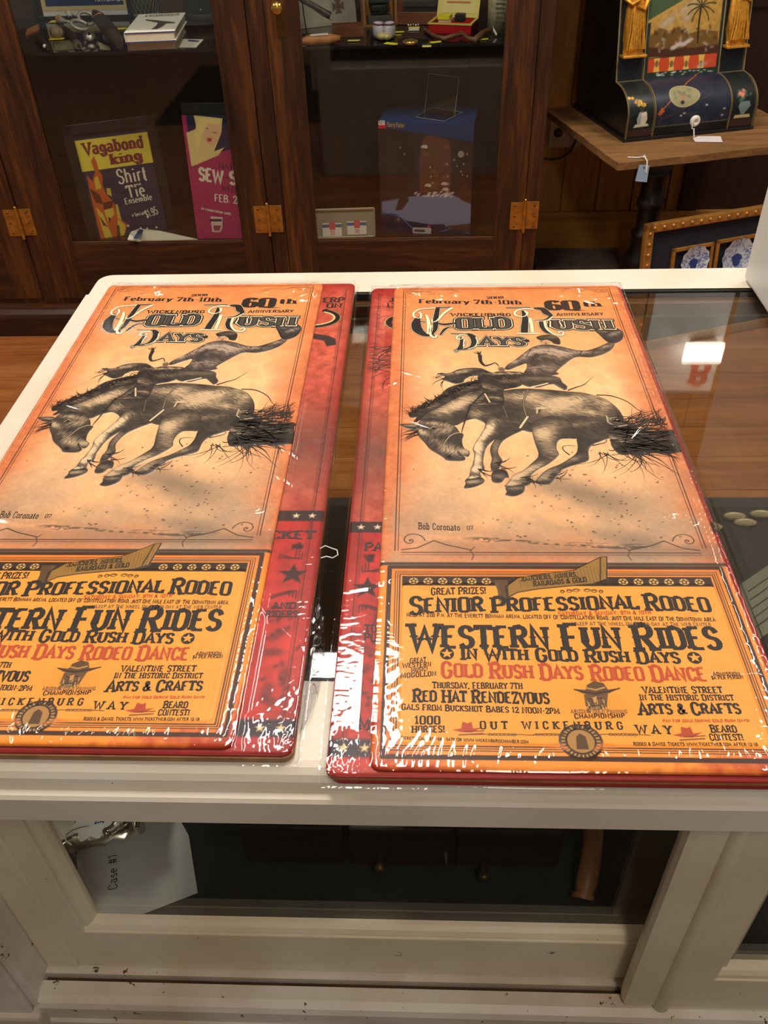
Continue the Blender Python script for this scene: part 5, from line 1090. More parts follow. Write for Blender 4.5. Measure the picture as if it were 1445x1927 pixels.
TP.poly(disc2(*L5(662, 832), .0065), (120, 100, 70)); TP.poly([L5(*p) for p in ((1010, 880), (1190, 860), (1210, 900), (1180, 930), (1060, 900))], (70, 50, 44), .9, .003)
TP.poly(rrect(L5(512, 0)[0], L5(566, 0)[0], L5(0, 152)[1], L5(0, 86)[1], .001), (206, 32, 34))
me = TP.mesh('print', M_INK, fn=standing(-.0005)); o = bpy.data.objects.new('front_print', me); COL.objects.link(o); o.parent = t
ink = MB()
def LT_(tx, a, b, hh, mi, **kw): p0, p1 = np.array(L5(*a)), np.array(L5(*b)); put_text(ink, tx, p0, p1, np.linalg.norm(np.array(L5(a[0], a[1]-hh))-p0), mi, .0004, None, None, **kw)
LT_('LEGO', (517, 134), (562, 136), 30, 0, wv=.3, wh=.2, serif=False); LT_('Harry Potter', (580, 148), (708, 156), 34, 1, wv=.2, wh=.12); ink.box(L5(776, 0)[0], L5(862, 0)[0], L5(0, 892)[1], L5(0, 876)[1], .0003, .0005, 0, 2)
upright(ink, -.0008).build('lettering', [mat('logo_white', (236, 232, 226), .5), mat('logo_gold', (176, 150, 86), .5), mat('label_grey', (70, 70, 84), .5)], t)
M_BOXB = mat('box_blue', (28, 58, 112), .35, noise=.2, nscale=12); MB().box(0, bw, 0, bd, 0, bh, .001).build('carton', M_BOXB, t)
# clear acrylic easel on the box
M_ACR = clear('clear_acrylic', (.95, .97, .97), 1.0, .02, 1.7); zb = ZD+bh+.0005
P4 = [onz(x_, y_, zb) for x_, y_ in ((782, 222), (812, 204), (870, 213), (836, 230))]
mb = MB(); up3 = np.array([0, 0, .003]); mb.add([tuple(p) for p in P4]+[tuple(p+up3) for p in P4], [(3, 2, 1, 0), (4, 5, 6, 7)]+[(i, (i+1) % 4, 4+(i+1) % 4, 4+i) for i in range(4)])
t = mb.build('easel', M_ACR); tag(t, 'clear acrylic easel standing on the blue toy box', 'easel')
A_, B_ = P4[0]+(P4[1]-P4[0])*.55, P4[3]+(P4[2]-P4[3])*.55
T1, T2 = A_+np.array([.014, .055, .105]), B_+np.array([.014, .055, .105])
mb = MB(); k_ = np.array([0, .002, .001]); mb.add([tuple(q) for q in (A_, B_, T2, T1)]+[tuple(q+k_) for q in (A_, B_, T2, T1)], [(0, 1, 2, 3), (7, 6, 5, 4)]+[(i, (i+1) % 4, 4+(i+1) % 4, 4+i) for i in range(4)]); mb.build('back_rest', M_ACR, t)
M_EDGE = mat('acrylic_edge', (150, 154, 152), .2)
mb = MB()
for a, b in ((P4[0], P4[1]), (P4[1], P4[2]), (P4[2], P4[3]), (P4[3], P4[0])): mb.tube([a+up3, b+up3], .0009, 6)
mb.build('rim', M_EDGE, t); mb = MB()
for a, b in ((A_, T1), (T1, T2), (T2, B_)): mb.tube([a, b], .0009, 6)
mb.build('rim', M_EDGE, t)
# silver frame with two trading cards
pl4 = Plane(onz(598, 449, ZD), onz(702, 446, ZD), 14); q0, q1 = pl4(597, 399), pl4(702, 391); wf, hf = q1[0], q1[1]
t = pl4.root('picture_frame', 'small silver frame holding two white cards beside the toy box', 'frame')
mb = MB(); mb.box(-.004, wf+.004, -.006, .008, hf-.006, hf+.002, .002); mb.box(-.006, 0, -.006, .008, 0, hf, .002); mb.box(wf, wf+.006, -.006, .008, 0, hf, .002); mb.box(-.004, wf+.004, -.006, .008, 0, .005, .002)
mb.build('frame', mat('silver_frame', (190, 178, 150), .3, .8), t); MB().box(0, wf, 0, .006, 0, hf).build('mount', mat('grey_mount', (136, 128, 108), .8), t)
for k, xx in enumerate((.018, .103)):
    m = MB(); m.box(xx, xx+.066, -.0025, -.0005, .006+.004*k, .050+.004*k, 0, 0); m.box(xx, xx+.066, -.003, -.0024, .036+.004*k, .046+.004*k, 0, 1); m.box(xx+.024, xx+.044, -.0034, -.0028, .028+.004*k, .054+.004*k, 0, 2)
    for j in range(3): m.box(xx+.026, xx+.042, -.003, -.0024, .022-.005*j+.004*k, .024-.005*j+.004*k, 0, 2)
    m.build('card', [mat('card_white', (206, 198, 184), .6), mat('card_blue', (74, 96, 126), .6), mat('card_red', (190, 84, 84), .6)], t)

# ------------------------------------------------------------------ things on the cabinet's glass shelf, left bay
ZS_ = .9265
def s_on(px, py, h=0.0): return onz(px, py, ZS_+h)
M_YTAG = mat('yellow_tag', (226, 214, 40), .6); M_STEEL = mat('aged_steel', (150, 146, 138), .35, .8, noise=.2, nscale=80); M_LEATH = mat('dark_leather', (42, 30, 24), .55, bump=.3, bscale=120)
M_WHITE = mat('matte_white', (222, 216, 204), .6); M_TAN = mat('tan_leather', (168, 110, 58), .6, noise=.25, nscale=40)
# enamel sign in a black frame at the back
pb = Plane(onz(78, 37, ZS_), onz(246, 33, ZS_), 6)
t = pb.root('enamel_sign', 'blue sign with cream and white borders in a black frame behind the spurs', 'sign')
w0 = pb(246, 33)[0]; e_ = lambda x_, y_: pb(x_, y_)
lo_, mid_, hi_ = e_(90, 25)[1], e_(90, 14)[1], .22
MB().box(-.004, w0+.004, .002, .012, 0, .23).build('board', M_BLACK, t)
mb = MB(); mb.box(e_(82, 26)[0], w0-.008, -.002, .002, .010, lo_+.006, 0, 0); mb.box(e_(82, 26)[0], w0-.008, -.003, .002, lo_+.006, .225, 0, 1); mb.box(e_(88, 14)[0], w0-.016, -.0045, .002, mid_+.004, .215, 0, 2); mb.build('face', [mat('sign_white', (206, 206, 198), .4), mat('sign_cream', (200, 178, 130), .4), mat('sign_blue', (30, 44, 92), .4)], t)
ink = MB(); a_, b_ = e_(181, 6), e_(236, 5); put_text(ink, 'NATURALY', (a_[0], a_[1]+.006), (b_[0]-.004, a_[1]+.006), .014, 0, .005, None, None, wv=.2, wh=.14, serif=False)

for x_ in (112, 136, 158): flat(ink, disc2(e_(x_, 0)[0], mid_+.058, .012, .014), .005)
upright(ink, 0).build('lettering', mat('sign_letters', (210, 206, 190), .5), t)
mb = MB(); mb.box(-.014, -.002, -.008, .012, 0, .235, .002); mb.box(w0+.002, w0+.012, -.008, .012, 0, .235, .002); mb.box(-.014, w0+.012, -.008, .012, -.0, .010, .002); mb.build('frame', mat('black_frame', (20, 18, 18), .35), t)
# books
def book(name, label, q, h0, h1, cover, group, title=None):
    P = [onz(*p, h1) for p in q]; o = P[3]; ax = (P[2]-P[3]); ay = (P[0]-P[3]); lx, ly = np.linalg.norm(ax), np.linalg.norm(ay); az = np.array([0, 0, 1.0]); ay = np.cross(az, ax/lx)
    t = thing(name, label, 'book', group=group); basis(t, np.array([o[0], o[1], h0]), ax, ay, az); hh = h1-h0; c = .003
    MB().box(.003, lx-.004, .002, ly-.003, c, hh-c).build('pages', mat('paper_edges', (206, 194, 168), .8), t)
    m = MB(); m.box(0, lx, 0, ly, hh-c, hh, .0008, 0); m.box(0, lx, 0, ly, 0, c, .0008, 0); m.box(0, lx, -.0006, .001, hh-c, hh-.0004, 0, 1); m.box(0, lx, -.0006, .001, .0004, c, 0, 1); m.box(-.001, .002, 0, ly, 0, hh, .0008, 0); m.build('cover', [cover, mat('navy_edge', (44, 60, 112), .6)], t)
    if title:
        ink = MB(); put_text(ink, title, (lx*.18, ly*.82), (lx*.9, ly*.84), ly*.1, 0, hh+.0006, wv=.2, wh=.1, serif=False)
        flat(ink, [(lx*.24, ly*.68), (lx*.55, ly*.58), (lx*.9, ly*.46), (lx*.92, ly*.40), (lx*.74, ly*.40), (lx*.70, ly*.25), (lx*.62, ly*.12), (lx*.5, ly*.12), (lx*.56, ly*.30), (lx*.55, ly*.46), (lx*.44, ly*.52), (lx*.24, ly*.63)], hh+.0006, 0)
        ink.build('cover_print', mat('cover_ink', (70, 62, 58), .6), t)
    return t
bq = [(251, 27.5), (340, 26), (328, 58), (233, 62)]
book('book', 'white book with grey pistol on its cover lying on top of the book pile', bq, ZS_+.0325, ZS_+.060, M_WHITE, 'books on the glass shelf', 'EXCURSIONS')
bq2 = [(256, 43), (338, 41), (329, 72), (238, 76)]
book('book', 'thick book with navy edges under the white pistol book', bq2, ZS_+.0005, ZS_+.032, M_WHITE, 'books on the glass shelf')
P = [s_on(*p, .0012) for p in ((291, 72), (383, 74), (369, 89), (268, 89))]
mb = MB(); mb.add([tuple(p) for p in P]+[tuple(p-np.array([0, 0, .001])) for p in P], [(0, 1, 2, 3), (7, 6, 5, 4)]+[(i, (i+1) % 4, 4+(i+1) % 4, 4+i) for i in range(4)], 0)
Q = [s_on(*p, .0018) for p in ((355, 74.5), (376, 76.5), (373, 78.5), (353, 77.5))]; mb.add([tuple(p) for p in Q], [(0, 1, 2, 3)], 1)
tag(mb.build('card', [M_WHITE, mat('card_navy', (52, 62, 110), .6)]), 'blank white card lying in front of the book pile', 'card')
# wire mesh jar
c0 = s_on(270, 30); t = thing('mesh_jar', 'grey wire mesh cylinder standing behind the book pile', 'jar', (c0[0], c0[1]+.02, ZS_))
mb = MB()
for k in range(22):
    a = 2*PI*k/22
    for s_ in (1, -1): mb.tube([(.052*math.cos(a+s_*z*9), .052*math.sin(a+s_*z*9), z) for z in np.linspace(.004, .16, 8)], .0009, 5)
mb.build('wire_mesh', mat('zinc_wire', (128, 124, 108), .5, .4), t); mb = MB(); mb.lathe([(.05, 0), (.053, .002), (.053, .008), (.05, .010)], n=30); mb.lathe([(.05, .154), (.053, .156), (.053, .162), (.05, .164)], n=30); mb.build('rim', mat('zinc_wire', (128, 124, 108), .5, .4), t); mb = MB(); mb.lathe([(0, .002), (.046, .002), (.046, .15), (0, .15)], n=24); mb.build('lining', mat('grey_lining', (84, 82, 72), .8), t)
# dark felt hat at the right of the bay
c0 = s_on(375, 50); t = thing('hat', 'black hat with small pin resting behind the blank card', 'hat', (c0[0]+.01, c0[1]+.05, ZS_))
M_FELT = mat('black_felt', (24, 22, 22), .9, bump=.3)
mb = MB(); mb.lathe([(.0, .115), (.03, .112), (.048, .098), (.055, .06), (.058, .012)], n=30); mb.v = [(p[0]*1.15, p[1], p[2]) for p in mb.v]; mb.build('crown', M_FELT, t)
mb = MB(); mb.lathe([(.056, .012), (.075, .006), (.092, .010), (.093, .013), (.076, .010), (.056, .016)], n=36); mb.build('brim', M_FELT, t); mb = MB(); mb.lathe([(.0585, .014), (.0595, .016), (.0585, .034), (.057, .036)], n=30); mb.v = [(p[0]*1.13, p[1]*1.01, p[2]) for p in mb.v]; mb.build('band', M_LEATH, t); MB().ball((.006, -.062, .05), .004).build('pin', M_STEEL, t)
# spurs, handles and small finds
def tagcard(px, py, wpx, label, hgt=.002, rotz=0.0, name='price_tag', m=None, aspect=.5):
    c0 = s_on(px, py, hgt); lw = np.linalg.norm(s_on(px+wpx/2, py, hgt)-s_on(px-wpx/2, py, hgt)); l = lw/2; d = lw*aspect/2
    mb = MB(); pts = [(-l, -d), (l*.75, -d), (l, -d*.4), (l, d*.6), (l*.8, d), (-l, d)]; mb.prism(pts, -.0006, .0006, 0)
    o = mb.build(name, m or M_YTAG); o.location = c0; o.rotation_euler = (0, 0, rotz); tag(o, label, 'tag', 'yellow price tags on the shelf'); return o
tagcard(107, 73, 26, 'yellow tag below the stubby bone handle at the shelf edge', rotz=.1)
tagcard(112, 40, 34, 'yellow tag under the orange ball', rotz=0)
tagcard(227, 54, 22, 'yellow tag between the dark holster and the book pile', rotz=.1)
def capsule(name, label, cat, a, b, ra, rb, h, m, extra=None, group=None):
    """a tapering handle lying on the shelf from pixel a to pixel b"""
    A = s_on(*a, h); B = s_on(*b, h); t = thing(name, label, cat, group=group); L = np.linalg.norm(B-A); ax = (B-A)/L; basis(t, A, ax, np.cross([0, 0, 1], ax), [0, 0, 1])
    mb = MB(); n = 12; q = [(L*i/n, .004*math.sin(3*i/n), 0) for i in range(n+1)]; r = [max(.001, (ra+(rb-ra)*i/n)*min(1, .35+.65*math.sin(PI*min(1, max(0, (i+.6)/(n+1.2))))*1.4)) for i in range(n+1)]
    mb.tube(q, r, 12); mb.build('body', m, t)
    if extra: extra(t, L)
    return t
def ferrule(t, L): mb = MB(); mb.lathe([(.0125, L*.86), (.0135, L*.88), (.0135, L*.93), (.011, L*.95)], axis='X', n=18); mb.build('ferrule', M_STEEL, t)
capsule('handle', 'stubby round bone handle lying above a yellow tag', 'handle', (95, 62), (117, 60), .018, .020, .018, mat('bone', (146, 126, 96), .5, noise=.2, nscale=60), lambda t, L: MB().lathe([(.0, L+.001), (.009, L+.001), (.012, L-.004)], axis='X', n=16).build('end_cap', mat('pale_bone', (176, 156, 120), .5), t))
capsule('knife', 'long dark handle slanting right of the stubby bone handle', 'handle', (120, 52), (149, 88), .012, .009, .012, M_LEATH, ferrule)
capsule('holster', 'large dark leather holster slanting down beside the white spur', 'holster', (178, 24), (224, 84), .020, .024, .045, M_LEATH, lambda t, L: (MB().tube([(L*.2, -.02, .004), (L*.3, 0, .024), (L*.3, .02, .004)], .003, 8).build('strap', M_TAN, t), MB().ball((L*.98, 0, 0), .006).build('stud', M_BRASS, t)))
capsule('spur_strap', 'dark curled leather strap at the left end of the shelf', 'strap', (66, 68), (90, 92), .012, .010, .010, M_LEATH, lambda t, L: MB().ball((L*.9, -.004, .004), .006).build('pearl_stud', M_WHITE, t))
def ring_spur(px, py, label, m, tilt):
    c0 = s_on(px, py, .034); t = thing('spur', label, 'spur', c0, (tilt, .3, .4), 'old spurs'); mb = MB(); mb.tube([(.026*math.cos(a), .02*math.sin(a), 0) for a in np.linspace(.5, 5.8, 18)], .0055, 10); mb.build('heel_band', m, t)
    mb = MB(); mb.tube([(-.026, 0, 0), (-.05, 0, .004)], .004, 8); mb.build('shank', m, t); mb = MB(); mb.prism(star2(-.056, 0, .014, .007, 8), .002, .006); mb.build('rowel', m, t)
ring_spur(163, 34, 'white metal spur with star rowel behind the silver fluted cap', mat('white_metal', (184, 174, 160), .4, .3), .9); ring_spur(150, 47, 'pale broken spur left of the white metal spur', mat('white_metal', (184, 174, 160), .4, .3), .5)
c0 = s_on(168, 68, .014); t = thing('concho', 'round fluted silver concho cap beside the holster', 'concho', c0, (.7, 0, .2))
mb = MB(); mb.lathe([(.0, .010), (.008, .009), (.018, .003), (.020, 0), (.018, -.002), (0, -.002)], n=36); mb.v = [(p[0]*(1+.05*math.cos(12*math.atan2(p[1], p[0]))), p[1]*(1+.05*math.cos(12*math.atan2(p[1], p[0]))), p[2]) for p in mb.v]; mb.build('fluted_disc', M_STEEL, t); MB().ball((.002, 0, .009), .005).build('boss', M_BLACK, t)
c0 = s_on(111, 36, .012); t = thing('ball', 'small orange ball sitting on a yellow tag', 'ball', c0); MB().ball((0, 0, 0), .013, 0, 20).build('globe', mat('orange_resin', (206, 124, 50), .4), t); mb = MB(); mb.lathe([(.0105, -.0105), (.0125, -.007), (.0125, -.005)], n=18); mb.build('base_ring', mat('grey_base', (120, 104, 90), .5), t)
for k, (q, lab) in enumerate(((((72, 45), (50, 55), (48, 66), (74, 55)), 'flat brown leather case lying at the left end of the shelf'), (((100, 82), (136, 74), (140, 92), (104, 94)), 'green and tan printed card under the long dark handle'), (((184, 78), (206, 88), (208, 93), (188, 92)), 'tan ticket under the fluted cap at the shelf edge'))):
    P = [s_on(*p, .0035 if k == 0 else .0014) for p in q]; mb = MB(); mb.add([tuple(p) for p in P]+[(p[0], p[1], ZS_) for p in P], [(0, 1, 2, 3), (7, 6, 5, 4)]+[(i, (i+1) % 4, 4+(i+1) % 4, 4+i) for i in range(4)], 0)
    tag(mb.build(('leather_case', 'printed_card', 'ticket')[k], (M_TAN, mat('olive_card', (104, 100, 70), .7, noise=.5, nscale=120), mat('ticket_tan', (150, 140, 110), .7, noise=.3, nscale=120))[k]), lab, ('case', 'card', 'ticket')[k])

# ------------------------------------------------------------------ shelf, right bay
ps = Plane(s_on(560, 56), s_on(672, 42), 10)
t = ps.root('stone_slab', 'pale grey slab printed with a dark iron cross', 'slab')
MB().box(0, ps(672, 42)[0], 0, .012, 0, .2, .002).build('slab', mat('grey_stone', (150, 142, 130), .7, noise=.15, nscale=30), t)
cx_, cz_ = ps(636, 12); a = .017; ink = MB()
for k in range(4):
    an = k*PI/2; R2 = lambda x_, y_: (cx_+x_*math.cos(an)-y_*math.sin(an), cz_+x_*math.sin(an)+y_*math.cos(an)); flat(ink, [R2(-.003, 0), R2(-a*.75, a*1.2), R2(a*.75, a*1.2), R2(.003, 0)], .0006, 0)
upright(ink).build('cross_mark', mat('faded_brown_ink', (92, 74, 66), .7), t)
# curved knife on a stand
c0 = s_on(578, 66); t = thing('knife', 'dark curved knife propped on a thin black stand', 'knife', c0)
mb = MB(); mb.tube([(0, 0, 0), (-.006, 0, .055), (-.008, 0, .10)], .0022, 8); mb.lathe([(.02, 0), (.02, .002), (.004, .005)], n=20); mb.build('stand', M_BLACK, t)
kp = [ony(x_, y_, c0[1])-c0 for x_, y_ in ((548, -22), (570, 0), (590, 11), (608, 22), (622, 30))]; mb = MB(); mb.tube([tuple(p) for p in kp], [.010, .010, .009, .010, .011], 10); mb.build('handle', mat('dark_horn', (56, 46, 40), .4), t)
mb = MB(); mb.tube([tuple(np.array(p)+[.002, -.003, -.010]) for p in kp[2:]], [.002, .004, .002], 8); mb.build('blade', M_STEEL, t)
# tan sheath with a white slip
capsule('sheath', 'tan leather sheath lying at the left end of the shelf', 'sheath', (566, 78), (640, 72), .016, .014, .013, M_TAN, lambda t, L: MB().box(L*.25, L*.7, -.008, .010, .0125, .0155, .001).build('paper_slip', M_WHITE, t))
# open wooden box
c0 = s_on(655, 66); t = thing('wooden_box', 'open reddish wooden box behind the yellow tag near the sheath', 'box', c0, (0, 0, .08)); MW = wood('cigar_box', (74, 42, 26), (104, 62, 40), (130, 82, 54), 'X', 2)
MB().box(-.05, .05, -.03, .03, 0, .004).build('bottom', MW, t); mb = MB(); mb.box(-.05, .05, -.03, -.026, .004, .03); mb.box(-.05, .05, .026, .03, .004, .03); mb.box(-.05, -.046, -.026, .026, .004, .03); mb.box(.046, .05, -.026, .026, .004, .03); mb.build('sides', MW, t)
tagcard(666, 76, 23, 'pale yellow tag standing on the reddish wooden box front', m=mat('pale_yellow_tag', (210, 206, 110), .6), hgt=.003, aspect=.35)
# shadow box with a small machine
pk = Plane(s_on(684, 52), s_on(748, 48), 4); t = pk.root('shadow_box', 'wooden shadow box holding a small black machine', 'shadow box'); wk = pk(748, 48)[0]; MP = wood('shadow_pine', (120, 82, 40), (150, 104, 54), (176, 126, 70), 'Z', 2)
mb = MB(); mb.box(0, wk, .05, .055, 0, .2); mb.box(0, .008, 0, .05, 0, .2); mb.box(wk-.008, wk, 0, .05, 0, .2); mb.box(0, wk, 0, .05, 0, .006); mb.build('case', MP, t)
mb = MB(); mb.box(.03, wk-.03, .012, .045, .03, .06, .006); mb.box(.024, wk-.022, .016, .04, .062, .078, .004); mb.tube([(.02, .02, .084), (wk-.03, .02, .09)], .003, 8); mb.tube([(.05, .02, .10), (.09, .02, .106)], .0035, 8)
for k in range(5): mb.ball((.036+.012*k, .010, .045), .0045)
mb.build('machine', mat('machine_black', (40, 40, 38), .4, .4), t); MB().box(.018, wk-.016, .008, .05, .006, .03, .002).build('plinth', mat('plinth_grey', (70, 70, 62), .6), t)
mb = MB(); mb.box(wk+.002, wk+.022, .01, .03, 0, .19, .002); mb.build('post', wood('rust_post', (84, 44, 26), (110, 60, 36), (130, 76, 46), 'Z', 2), t)
# two glass slippers / figurines with yellow tags
for k, (px, lab) in enumerate(((713, 'left porcelain baby shoe with purple rim beside the shadow box'), (733, 'right porcelain baby shoe with purple rim beside the small beads'))):
    c0 = s_on(px, 72); t = thing('porcelain_shoe', lab, 'shoe', c0, (0, 0, .3-.5*k), 'porcelain shoes')
    mb = MB(); mb.lathe([(.0, .002), (.014, .002), (.018, .012), (.018, .03), (.016, .042), (.013, .043), (.013, .03), (.004, .02)], n=22); mb.v = [(p[0], p[1]*1.5+.0, p[2]) for p in mb.v]; mb.build('shaft', mat('porcelain_lilac', (190, 184, 196), .2), t)
    mb = MB(); mb.ball((0, -.030, .012), .017, 0, 16, (.9, 1.3, .65)); mb.build('toe', mat('porcelain_gold', (184, 170, 120), .3, noise=.3, nscale=200), t); mb = MB(); mb.tube([(.0165*math.cos(a), .0245*math.sin(a), .041) for a in np.linspace(0, 2*PI, 24)], .0022, 6); mb.build('rim', mat('purple_glaze', (104, 50, 78), .3), t)
tagcard(736, 82, 26, 'yellow tag in front of the two porcelain shoes', rotz=-.5); tagcard(752, 60, 18, 'yellow tag right of the two porcelain shoes', rotz=.1); tagcard(749, 66, 12, 'narrow yellow tag just below another beside the porcelain shoes', rotz=.2, aspect=.4)
# beads on a tag, pocket watch
c0 = s_on(779, 50, .003); t = thing('bead_string', 'string of black and white beads on a white and yellow tag', 'beads', c0); MB().box(-.016, .016, -.05, -.014, -.002, 0, 0).build('tag', M_WHITE, t)
mb = MB()
MB().box(-.018, .018, -.020, -.008, -.0005, .0015).build('yellow_strip', M_YTAG, t)
for k in range(10): MB().ball((-.018+.004*k, .003+.004*math.sin(k*1.9), .004), .0034).build('bead', (M_WHITE, M_BLACK)[k % 2], t)
c0 = s_on(772, 81, .002); t = thing('pocket_watch', 'round gold rimmed pocket watch lying at the shelf edge', 'watch', c0); mb = MB(); mb.lathe([(.0, -.002), (.020, -.002), (.024, .002), (.022, .007), (.020, .008)], n=32); mb.build('case', mat('watch_gold', (206, 170, 96), .25, .8), t)
mb = MB(); mb.lathe([(.0, .0072), (.020, .0072), (.020, .006)], n=32); mb.build('dial', mat('dial_cream', (214, 186, 140), .4), t); mb = MB(); mb.tube([(0, .024, .003), (0, .030, .003)], .003, 8); mb.tube([(.006*math.cos(a), .034+.006*math.sin(a), .003) for a in np.linspace(0, 6.28, 14)], .0013, 6); mb.build('crown', mat('watch_gold', (206, 170, 96), .25, .8), t)
tagcard(803, 87, 17, 'olive tag hanging over the shelf edge beside the pocket watch', m=mat('olive_tag', (166, 158, 70), .6), rotz=0, aspect=.7); tagcard(820, 79, 22, 'yellow tag below the red tin box', rotz=.4)
# red and yellow tin box, lid up
pt = Plane(s_on(806, 63), s_on(886, 66), 0); t = pt.root('tin_box', 'open red and yellow tin box with printed lid', 'box'); wt = pt(886, 66)[0]; dt, ht = .10, .026
M_RED = mat('tin_red', (176, 24, 30), .35); M_YEL = mat('tin_yellow', (214, 190, 92), .45)
mb = MB(); mb.box(0, wt, 0, .002, 0, ht, 0, 0); mb.box(0, .002, 0, dt, 0, ht, 0, 0); mb.box(wt-.002, wt, 0, dt, 0, ht, 0, 0); mb.box(0, wt, dt-.002, dt, 0, ht, 0, 0); mb.box(0, wt, 0, dt, 0, .002, 0, 0); mb.box(.002, wt-.002, .002, dt-.002, .002, .010, 0, 1)
mb.box(-.002, wt+.002, -.002, .006, ht, ht+.004, 0, 1); mb.box(-.002, .006, .006, dt, ht, ht+.004, 0, 1); mb.box(wt-.006, wt+.002, .006, dt, ht, ht+.004, 0, 1); mb.build('tray', [M_RED, M_YEL], t)
lid = MB(); lid.box(0, wt, 0, .004, 0, .105, .001, 0); lid.box(.012, wt-.012, -.001, 0, .012, .094, 0, 1); ink = MB()
[ink.box(.03+.01*k, wt-.03-.006*k, .040+.014*k, .0455+.014*k, .0016, .002, 0) for k in range(3)]; upright(ink, 0); lid.add(ink.v, ink.f, 2)
tl_ = math.radians(24); lid.v = [(p[0], dt+p[1]*math.cos(tl_)+p[2]*math.sin(tl_), ht+.002+p[2]*math.cos(tl_)-p[1]*math.sin(tl_)) for p in lid.v]; lid.build('lid', [M_YEL, mat('tin_cream', (216, 200, 120), .45), mat('tin_print', (190, 110, 50), .5)], t)
MB().box(.075, wt-.03, .03, .06, .028, .05, .004).build('black_case', mat('case_black', (26, 28, 32), .4), t); mb = MB(); mb.box(.026, .066, .02, .06, .028, .036, 0, 0); mb.box(.024, .062, .018, .058, .036, .046, 0, 1); mb.build('wrapped_blade_pack', [mat('pack_pink', (220, 180, 160), .5), M_YTAG], t)
# antler-like wooden handles, crossed
M_ANT = mat('antler_brown', (104, 72, 48), .5, noise=.3, nscale=60)
def bent(name, label, pts, rad, m, group):
    P = [s_on(*p, h_) for p, h_ in pts]; t = thing(name, label, 'handle', P[0], group=group); Q = [tuple(p-P[0]) for p in P]; mb = MB(); mb.tube(Q, rad, 10); mb.build('shaft', m, t); return t, Q
t, Q = bent('horn_handle', 'brown curved horn handle lying under the red tin box', [((800, 56), .006), ((818, 68), .007), ((836, 73), .007), ((858, 66), .012), ((872, 64), .012)], [.004, .006, .008, .006, .003], M_ANT, 'horn handles')
MB().ball(Q[0], .0055).build('tip', M_STEEL, t)
t, Q = bent('horn_handle', 'brown bent horn handle with white tip at the right end of the shelf', [((866, 60), .012), ((880, 72), .009), ((892, 76), .008), ((908, 62), .014), ((926, 54), .02)], [.004, .007, .009, .008, .006], M_ANT, 'horn handles')
mb = MB(); mb.tube([tuple(np.array(Q[-1])+[0, 0, .004]), tuple(np.array(Q[-1])+[.014, -.01, -.016])], .0035, 8); mb.build('tip', M_WHITE, t)
tagcard(906, 74, 27, 'yellow tag hanging from the bent horn handle', rotz=.3, aspect=.35)
c0 = s_on(934, 60); t = thing('canister', 'tall beige canister with faded green emblem at the right end', 'canister', (c0[0]+.008, c0[1]+.02, ZS_)); mb = MB(); mb.lathe([(.0, 0), (.036, 0), (.036, .15), (.0, .15)], n=30); mb.build('body', mat('beige_card', (172, 160, 132), .7, noise=.3, nscale=60), t)
mb = MB(); mb.lathe([(.037, .145), (.038, .146), (.038, .17), (.0, .17)], n=30); mb.build('lid', mat('beige_card', (172, 160, 132), .7, noise=.3, nscale=60), t); mb = MB()
for k in range(6):
    mb.box(-.016+.002*(k % 3), .014-.003*(k % 2), -.0372, -.030, .03+.012*k, .034+.012*k)
mb.prism(star2(0, .115, .016, .008, 5), -.0385, -.030, 0, 'XZ'); mb.build('emblem', mat('faded_green', (92, 96, 78), .7), t)
# dark photograph and block behind the tin box
pd = Plane(s_on(745, 46), s_on(832, 46), 4); t = pd.root('photograph', 'dark framed landscape photograph standing behind the beads', 'photograph'); wd_ = pd(832, 46)[0]
MB().box(0, wd_, .004, .012, 0, .18).build('backing', M_BLACK, t); MB().box(.002, wd_, -.01, .004, 0, .036, .002).build('stand_block', wood('red_block', (96, 54, 32), (120, 72, 44), (140, 90, 58), 'X', 2), t); mb = MB(); mb.box(.004, wd_-.004, .0, .004, .05, .176); mb.build('picture', mat('dark_picture', (52, 46, 42), .5, noise=.8, nscale=40), t)

# ------------------------------------------------------------------ table with the painted mantel case
ZTB = .62
FL3, FR3 = onz(1175, 268, ZTB), onz(1413, 243, ZTB); ck = Plane(FL3, FR3, 0); CWD = float(np.linalg.norm((FR3-FL3)[:2])); CDP = .425
tf = [onz(1163, 308, ZTB), onz(1035, 205, ZTB)]
t = thing('pedestal_table', 'worn oak pedestal table carrying the painted black mantel case', 'table', (float(FL3[0])+.145, 3.02, 0)); L = t.location
ax3 = ck.ax; back3 = np.array([-ax3[1], ax3[0], 0])
c0 = np.array([tf[0][0], tf[0][1], 0]); q = []; rj = np.random.default_rng(6)
TWD, TDP = .70, .62
edge_pts = [c0+ax3*TWD*u for u in np.linspace(0, 1, 14)]+[c0+ax3*TWD+back3*TDP*v for v in np.linspace(.06, 1, 10)]+[c0+ax3*TWD*(1-u)+back3*TDP for u in np.linspace(.06, 1, 12)]+[c0+back3*TDP*(1-v) for v in np.linspace(.06, .95, 10)]
mb = MB(); mb.prism([(p[0]+.0015*rj.normal(), min(p[1], YW-.024)+.0015*rj.normal()) for p in edge_pts], ZTB-.022, ZTB); put(mb, 'tabletop', M_TABLE, t)
mb = MB(); pc = (L[0], L[1], 0)
mb.lathe([(.0, ZTB-.023), (.11, ZTB-.023), (.10, ZTB-.045), (.05, ZTB-.07), (.043, ZTB-.09), (.043, .50), (.049, .495), (.049, .485), (.042, .48), (.041, .40), (.048, .395), (.048, .375), (.04, .37), (.037, .29), (.05, .282), (.052, .27), (.044, .262), (.046, .22), (.062, .19), (.066, .175), (.06, .165), (.085, .12), (.12, .085), (.15, .07), (.15, .05), (.11, .045), (.0, .045)], pc, 36)
put(mb, 'pedestal', mat('black_brown_wood', (30, 22, 18), .45, noise=.3, nscale=30), t)
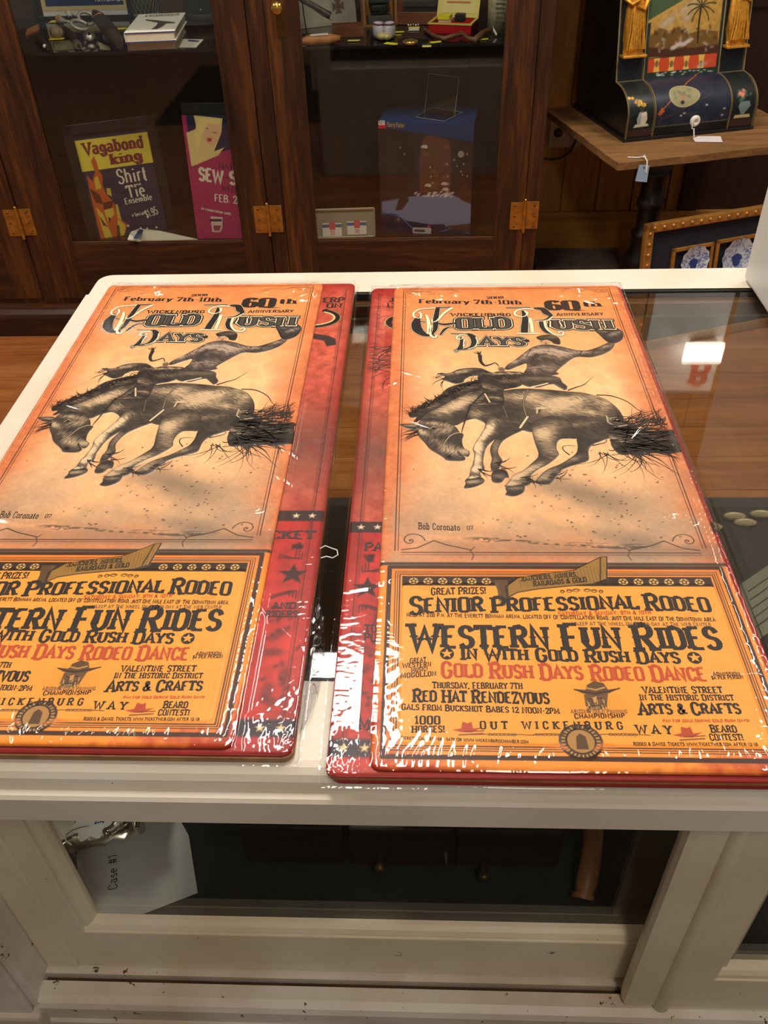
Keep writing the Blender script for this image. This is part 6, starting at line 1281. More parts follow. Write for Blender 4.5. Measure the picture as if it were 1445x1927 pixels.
for k in range(3):
    a = 2*PI*k/3+1.54; mb = MB(); mb.tube([(pc[0]+r_*math.cos(a), pc[1]+r_*math.sin(a), z_) for r_, z_ in ((.07, .08), (.14, .07), (.20, .035), (.235, .02), (.25, .0205))], [.03, .026, .02, .018, .02], 10); put(mb, 'foot', mat('black_brown_wood', (30, 22, 18), .45), t)
# blue price tag on a string
kx = onz(1212, 297, ZTB+.002); hang = onz(1216, 311, ZTB-.012); yt_ = hang[1]-.012
t2 = thing('price_tag', 'pale blue tag hanging by a white string from the table edge', 'tag', hang)
mb = MB(); S3 = [kx-[.05, -.005, -.001], kx-[.02, 0, -.001], kx+[0, 0, .004], np.array([hang[0]-.002, yt_, ZTB+.004]), np.array([hang[0], yt_, ZTB-.03])]; put(mb.tube(S3, .0022, 8), 'string', mat('white_string', (214, 208, 200), .8), t2)
tq = [ony(x_, y_, yt_) for x_, y_ in ((1203, 310), (1222, 311), (1217, 343), (1195, 341))]
mb = MB(); mb.add([tuple(p) for p in tq]+[tuple(p+np.array([0, .001, 0])) for p in tq], [(0, 1, 2, 3), (7, 6, 5, 4)]+[(i, (i+1) % 4, 4+(i+1) % 4, 4+i) for i in range(4)]); put(mb, 'card', mat('pale_blue_card', (150, 176, 204), .6), t2)
mb = MB(); cc_ = (tq[0]+tq[1])/2; mb.lathe([(.003, -.0006), (.0022, -.0012), (.0014, -.0006)], (cc_[0], yt_, cc_[2]-.008), 12, 0, 'Y'); put(mb, 'eyelet', M_BRASS, t2)
put(MB().ball(kx+[0, 0, .003], .005), 'knot', mat('white_string', (214, 208, 200), .8), t2)

t = ck.root('mantel_case', 'black lacquered mantel case with gilt figures and painted panels', 'cabinet')
YB = .118; ZB1, ZB2, CT2 = .072, .153, .80; LN = .19
def yprof(z):
    z = np.asarray(z, float); t_ = np.clip((z-ZB1)/(ZB2-ZB1), 0, 1); return np.where(z > ZB2, YB+LN*(z-ZB2), YB*(1-np.sqrt(np.clip(1-t_*t_, 0, 1))))
zz = list(np.linspace(0, ZB1, 3))+list(np.linspace(ZB1, ZB2, 14))[1:]+[CT2]
M_LAC = mat('black_lacquer', (20, 21, 22), .35, noise=.5, nscale=14, coat=.2); M_EDGEG = mat('dull_gold_edge', (104, 88, 56), .5, .3); M_GOLD = mat('gilt_plaster', (214, 152, 50), .36, .55, noise=.25, nscale=120)
pr = [(float(yprof(z)), z) for z in zz]
mb = MB(); mb.prism([(y+.004, z) for y, z in pr]+[(CDP, CT2), (CDP, 0)], .004, CWD-.004, 0, 'YZ'); mb.box(-.006, CWD+.006, -.004, CDP+.004, -.0, .012, .002); mb.build('body', M_LAC, t)
def curved(x0, x1, painter, name, res=.0016, off=.0):
    """a panel that follows the front profile, with its own painting"""
    zs = np.linspace(.014, CT2-.002, 600); ys = yprof(zs); s_ = np.concatenate([[0], np.cumsum(np.hypot(np.diff(zs), np.diff(ys)))])
    pp = Print(x1-x0, s_[-1], res); painter(pp, lambda z: float(np.interp(z, zs, s_)))
    def fn(X, Y, H): z = np.interp(Y, s_, zs); return X+x0, yprof(z)-off, z
    me = pp.mesh(name, M_PAINTED, fn=fn); o = bpy.data.objects.new(name, me); COL.objects.link(o); o.parent = t; return o
M_PAINTED = M_INK.copy(); M_PAINTED.name = 'oil_paint'; M_PAINTED.node_tree.nodes['Principled BSDF'].inputs['Roughness'].default_value = .38
def fz(px, py):      # traced on the case's upright front, which leans back a little
    n_ = back3-np.array([0, 0, LN]); p = onplane(1000+px*.30796, py*.30785, FL3+back3*YB+np.array([0, 0, ZB2]), n_)-FL3; return np.array([p@ck.ax, p[2]])
f0 = lambda px, py: ck(1000+px*.30796, py*.30785, .004)   # traced on the lower front
GE = (112, 96, 62)
xs = {k: f0(k, 750)[0] for k in (585, 745, 1195, 1345)}; xl1, xr0 = xs[745]-.0, xs[1195]
def fan(pp, cx, cz, R):
    for k in range(7):
        a = math.radians(25+130*k/6); pp.poly([(cx, cz), (cx+R*.75*math.cos(a-.1), cz+R*.75*math.sin(a-.1)), (cx+R*math.cos(a), cz+R*math.sin(a)), (cx+R*.75*math.cos(a+.1), cz+R*.75*math.sin(a+.1))], (104, 108, 104), .85, .003)
    for sx in (-1, 1): pp.line([(cx, cz-.002), (cx+sx*.02, cz+.004), (cx+sx*.026, cz+.012)], .002, (104, 108, 104), .8)
def pil_l(pp, s):
    nm = pp.noise(14); pp.C[:] = mixc((18, 24, 24), (34, 40, 40), nm); w_ = pp.w
    fan(pp, w_*.5, s(.225), .034)
    for u in (.003, w_-.003): pp.line([(u, 0), (u, pp.l)], .004, GE, .9)
    pp.line([(0, s(ZB2)), (w_, s(ZB2))], .004, GE, .9)
    zb = s(.036); pp.rect(.006, w_-.006, s(.014), zb, (62, 38, 34), .9, .003)
    cx = w_*.52; pp.poly([(cx-.026, zb+.006), (cx+.028, zb+.008), (cx+.022, zb+.016), (cx-.02, zb+.016)], (196, 186, 150)); pp.poly([(cx-.012, zb+.012), (cx+.014, zb+.012), (cx+.019, zb+.03), (cx+.014, zb+.052), (cx-.010, zb+.052), (cx-.017, zb+.032)], (206, 196, 172), 1, .002); pp.poly([(cx-.012, zb+.014), (cx-.002, zb+.014), (cx-.004, zb+.05), (cx-.010, zb+.05), (cx-.016, zb+.032)], (128, 148, 160), .8, .004)
    r4 = np.random.default_rng(2)
    for k in range(16):
        p = (cx-.006+r4.normal(0, .014), zb+.07+abs(r4.normal(0, .016))); pp.poly(star2(p[0], p[1], .008, .004, 5, r4.random()*90), ((214, 160, 40), (228, 182, 70), (190, 130, 30))[k % 3], 1, .0015)
    for k in range(8): pp.line(curve((cx, zb+.05), math.radians(r4.normal(90, 40)), .05, r4.normal(0, .6)), .0012, (70, 84, 54), .8)
def pil_r(pp, s):
    nm = pp.noise(14); pp.C[:] = mixc((18, 24, 24), (34, 40, 40), nm); w_ = pp.w
    fan(pp, w_*.5, s(.225), .034)
    for u in (.003, w_-.003): pp.line([(u, 0), (u, pp.l)], .004, GE, .9)
    pp.line([(0, s(ZB2)), (w_, s(ZB2))], .004, GE, .9); zb = s(.036); pp.rect(.006, w_-.006, s(.014), zb, (62, 38, 34), .9, .003); cx = w_*.5
    pp.poly([(cx-.03, zb+.004), (cx+.03, zb+.004), (cx+.026, zb+.014), (cx-.026, zb+.014)], (186, 170, 116), 1, .002); pp.poly([(cx-.005, zb+.014), (cx+.005, zb+.014), (cx+.024, zb+.04), (cx+.018, zb+.054), (cx-.014, zb+.054), (cx-.020, zb+.04)], (112, 128, 130), 1, .003)
    r4 = np.random.default_rng(5)
    for k in range(14): pp.blob((cx+r4.normal(0, .014), zb+.072+r4.normal(0, .010)), .007, .004, r4.random()*3, (70, 100, 84), .8, 2)
    for k in range(6): pp.blob((cx-.004+r4.normal(0, .006), zb+.076+r4.normal(0, .005)), .007, .006, r4.random()*3, (212, 132, 104), .9, 2)
curved(.0, xl1, pil_l, 'painted_pilaster'); curved(xr0, CWD, pil_r, 'painted_pilaster')
def centre(pp, s):
    nm = pp.noise(20); w_ = pp.w; pp.C[:] = mixc((26, 32, 46), (44, 50, 66), nm)
    U = lambda px, py: (fz(px, py)[0]-xl1, s(fz(px, py)[1])); U0 = lambda px, py: (f0(px, py)[0]-xl1, s(f0(px, py)[1]))
    x0, x1 = .014, w_-.010; zt0, zt1 = U(900, 428)[1], U(900, 345)[1]
    pp.rect(0, w_, s(ZB2)+.004, pp.l, (38, 52, 42), 1, .004)
    # landscape: ochre sky, mountains, palm, roof beam, dark foreground
    pp.rect(x0, x1, U(900, 340)[1], pp.l, (176, 138, 66)); w2 = (slice(None), slice(None))
    m_ = (pp.Y > U(900, 340)[1]); pp.C[m_] *= (1+.35*(pp.noise(9)[m_]-.5))[..., None]
    pp.poly([U(*q) for q in ((700, 140), (940, 0), (940, -260), (700, -260))], (66, 88, 62), .95, .004); pp.line([U(*q) for q in ((715, 135), (960, -10))], .008, (186, 150, 76))
    for q in ((930, 60), (950, 110), (940, 200), (990, 30), (850, 120), (810, 150)): pp.blob(U(*q), .02, .012, .8, (182, 170, 160), .7)
    pp.poly([U(*q) for q in ((715, 230), (780, 170), (850, 190), (900, 160), (950, 210), (1040, 180), (1140, 190), (1140, 330), (715, 350))], (104, 74, 36), .9, .004); pp.poly([U(*q) for q in ((715, 290), (860, 300), (1000, 290), (1140, 270), (1140, 345), (715, 350))], (72, 42, 30), .95, .004)
    for k in range(50): p = U(730+400*rr3.random(), 160+150*rr3.random()); pp.blob(p, .008, .004, rr3.random()*3, ((60, 44, 26), (150, 116, 56), (170, 156, 150))[k % 3], .6, 2)
    for q in ((870, 290), (930, 270), (960, 250), (900, 270)): pp.blob(U(*q), .014, .007, .3, (196, 188, 184), .9, 2)
    pp.line([U(1015, 260), U(1022, 150), U(1035, 50)], .006, (52, 42, 28)); 
    for k in range(9): pp.line(curve(U(1040, 40), math.radians(-30+30*k), .05, -.9 if k < 4 else .9), .004, (58, 58, 34), .9)
    # red and yellow band
    pp.rect(x0, x1, zt0, zt1, (196, 74, 40))
    for k in range(4):
        c_ = U(765+90*k, 390); wdt = .011; pp.poly([(c_[0]-wdt, zt0), (c_[0]+wdt, zt0), (c_[0]+wdt*.6, c_[1]), (c_[0]+wdt, zt1), (c_[0]-wdt, zt1), (c_[0]-wdt*.6, c_[1])], (222, 176, 84)); pp.poly(disc2(c_[0], c_[1], .006, .010), (92, 84, 58), .8)
    for k in range(24): pp.blob((x0+.02+(w_-.05)*rr3.random()**.8, zt0-.014+.012*rr3.random()), .006, .0024, 0, (196, 200, 190), .7, 2)
    pp.blob((x1-.05, zt0+.01), .02, .008, .3, (196, 190, 180), .6)
    # drawer front: palette and crossed brushes
    C0 = U0(955, 590)
    for a_, b_, col_, wd2 in (((780, 690), (1130, 500), (150, 84, 46), .0045), ((770, 740), (1120, 580), (80, 52, 40), .0024), ((800, 640), (1010, 720), (70, 48, 38), .0024)): pp.line([U0(*a_), U0(*b_)], wd2, col_)
    pp.poly([U0(*q) for q in ((765, 700), (800, 655), (812, 680), (785, 705))], (176, 84, 44)); pal = [(C0[0]+.052*math.cos(a), C0[1]+.036*math.sin(a)*(1-.15*math.cos(a))) for a in np.linspace(0, 6.28, 30)][:-1]
    pp.poly(pal, (146, 140, 104), 1, .003); pp.line(pal, .003, (186, 170, 120), .9, True)
    for k in range(10): pp.blob((C0[0]-.01+rr3.normal(0, .014), C0[1]+rr3.normal(0, .009)), .009, .006, rr3.random()*3, ((104, 120, 80), (170, 104, 80), (90, 100, 66))[k % 3], .7, 2)
    pp.poly(disc2(*U0(928, 628), .007, .006), (40, 44, 56)); pp.line([(0, s(.038)), (w_, s(.038))], .003, GE, .8); pp.rect(0, w_, 0, s(.036), (20, 20, 22), 1, .003); pp.line([U0(775, 715), U0(1060, 675)], .001, (100, 96, 90), .6)
    for q in ((1070, 640), (910, 705), (1160, 700), (1175, 660), (930, 690)): pp.blob(U0(*q), .005, .003, 0, (186, 182, 172), .9, 2)
curved(xl1, xr0, centre, 'painted_front')
mb = MB()
for xx in (0, xl1, xr0, CWD): mb.tube([(xx, float(yprof(z))-.001, z) for z in zz], .0032, 8)
mb.build('gold_beading', M_EDGEG, t)
# the gilt relief figures (robed)
def figure(px, py0, py1, lean):
    x0, z0 = fz(px, py0); H_ = .30; YB = float(yprof(z0))
    f = MB(); prof = [(.0, .034, .012), (.012, .034, .012), (.016, .030, .016), (.05, .034, .020), (.10, .036, .024), (.15, .031, .024), (.19, .024, .022), (.215, .026, .022), (.24, .024, .018), (.252, .010, .012), (.258, .013, .014), (.275, .016, .017), (.292, .012, .014), (.30, .003, .004)]
    n_ = 40; V = []; r5 = np.random.default_rng(int(px))
    for (zf, rx_, ry_) in prof:
        for k in range(n_):
            a = 2*PI*k/n_; fold = 1+(zf > .014)*(.16*(float(tnoise(np.array(a*1.9+px), np.array(zf*26+px)))-.5)+.20*(float(tnoise(np.array(a*4.1+px), np.array(zf*44.0)))-.5)+.05*math.sin(7*a+zf*22))
            V.append((x0+lean*zf+rx_*fold*math.cos(a), YB-.006+ry_*fold*math.sin(a)*1.1, z0+zf))
    F = [(i*n_+k, i*n_+(k+1) % n_, (i+1)*n_+(k+1) % n_, (i+1)*n_+k) for i in range(len(prof)-1) for k in range(n_)]
    f.add(V, F, 0, True); f.tube([(x0+.026, YB-.014, z0+.225), (x0+.036, YB-.022, z0+.18), (x0+.020, YB-.032, z0+.15), (x0-.004, YB-.034, z0+.165)], [.010, .009, .007, .006], 10); f.tube([(x0-.024, YB-.014, z0+.225), (x0-.034, YB-.020, z0+.185), (x0-.020, YB-.032, z0+.17), (x0+.002, YB-.036, z0+.185)], [.010, .009, .007, .006], 10)
    for k in range(9): f.tube([(x0-.03+.0075*k, YB-.026-.004*math.sin(k), z0+.02), (x0-.024+.006*k+.004*math.sin(k*2), YB-.031, z0+.08), (x0-.018+.0045*k, YB-.030, z0+.15)], [.004, .0034, .002], 6)
    f.box(x0-.042, x0+.040, YB-.03, YB, z0-.010, z0, .003); f.v = [(p[0], p[1]+LN*(p[2]-z0), z0+(p[2]-z0)*.8) for p in f.v]; f.build('gilt_figure', M_GOLD, t)
figure(612, 325, 0, .02); figure(1238, 265, 0, .0)
# white knob with a string and a tag
kx2, kz2 = f0(980, 728); kk = MB(); kk.lathe([(.006, 0), (.006, -.006), (.016, -.012), (.018, -.018), (.014, -.024), (.006, -.025), (.005, -.021), (.0, -.021)], (kx2, .0, kz2), 24, 0, 'Y'); kk.build('drawer_knob', mat('white_china', (222, 216, 204), .25), t)
tg = Plane(FL3, FR3, 0).root('price_tag', 'white paper tag tied by string to the drawer knob', 'tag')
w3 = lambda x_, y_: ((onz(1000+x_*.30796, y_*.30785, ZTB+.003)-FL3)@ck.ax, (onz(1000+x_*.30796, y_*.30785, ZTB+.003)-FL3)@back3)
tc4 = [w3(*q) for q in ((985, 845), (1020, 832), (1155, 832), (1168, 868), (1000, 866))]
MB().prism(tc4, .002, .003).build('card', mat('white_paper', (214, 206, 204), .7), tg)
pth = [(kx2-.004, -.022, kz2+.012), (kx2-.014, -.026, kz2), (kx2-.012, -.026, kz2-.02), (kx2-.006, -.028, .03), (tc4[0][0]+.004, tc4[0][1], .005)]; MB().tube(pth, .0022, 8).build('string', mat('white_string', (214, 208, 200), .8), tg)

# ------------------------------------------------------------------ gold framed plates leaning below the table
gp = Plane(onz(1222, 520, .25)*0+np.append(ony(1218, 500, 2.66)[:2], .0), np.append(ony(1218, 500, 2.66)[:2], 0)+np.array([.42, .15, 0]), 7)
t = gp.root('picture_frame', 'large gilt studded frame holding blue and white china plates', 'frame')
TLg = gp(1222, 420); HG = TLg[1]; WG = .60; fw2 = .030
M_GILT = mat('gilt_frame', (176, 124, 56), .4, .5, noise=.25, nscale=60)
mb = MB()
for a, b, c_, d_ in ((0, fw2, 0, HG), (WG-fw2, WG, 0, HG), (0, WG, HG-fw2, HG), (0, WG, 0, fw2)): mb.box(a, b, -.014, .010, c_, d_, .006)
mb.build('outer_frame', M_GILT, t)
mb = MB()
k = .03
while k < HG-.01: mb.ball((fw2*.5, -.014, k), .0065, 0, 10); k += .034
k = .03
while k < WG-.01: mb.ball((k, -.014, HG-fw2*.5), .0065, 0, 10); k += .034
o = mb.build('studs', M_GILT, t); o['kind'] = 'stuff'
MB().box(fw2-.002, WG-fw2+.002, 0, .008, fw2-.002, HG-fw2+.002).build('velvet', mat('navy_velvet', (20, 24, 34), .9), t)
r6 = np.random.default_rng(12)
for (xa, ya), (xb, yb), cxy in (((1264, 466), (1342, 456), (1303, 490)), ((1347, 452), (1436, 436), (1384, 481))):
    p0, p1 = gp(xa, ya), gp(xb, yb); top = (p0[1]+p1[1])/2; bot = top-.15; x0_, x1_ = p0[0], p1[0]; s_ = .012
    m = MB()
    for a, b, c_, d_ in ((x0_, x0_+s_, bot, top), (x1_-s_, x1_, bot, top), (x0_, x1_, top-s_, top), (x0_, x1_, bot, bot+s_)): m.box(a, b, -.010, 0, c_, d_, .002)
    fr2 = m.build('inner_frame', M_GILT, t); c4 = gp(*cxy); R4 = (x1_-x0_)*.34
    pp = Print(R4*2, R4*2, .0015); pp.C[:] = np.array((196, 204, 214))/255
    for j in range(130):
        a = r6.random()*6.28; q = R4*math.sqrt(r6.random()); pp.blob((R4+q*math.cos(a), R4+q*math.sin(a)), .003+.004*r6.random(), .002, r6.random()*3, (70, 92, 150), .75, 2)
    pp.poly(disc2(R4*1.0, R4*.8, R4*.36), (34, 50, 110), .9, .004); pp.line(disc2(R4, R4, R4*.72), .002, (60, 84, 146), .7, True)
    def fnp(X, Y, H):
        u, v = (X-R4)/R4, (Y-R4)/R4; r_ = np.hypot(u, v)+1e-9; m_ = np.maximum(abs(u), abs(v)); k_ = m_/r_; u2, v2 = u*k_, v*k_; rr_ = np.hypot(u2, v2); sc = 1+.03*np.cos(12*np.arctan2(v2, u2))*rr_
        return c4[0]+R4*u2*sc, -.006-.010*rr_**2*1.0, c4[1]-.0+R4*v2*sc
    me = pp.mesh('china_plate', M_PAINTED, fn=fnp); o = bpy.data.objects.new('china_plate', me); COL.objects.link(o); o.parent = t; o['label'] = 'blue and white china plate with scalloped rim'

# ------------------------------------------------------------------ wooden crate, wall socket, cord
t = thing('crate', 'shallow dark wooden crate on the floor beside the table foot', 'crate', (.60, 3.17, 0), (0, 0, -.02)); MC = wood('crate_wood', (52, 38, 28), (74, 56, 42), (96, 74, 56), 'X', 2, .7)
cw, cd, ch = .165, .09, .12
MB().box(-cw, cw, -cd, cd, 0, .01).build('bottom', MC, t)
for nm, q in (('long_side', (-cw, cw, -cd, -cd+.012, .01, ch)), ('long_side', (-cw, cw, cd-.012, cd, .01, ch)), ('short_side', (-cw, -cw+.012, -cd+.012, cd-.012, .01, ch)), ('short_side', (cw-.012, cw, -cd+.012, cd-.012, .01, ch))): MB().box(*q, .0015).build(nm, MC, t)
MB().box(-cw+.012, cw-.012, -cd+.012, cd-.012, ch-.02, ch-.008).build('packing', mat('packing_brown', (64, 50, 42), .9, noise=.3, nscale=30), t)
a5, b5 = ony(1036, 222, YW-.004), ony(1092, 276, YW-.004)
t = thing('wall_socket', 'beige wall socket plate behind the table edge', 'socket', (float((a5[0]+b5[0])/2), YW, float((a5[2]+b5[2])/2))); hw, hh2 = .062, .055
MB().box(-hw, hw, -.006, 0, -hh2, hh2, .003).build('plate', mat('socket_beige', (170, 156, 126), .5), t)
for sx in (-.028, .028): mb = MB(); mb.lathe([(.017, -.006), (.017, -.008), (.0, -.008)], (sx, 0, 0), 20, 0, 'Y'); mb.box(sx-.007, sx-.004, -.0085, -.007, -.004, .006); mb.box(sx+.004, sx+.007, -.0085, -.007, -.004, .006); mb.build('outlet', mat('outlet_dark', (60, 50, 42), .5), t)
mb = MB(); pc5 = [ony(x_, y_, YW-.03) for x_, y_ in ((1024, 298), (1040, 300), (1056, 297), (1072, 286), (1082, 268), (1086, 250))]; mb.tube(pc5, .0042, 8)
tag(mb.build('cord', mat('black_rubber', (18, 17, 16), .5)), 'black electric cord looping below the wall socket', 'cord')

# ------------------------------------------------------------------ white machine at the right end of the counter
XB = .4665; t = thing('white_case', 'tall white plastic case standing at the right end of the counter', 'case', (XB+.17, .95, ZT)); M_WP = mat('white_plastic', (214, 211, 204), .35)
put(MB().box(XB, XB+.34, .745, 1.184, ZT+.004, ZT+.30, .004), 'body', M_WP, t); put(MB().box(XB-.0, XB+.345, .742, 1.187, ZT+.302, ZT+.325, .006), 'lid', M_WP, t)
for sx in (.03, .30):
    for sy in (.78, 1.15): put(MB().lathe([(.012, 0), (.012, .005)], (XB+sx, sy, ZT), 16), 'foot', M_BLACK, t)
mb = MB()
for k in range(6): mb.box(XB+.10, XB+.24, .744, .747, ZT+.05+.012*k, ZT+.055+.012*k)
put(mb, 'vent', mat('vent_grey', (90, 90, 88), .5), t)

# ------------------------------------------------------------------ inside the counter case
ZK = .5352
q = [onz(x_, y_, ZK+h_) for x_, y_, h_ in ((145, 1590, .012), (145, 1660, .010), (150, 1748, .001), (236, 1733, .001), (372, 1680, .002), (355, 1572, .004), (335, 1536, .006), (300, 1515, .010), (220, 1500, .012))]
o_ = np.mean(q, axis=0)
mb = MB(); n_ = len(q); mb.add([tuple(p) for p in q]+[tuple(p-np.array([0, 0, .0006])) for p in q]+[tuple(o_), tuple(o_-np.array([0, 0, .0006]))], [(i, (i+1) % n_, 2*n_) for i in range(n_)]+[((i+1) % n_+n_, i+n_, 2*n_+1) for i in range(n_)]+[(i, (i+1) % n_, n_+(i+1) % n_, n_+i) for i in range(n_)])
t = thing('paper_sheet', 'white paper reading Case #1 lying behind the sliding glass', 'paper', o_); put(mb, 'sheet', mat('white_copy_paper', (214, 212, 210), .8), t)
pa, pb2 = onz(222, 1676, ZK+.0085), onz(221, 1609, ZK+.0085); dv = (pa-pb2)[:2]; ink = MB()
hc = np.linalg.norm((onz(206, 1640, ZK+.0085)-onz(222, 1640, ZK+.0085))[:2]); put_text(ink, 'Case #1', pa[:2], pb2[:2], hc, 0, float(max(p[2] for p in q))+.0005, wv=.11, wh=.1, serif=False); put(ink, 'lettering', mat('printer_grey', (60, 60, 64), .7), t)
# silver tray
t = thing('silver_tray', 'scalloped silver tray with handle standing over the paper', 'tray', onz(150, 1560, ZK+.07)); Lt = t.location
M_SIL = mat('silver', (206, 198, 184), .16, .95); zt = ZK+.062
ed_ = [(70, 1619), (108, 1617), (128, 1606), (150, 1597), (172, 1594), (196, 1588), (216, 1580), (232, 1578), (250, 1567), (258, 1556)]
out = [onz(x_, y_, zt) for x_, y_ in ed_]; inn = [onz(x_-6, y_-26, zt+.004) for x_, y_ in ed_]; low = [p-np.array([0, -.012, .012]) for p in inn]
V = []; 
for i in range(len(out)): k = (i % 2)*.004; V += [tuple(out[i]-np.array([0, 0, k])), tuple((out[i]+inn[i])/2+np.array([0, 0, .006-k])), tuple(inn[i]+np.array([0, 0, .0])), tuple(low[i])]
mb = MB(); mb.add(V, [(i*4+j, i*4+j+1, (i+1)*4+j+1, (i+1)*4+j) for i in range(len(out)-1) for j in range(3)], 0, True)
put(mb, 'rim', M_SIL, t)
mb = MB(); mb.add([tuple(p) for p in low]+[tuple(p+np.array([-.0, .16, .0])) for p in low], [(i, i+1, len(low)+i+1, len(low)+i) for i in range(len(low)-1)], 0, True)
put(mb, 'dish', mat('darkened_silver', (112, 104, 92), .4, .7, noise=.3, nscale=40), t)  # dim inside of the tray put into a darker copy of the silver
hp = [onz(x_, y_, zt+.02) for x_, y_ in ((256, 1560), (256, 1545), (254, 1534), (248, 1524), (244, 1516))]; put(MB().tube(hp, [.003, .005, .0035, .005, .0035], 10), 'handle', M_SIL, t)
for x_, y_ in ((240, 1572),): p = onz(x_, y_, zt-.01); put(MB().lathe([(.006, ZK+.0005), (.004, ZK+.01), (.003, p[2]-.005), (.006, p[2]+.002)], (p[0], p[1]+.03, 0), 12), 'leg', M_SIL, t)
sp = [onz(x_, y_, zt+.008) for x_, y_ in ((137, 1578), (150, 1580), (165, 1578), (185, 1574), (200, 1568), (215, 1556), (230, 1546))]
t = thing('silver_brooch', 'rough silver nugget bar lying in the silver tray', 'brooch', sp[0]); put(MB().tube(sp, [.004, .007, .0075, .007, .0045, .0055, .005], 10), 'bar', mat('hammered_silver', (206, 200, 188), .3, .9, bump=.9, bscale=240), t); put(MB().ball(sp[4], .006), 'clasp', M_SIL, t)
fl_c = onz(172, 1548, zt+.016); t = thing('price_tag', 'white flower shaped tag with blue writing above the silver tray', 'tag', fl_c)
fx = [(fl_c[0]+.021*(1+.16*math.cos(7*a))*math.cos(a), fl_c[1]+.021*(1+.16*math.cos(7*a))*math.sin(a)) for a in np.linspace(0, 2*PI, 50)[:-1]]
put(MB().prism(fx, fl_c[2]-.0005, fl_c[2]+.0005), 'card', mat('flower_tag_white', (218, 216, 218), .6), t)
ink = MB()
for k, ch in enumerate('24'): put_text(ink, ch, (fl_c[0]+.004+.007*k, fl_c[1]-.002), (fl_c[0]+.009+.007*k, fl_c[1]), .008, 0, fl_c[2]+.0008, wv=.2, wh=.16, serif=False)
put(ink, 'writing', mat('blue_pen', (50, 60, 130), .6), t); stg = [onz(x_, y_, zt+.017) for x_, y_ in ((167, 1553), (150, 1556), (134, 1562), (123, 1572), (124, 1583), (135, 1590))]; put(MB().tube(stg, .0011, 6), 'string', mat('white_string', (214, 208, 200), .8), t)
# dark chest of small drawers standing in the case
xA, xB2, yA, yB2, zc0, zc1 = -.21, .165, .505, .82, ZK, ZK+.10
t = thing('drawer_chest', 'dark walnut chest with brass knobs inside the counter case', 'chest', (-.02, .66, ZK)); M_CH = wood('chest_walnut', (30, 17, 12), (46, 26, 18), (62, 36, 24), 'X', 1.4, .5)
put(MB().box(xA, xB2, yA+.012, yB2, zc0, zc1, .003), 'carcass', M_CH, t); kz = [ony(715, 1632, yA)[2], ony(910, 1648, yA)[2]]
for k in range(3):
    x0_ = xA+.004+k*.124; d = put(MB().box(x0_, x0_+.118, yA, yA+.012, zc0+.012, zc1-.01, .003), 'drawer', M_CH, t)
for px, py in ((715, 1632), (910, 1648)):
    p = ony(px, py, yA-.016); put(MB().lathe([(.003, .02), (.003, .012), (.006, .006), (.007, 0), (.0045, -.003), (.0, -.004)], (p[0], yA-.0195, min(zc1-.02, max(zc0+.014, p[2]))), 20, 0, 'Y'), 'knob', mat('dull_dark_brass', (104, 84, 44), .4, .8), t)
# wooden tool handle and thin grey blade standing against the chest
ha, hb = onz(1096, 1690, ZK+.012), ony(1114, 1530, yA-.015)
hb = onz(1116, 1530, ZK+.05); t = thing('tool_handle', 'light brown wooden tool handle inside the right of the case', 'tool', ha); hp = [ha+(hb-ha)*u+np.array([.004*math.sin(3*u), 0, 0]) for u in np.linspace(0, 1.3, 9)]
put(MB().tube(hp, [.009, .0125, .0125, .012, .0115, .012, .0125, .013, .013], 14), 'shaft', wood('ash_handle', (134, 88, 46), (164, 112, 62), (186, 134, 80), 'Y', 2, .4), t); put(MB().tube([hp[0]-(hb-ha)*.012, hp[0]+(hb-ha)*.05], .0128, 14), 'butt_cap', wood('ash_handle', (134, 88, 46), (164, 112, 62), (186, 134, 80), 'Y', 2, .4), t)
ba, bb2 = onz(840, 1628, ZK+.030), onz(834, 1535, ZK+.075); t = thing('knife', 'narrow grey knife blade lying left of the wooden tool handle', 'knife', ba); d_ = (bb2-ba); put(MB().tube([ba, ba+d_*.3, ba+d_*.7, ba+d_], [.0008, .003, .0042, .0045], 8), 'blade', M_STEEL, t); put(MB().tube([ba+d_*1.0, ba+d_*1.5], [.006, .007], 10), 'grip', M_LEATH, t)
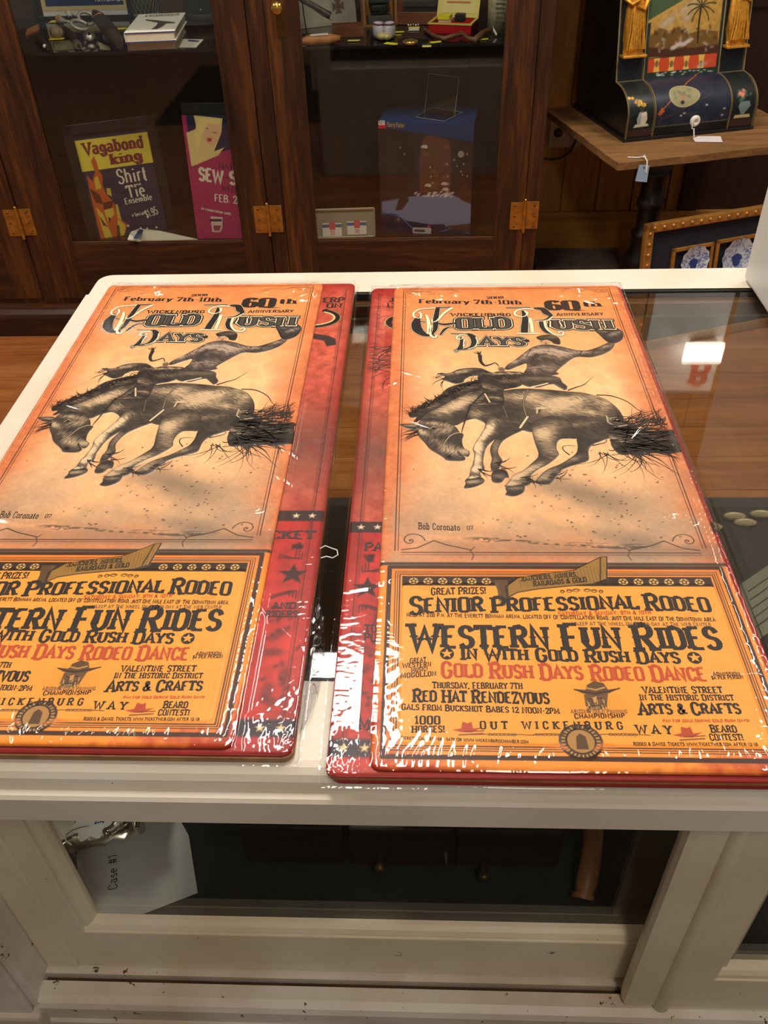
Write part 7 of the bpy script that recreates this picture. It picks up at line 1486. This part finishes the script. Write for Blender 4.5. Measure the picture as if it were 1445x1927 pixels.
# medals and a card at the right under the glass top
for k, (px, py) in enumerate(((1338, 992), (1402, 984), (1382, 972), (1432, 968))):
    c0 = onz(px, py, ZK+.004); t = thing('medal', ['dull bronze medal lying nearest to the right sign under the glass', 'dull bronze medal in the middle of the row under the glass', 'small bronze medal behind the middle one under the glass', 'bronze medal at the right picture edge under the glass'][k], 'medal', c0, group='bronze medals in the counter case')
    MB().lathe([(.0, -.003), (.019, -.003), (.021, 0), (.019, .003), (.016, .0024), (.0, .003)], n=30).build('disc', mat('dull_bronze', (150, 136, 104), .4, .6, noise=.2, nscale=90), t); t.scale = (1, .5, 1)
P = [onz(*p, ZK+.003) for p in ((1392, 1100), (1480, 1040), (1530, 1130), (1416, 1212))]; mb = MB(); mb.add([tuple(p) for p in P]+[tuple(p-np.array([0, 0, .0008])) for p in P], [(0, 1, 2, 3), (7, 6, 5, 4)]+[(i, (i+1) % 4, 4+(i+1) % 4, 4+i) for i in range(4)])
ax_ = P[1]-P[0]
for k in range(5): a = P[0]+(P[3]-P[0])*(.2+.15*k)+ax_*.12; mb.box(0, .001, 0, .001, 0, .001) if False else mb.tube([a+np.array([0, 0, .001]), a+ax_*(.5-.06*(k % 2))+np.array([0, 0, .001])], .0009, 5, 1)
tag(mb.build('caption_card', [mat('grey_caption_card', (150, 148, 132), .8), mat('caption_ink', (70, 68, 62), .8)]), 'pale caption card with lines of text under the glass at right', 'card')
# banner known from its reflection in the glass; lamp added for the glare
t = thing('banner', 'white banner with red letter B hanging high before the back wall', 'banner', (1.02, 3.0, 2.06)); MB().box(-.145, .145, -.004, 0, -.21, .23).build('cloth', mat('banner_white', (222, 218, 212), .8), t)
ink = MB(); put_text(ink, 'B', (.05, .09), (.12, .09), .10, 0, .005, wv=.26, wh=.18); upright(ink).build('lettering', mat('banner_red', (186, 40, 30), .6), t); MB().tube([(-.165, -.004, .235), (.165, -.004, .235)], .008, 10).build('rod', M_DARKW, t)
for sx in (-.15, .15): MB().tube([(sx, -.004, .24), (sx, -.004, CEIL_Z-2.06)], .0015, 6).build('hanging_cord', M_BLACK, t)
t = thing('glare_light', 'small light added before the white banner for a glare in the glass', 'light', (1.085, 3.0-.006, 2.085)); MB().box(-.05, .05, -.03, 0, -.04, .04, .004).build('housing', M_HOUSING, t); MB().box(-.075, .075, -.05, -.03, -.040, .040, .018).build('diffuser', M_TUBE, t)
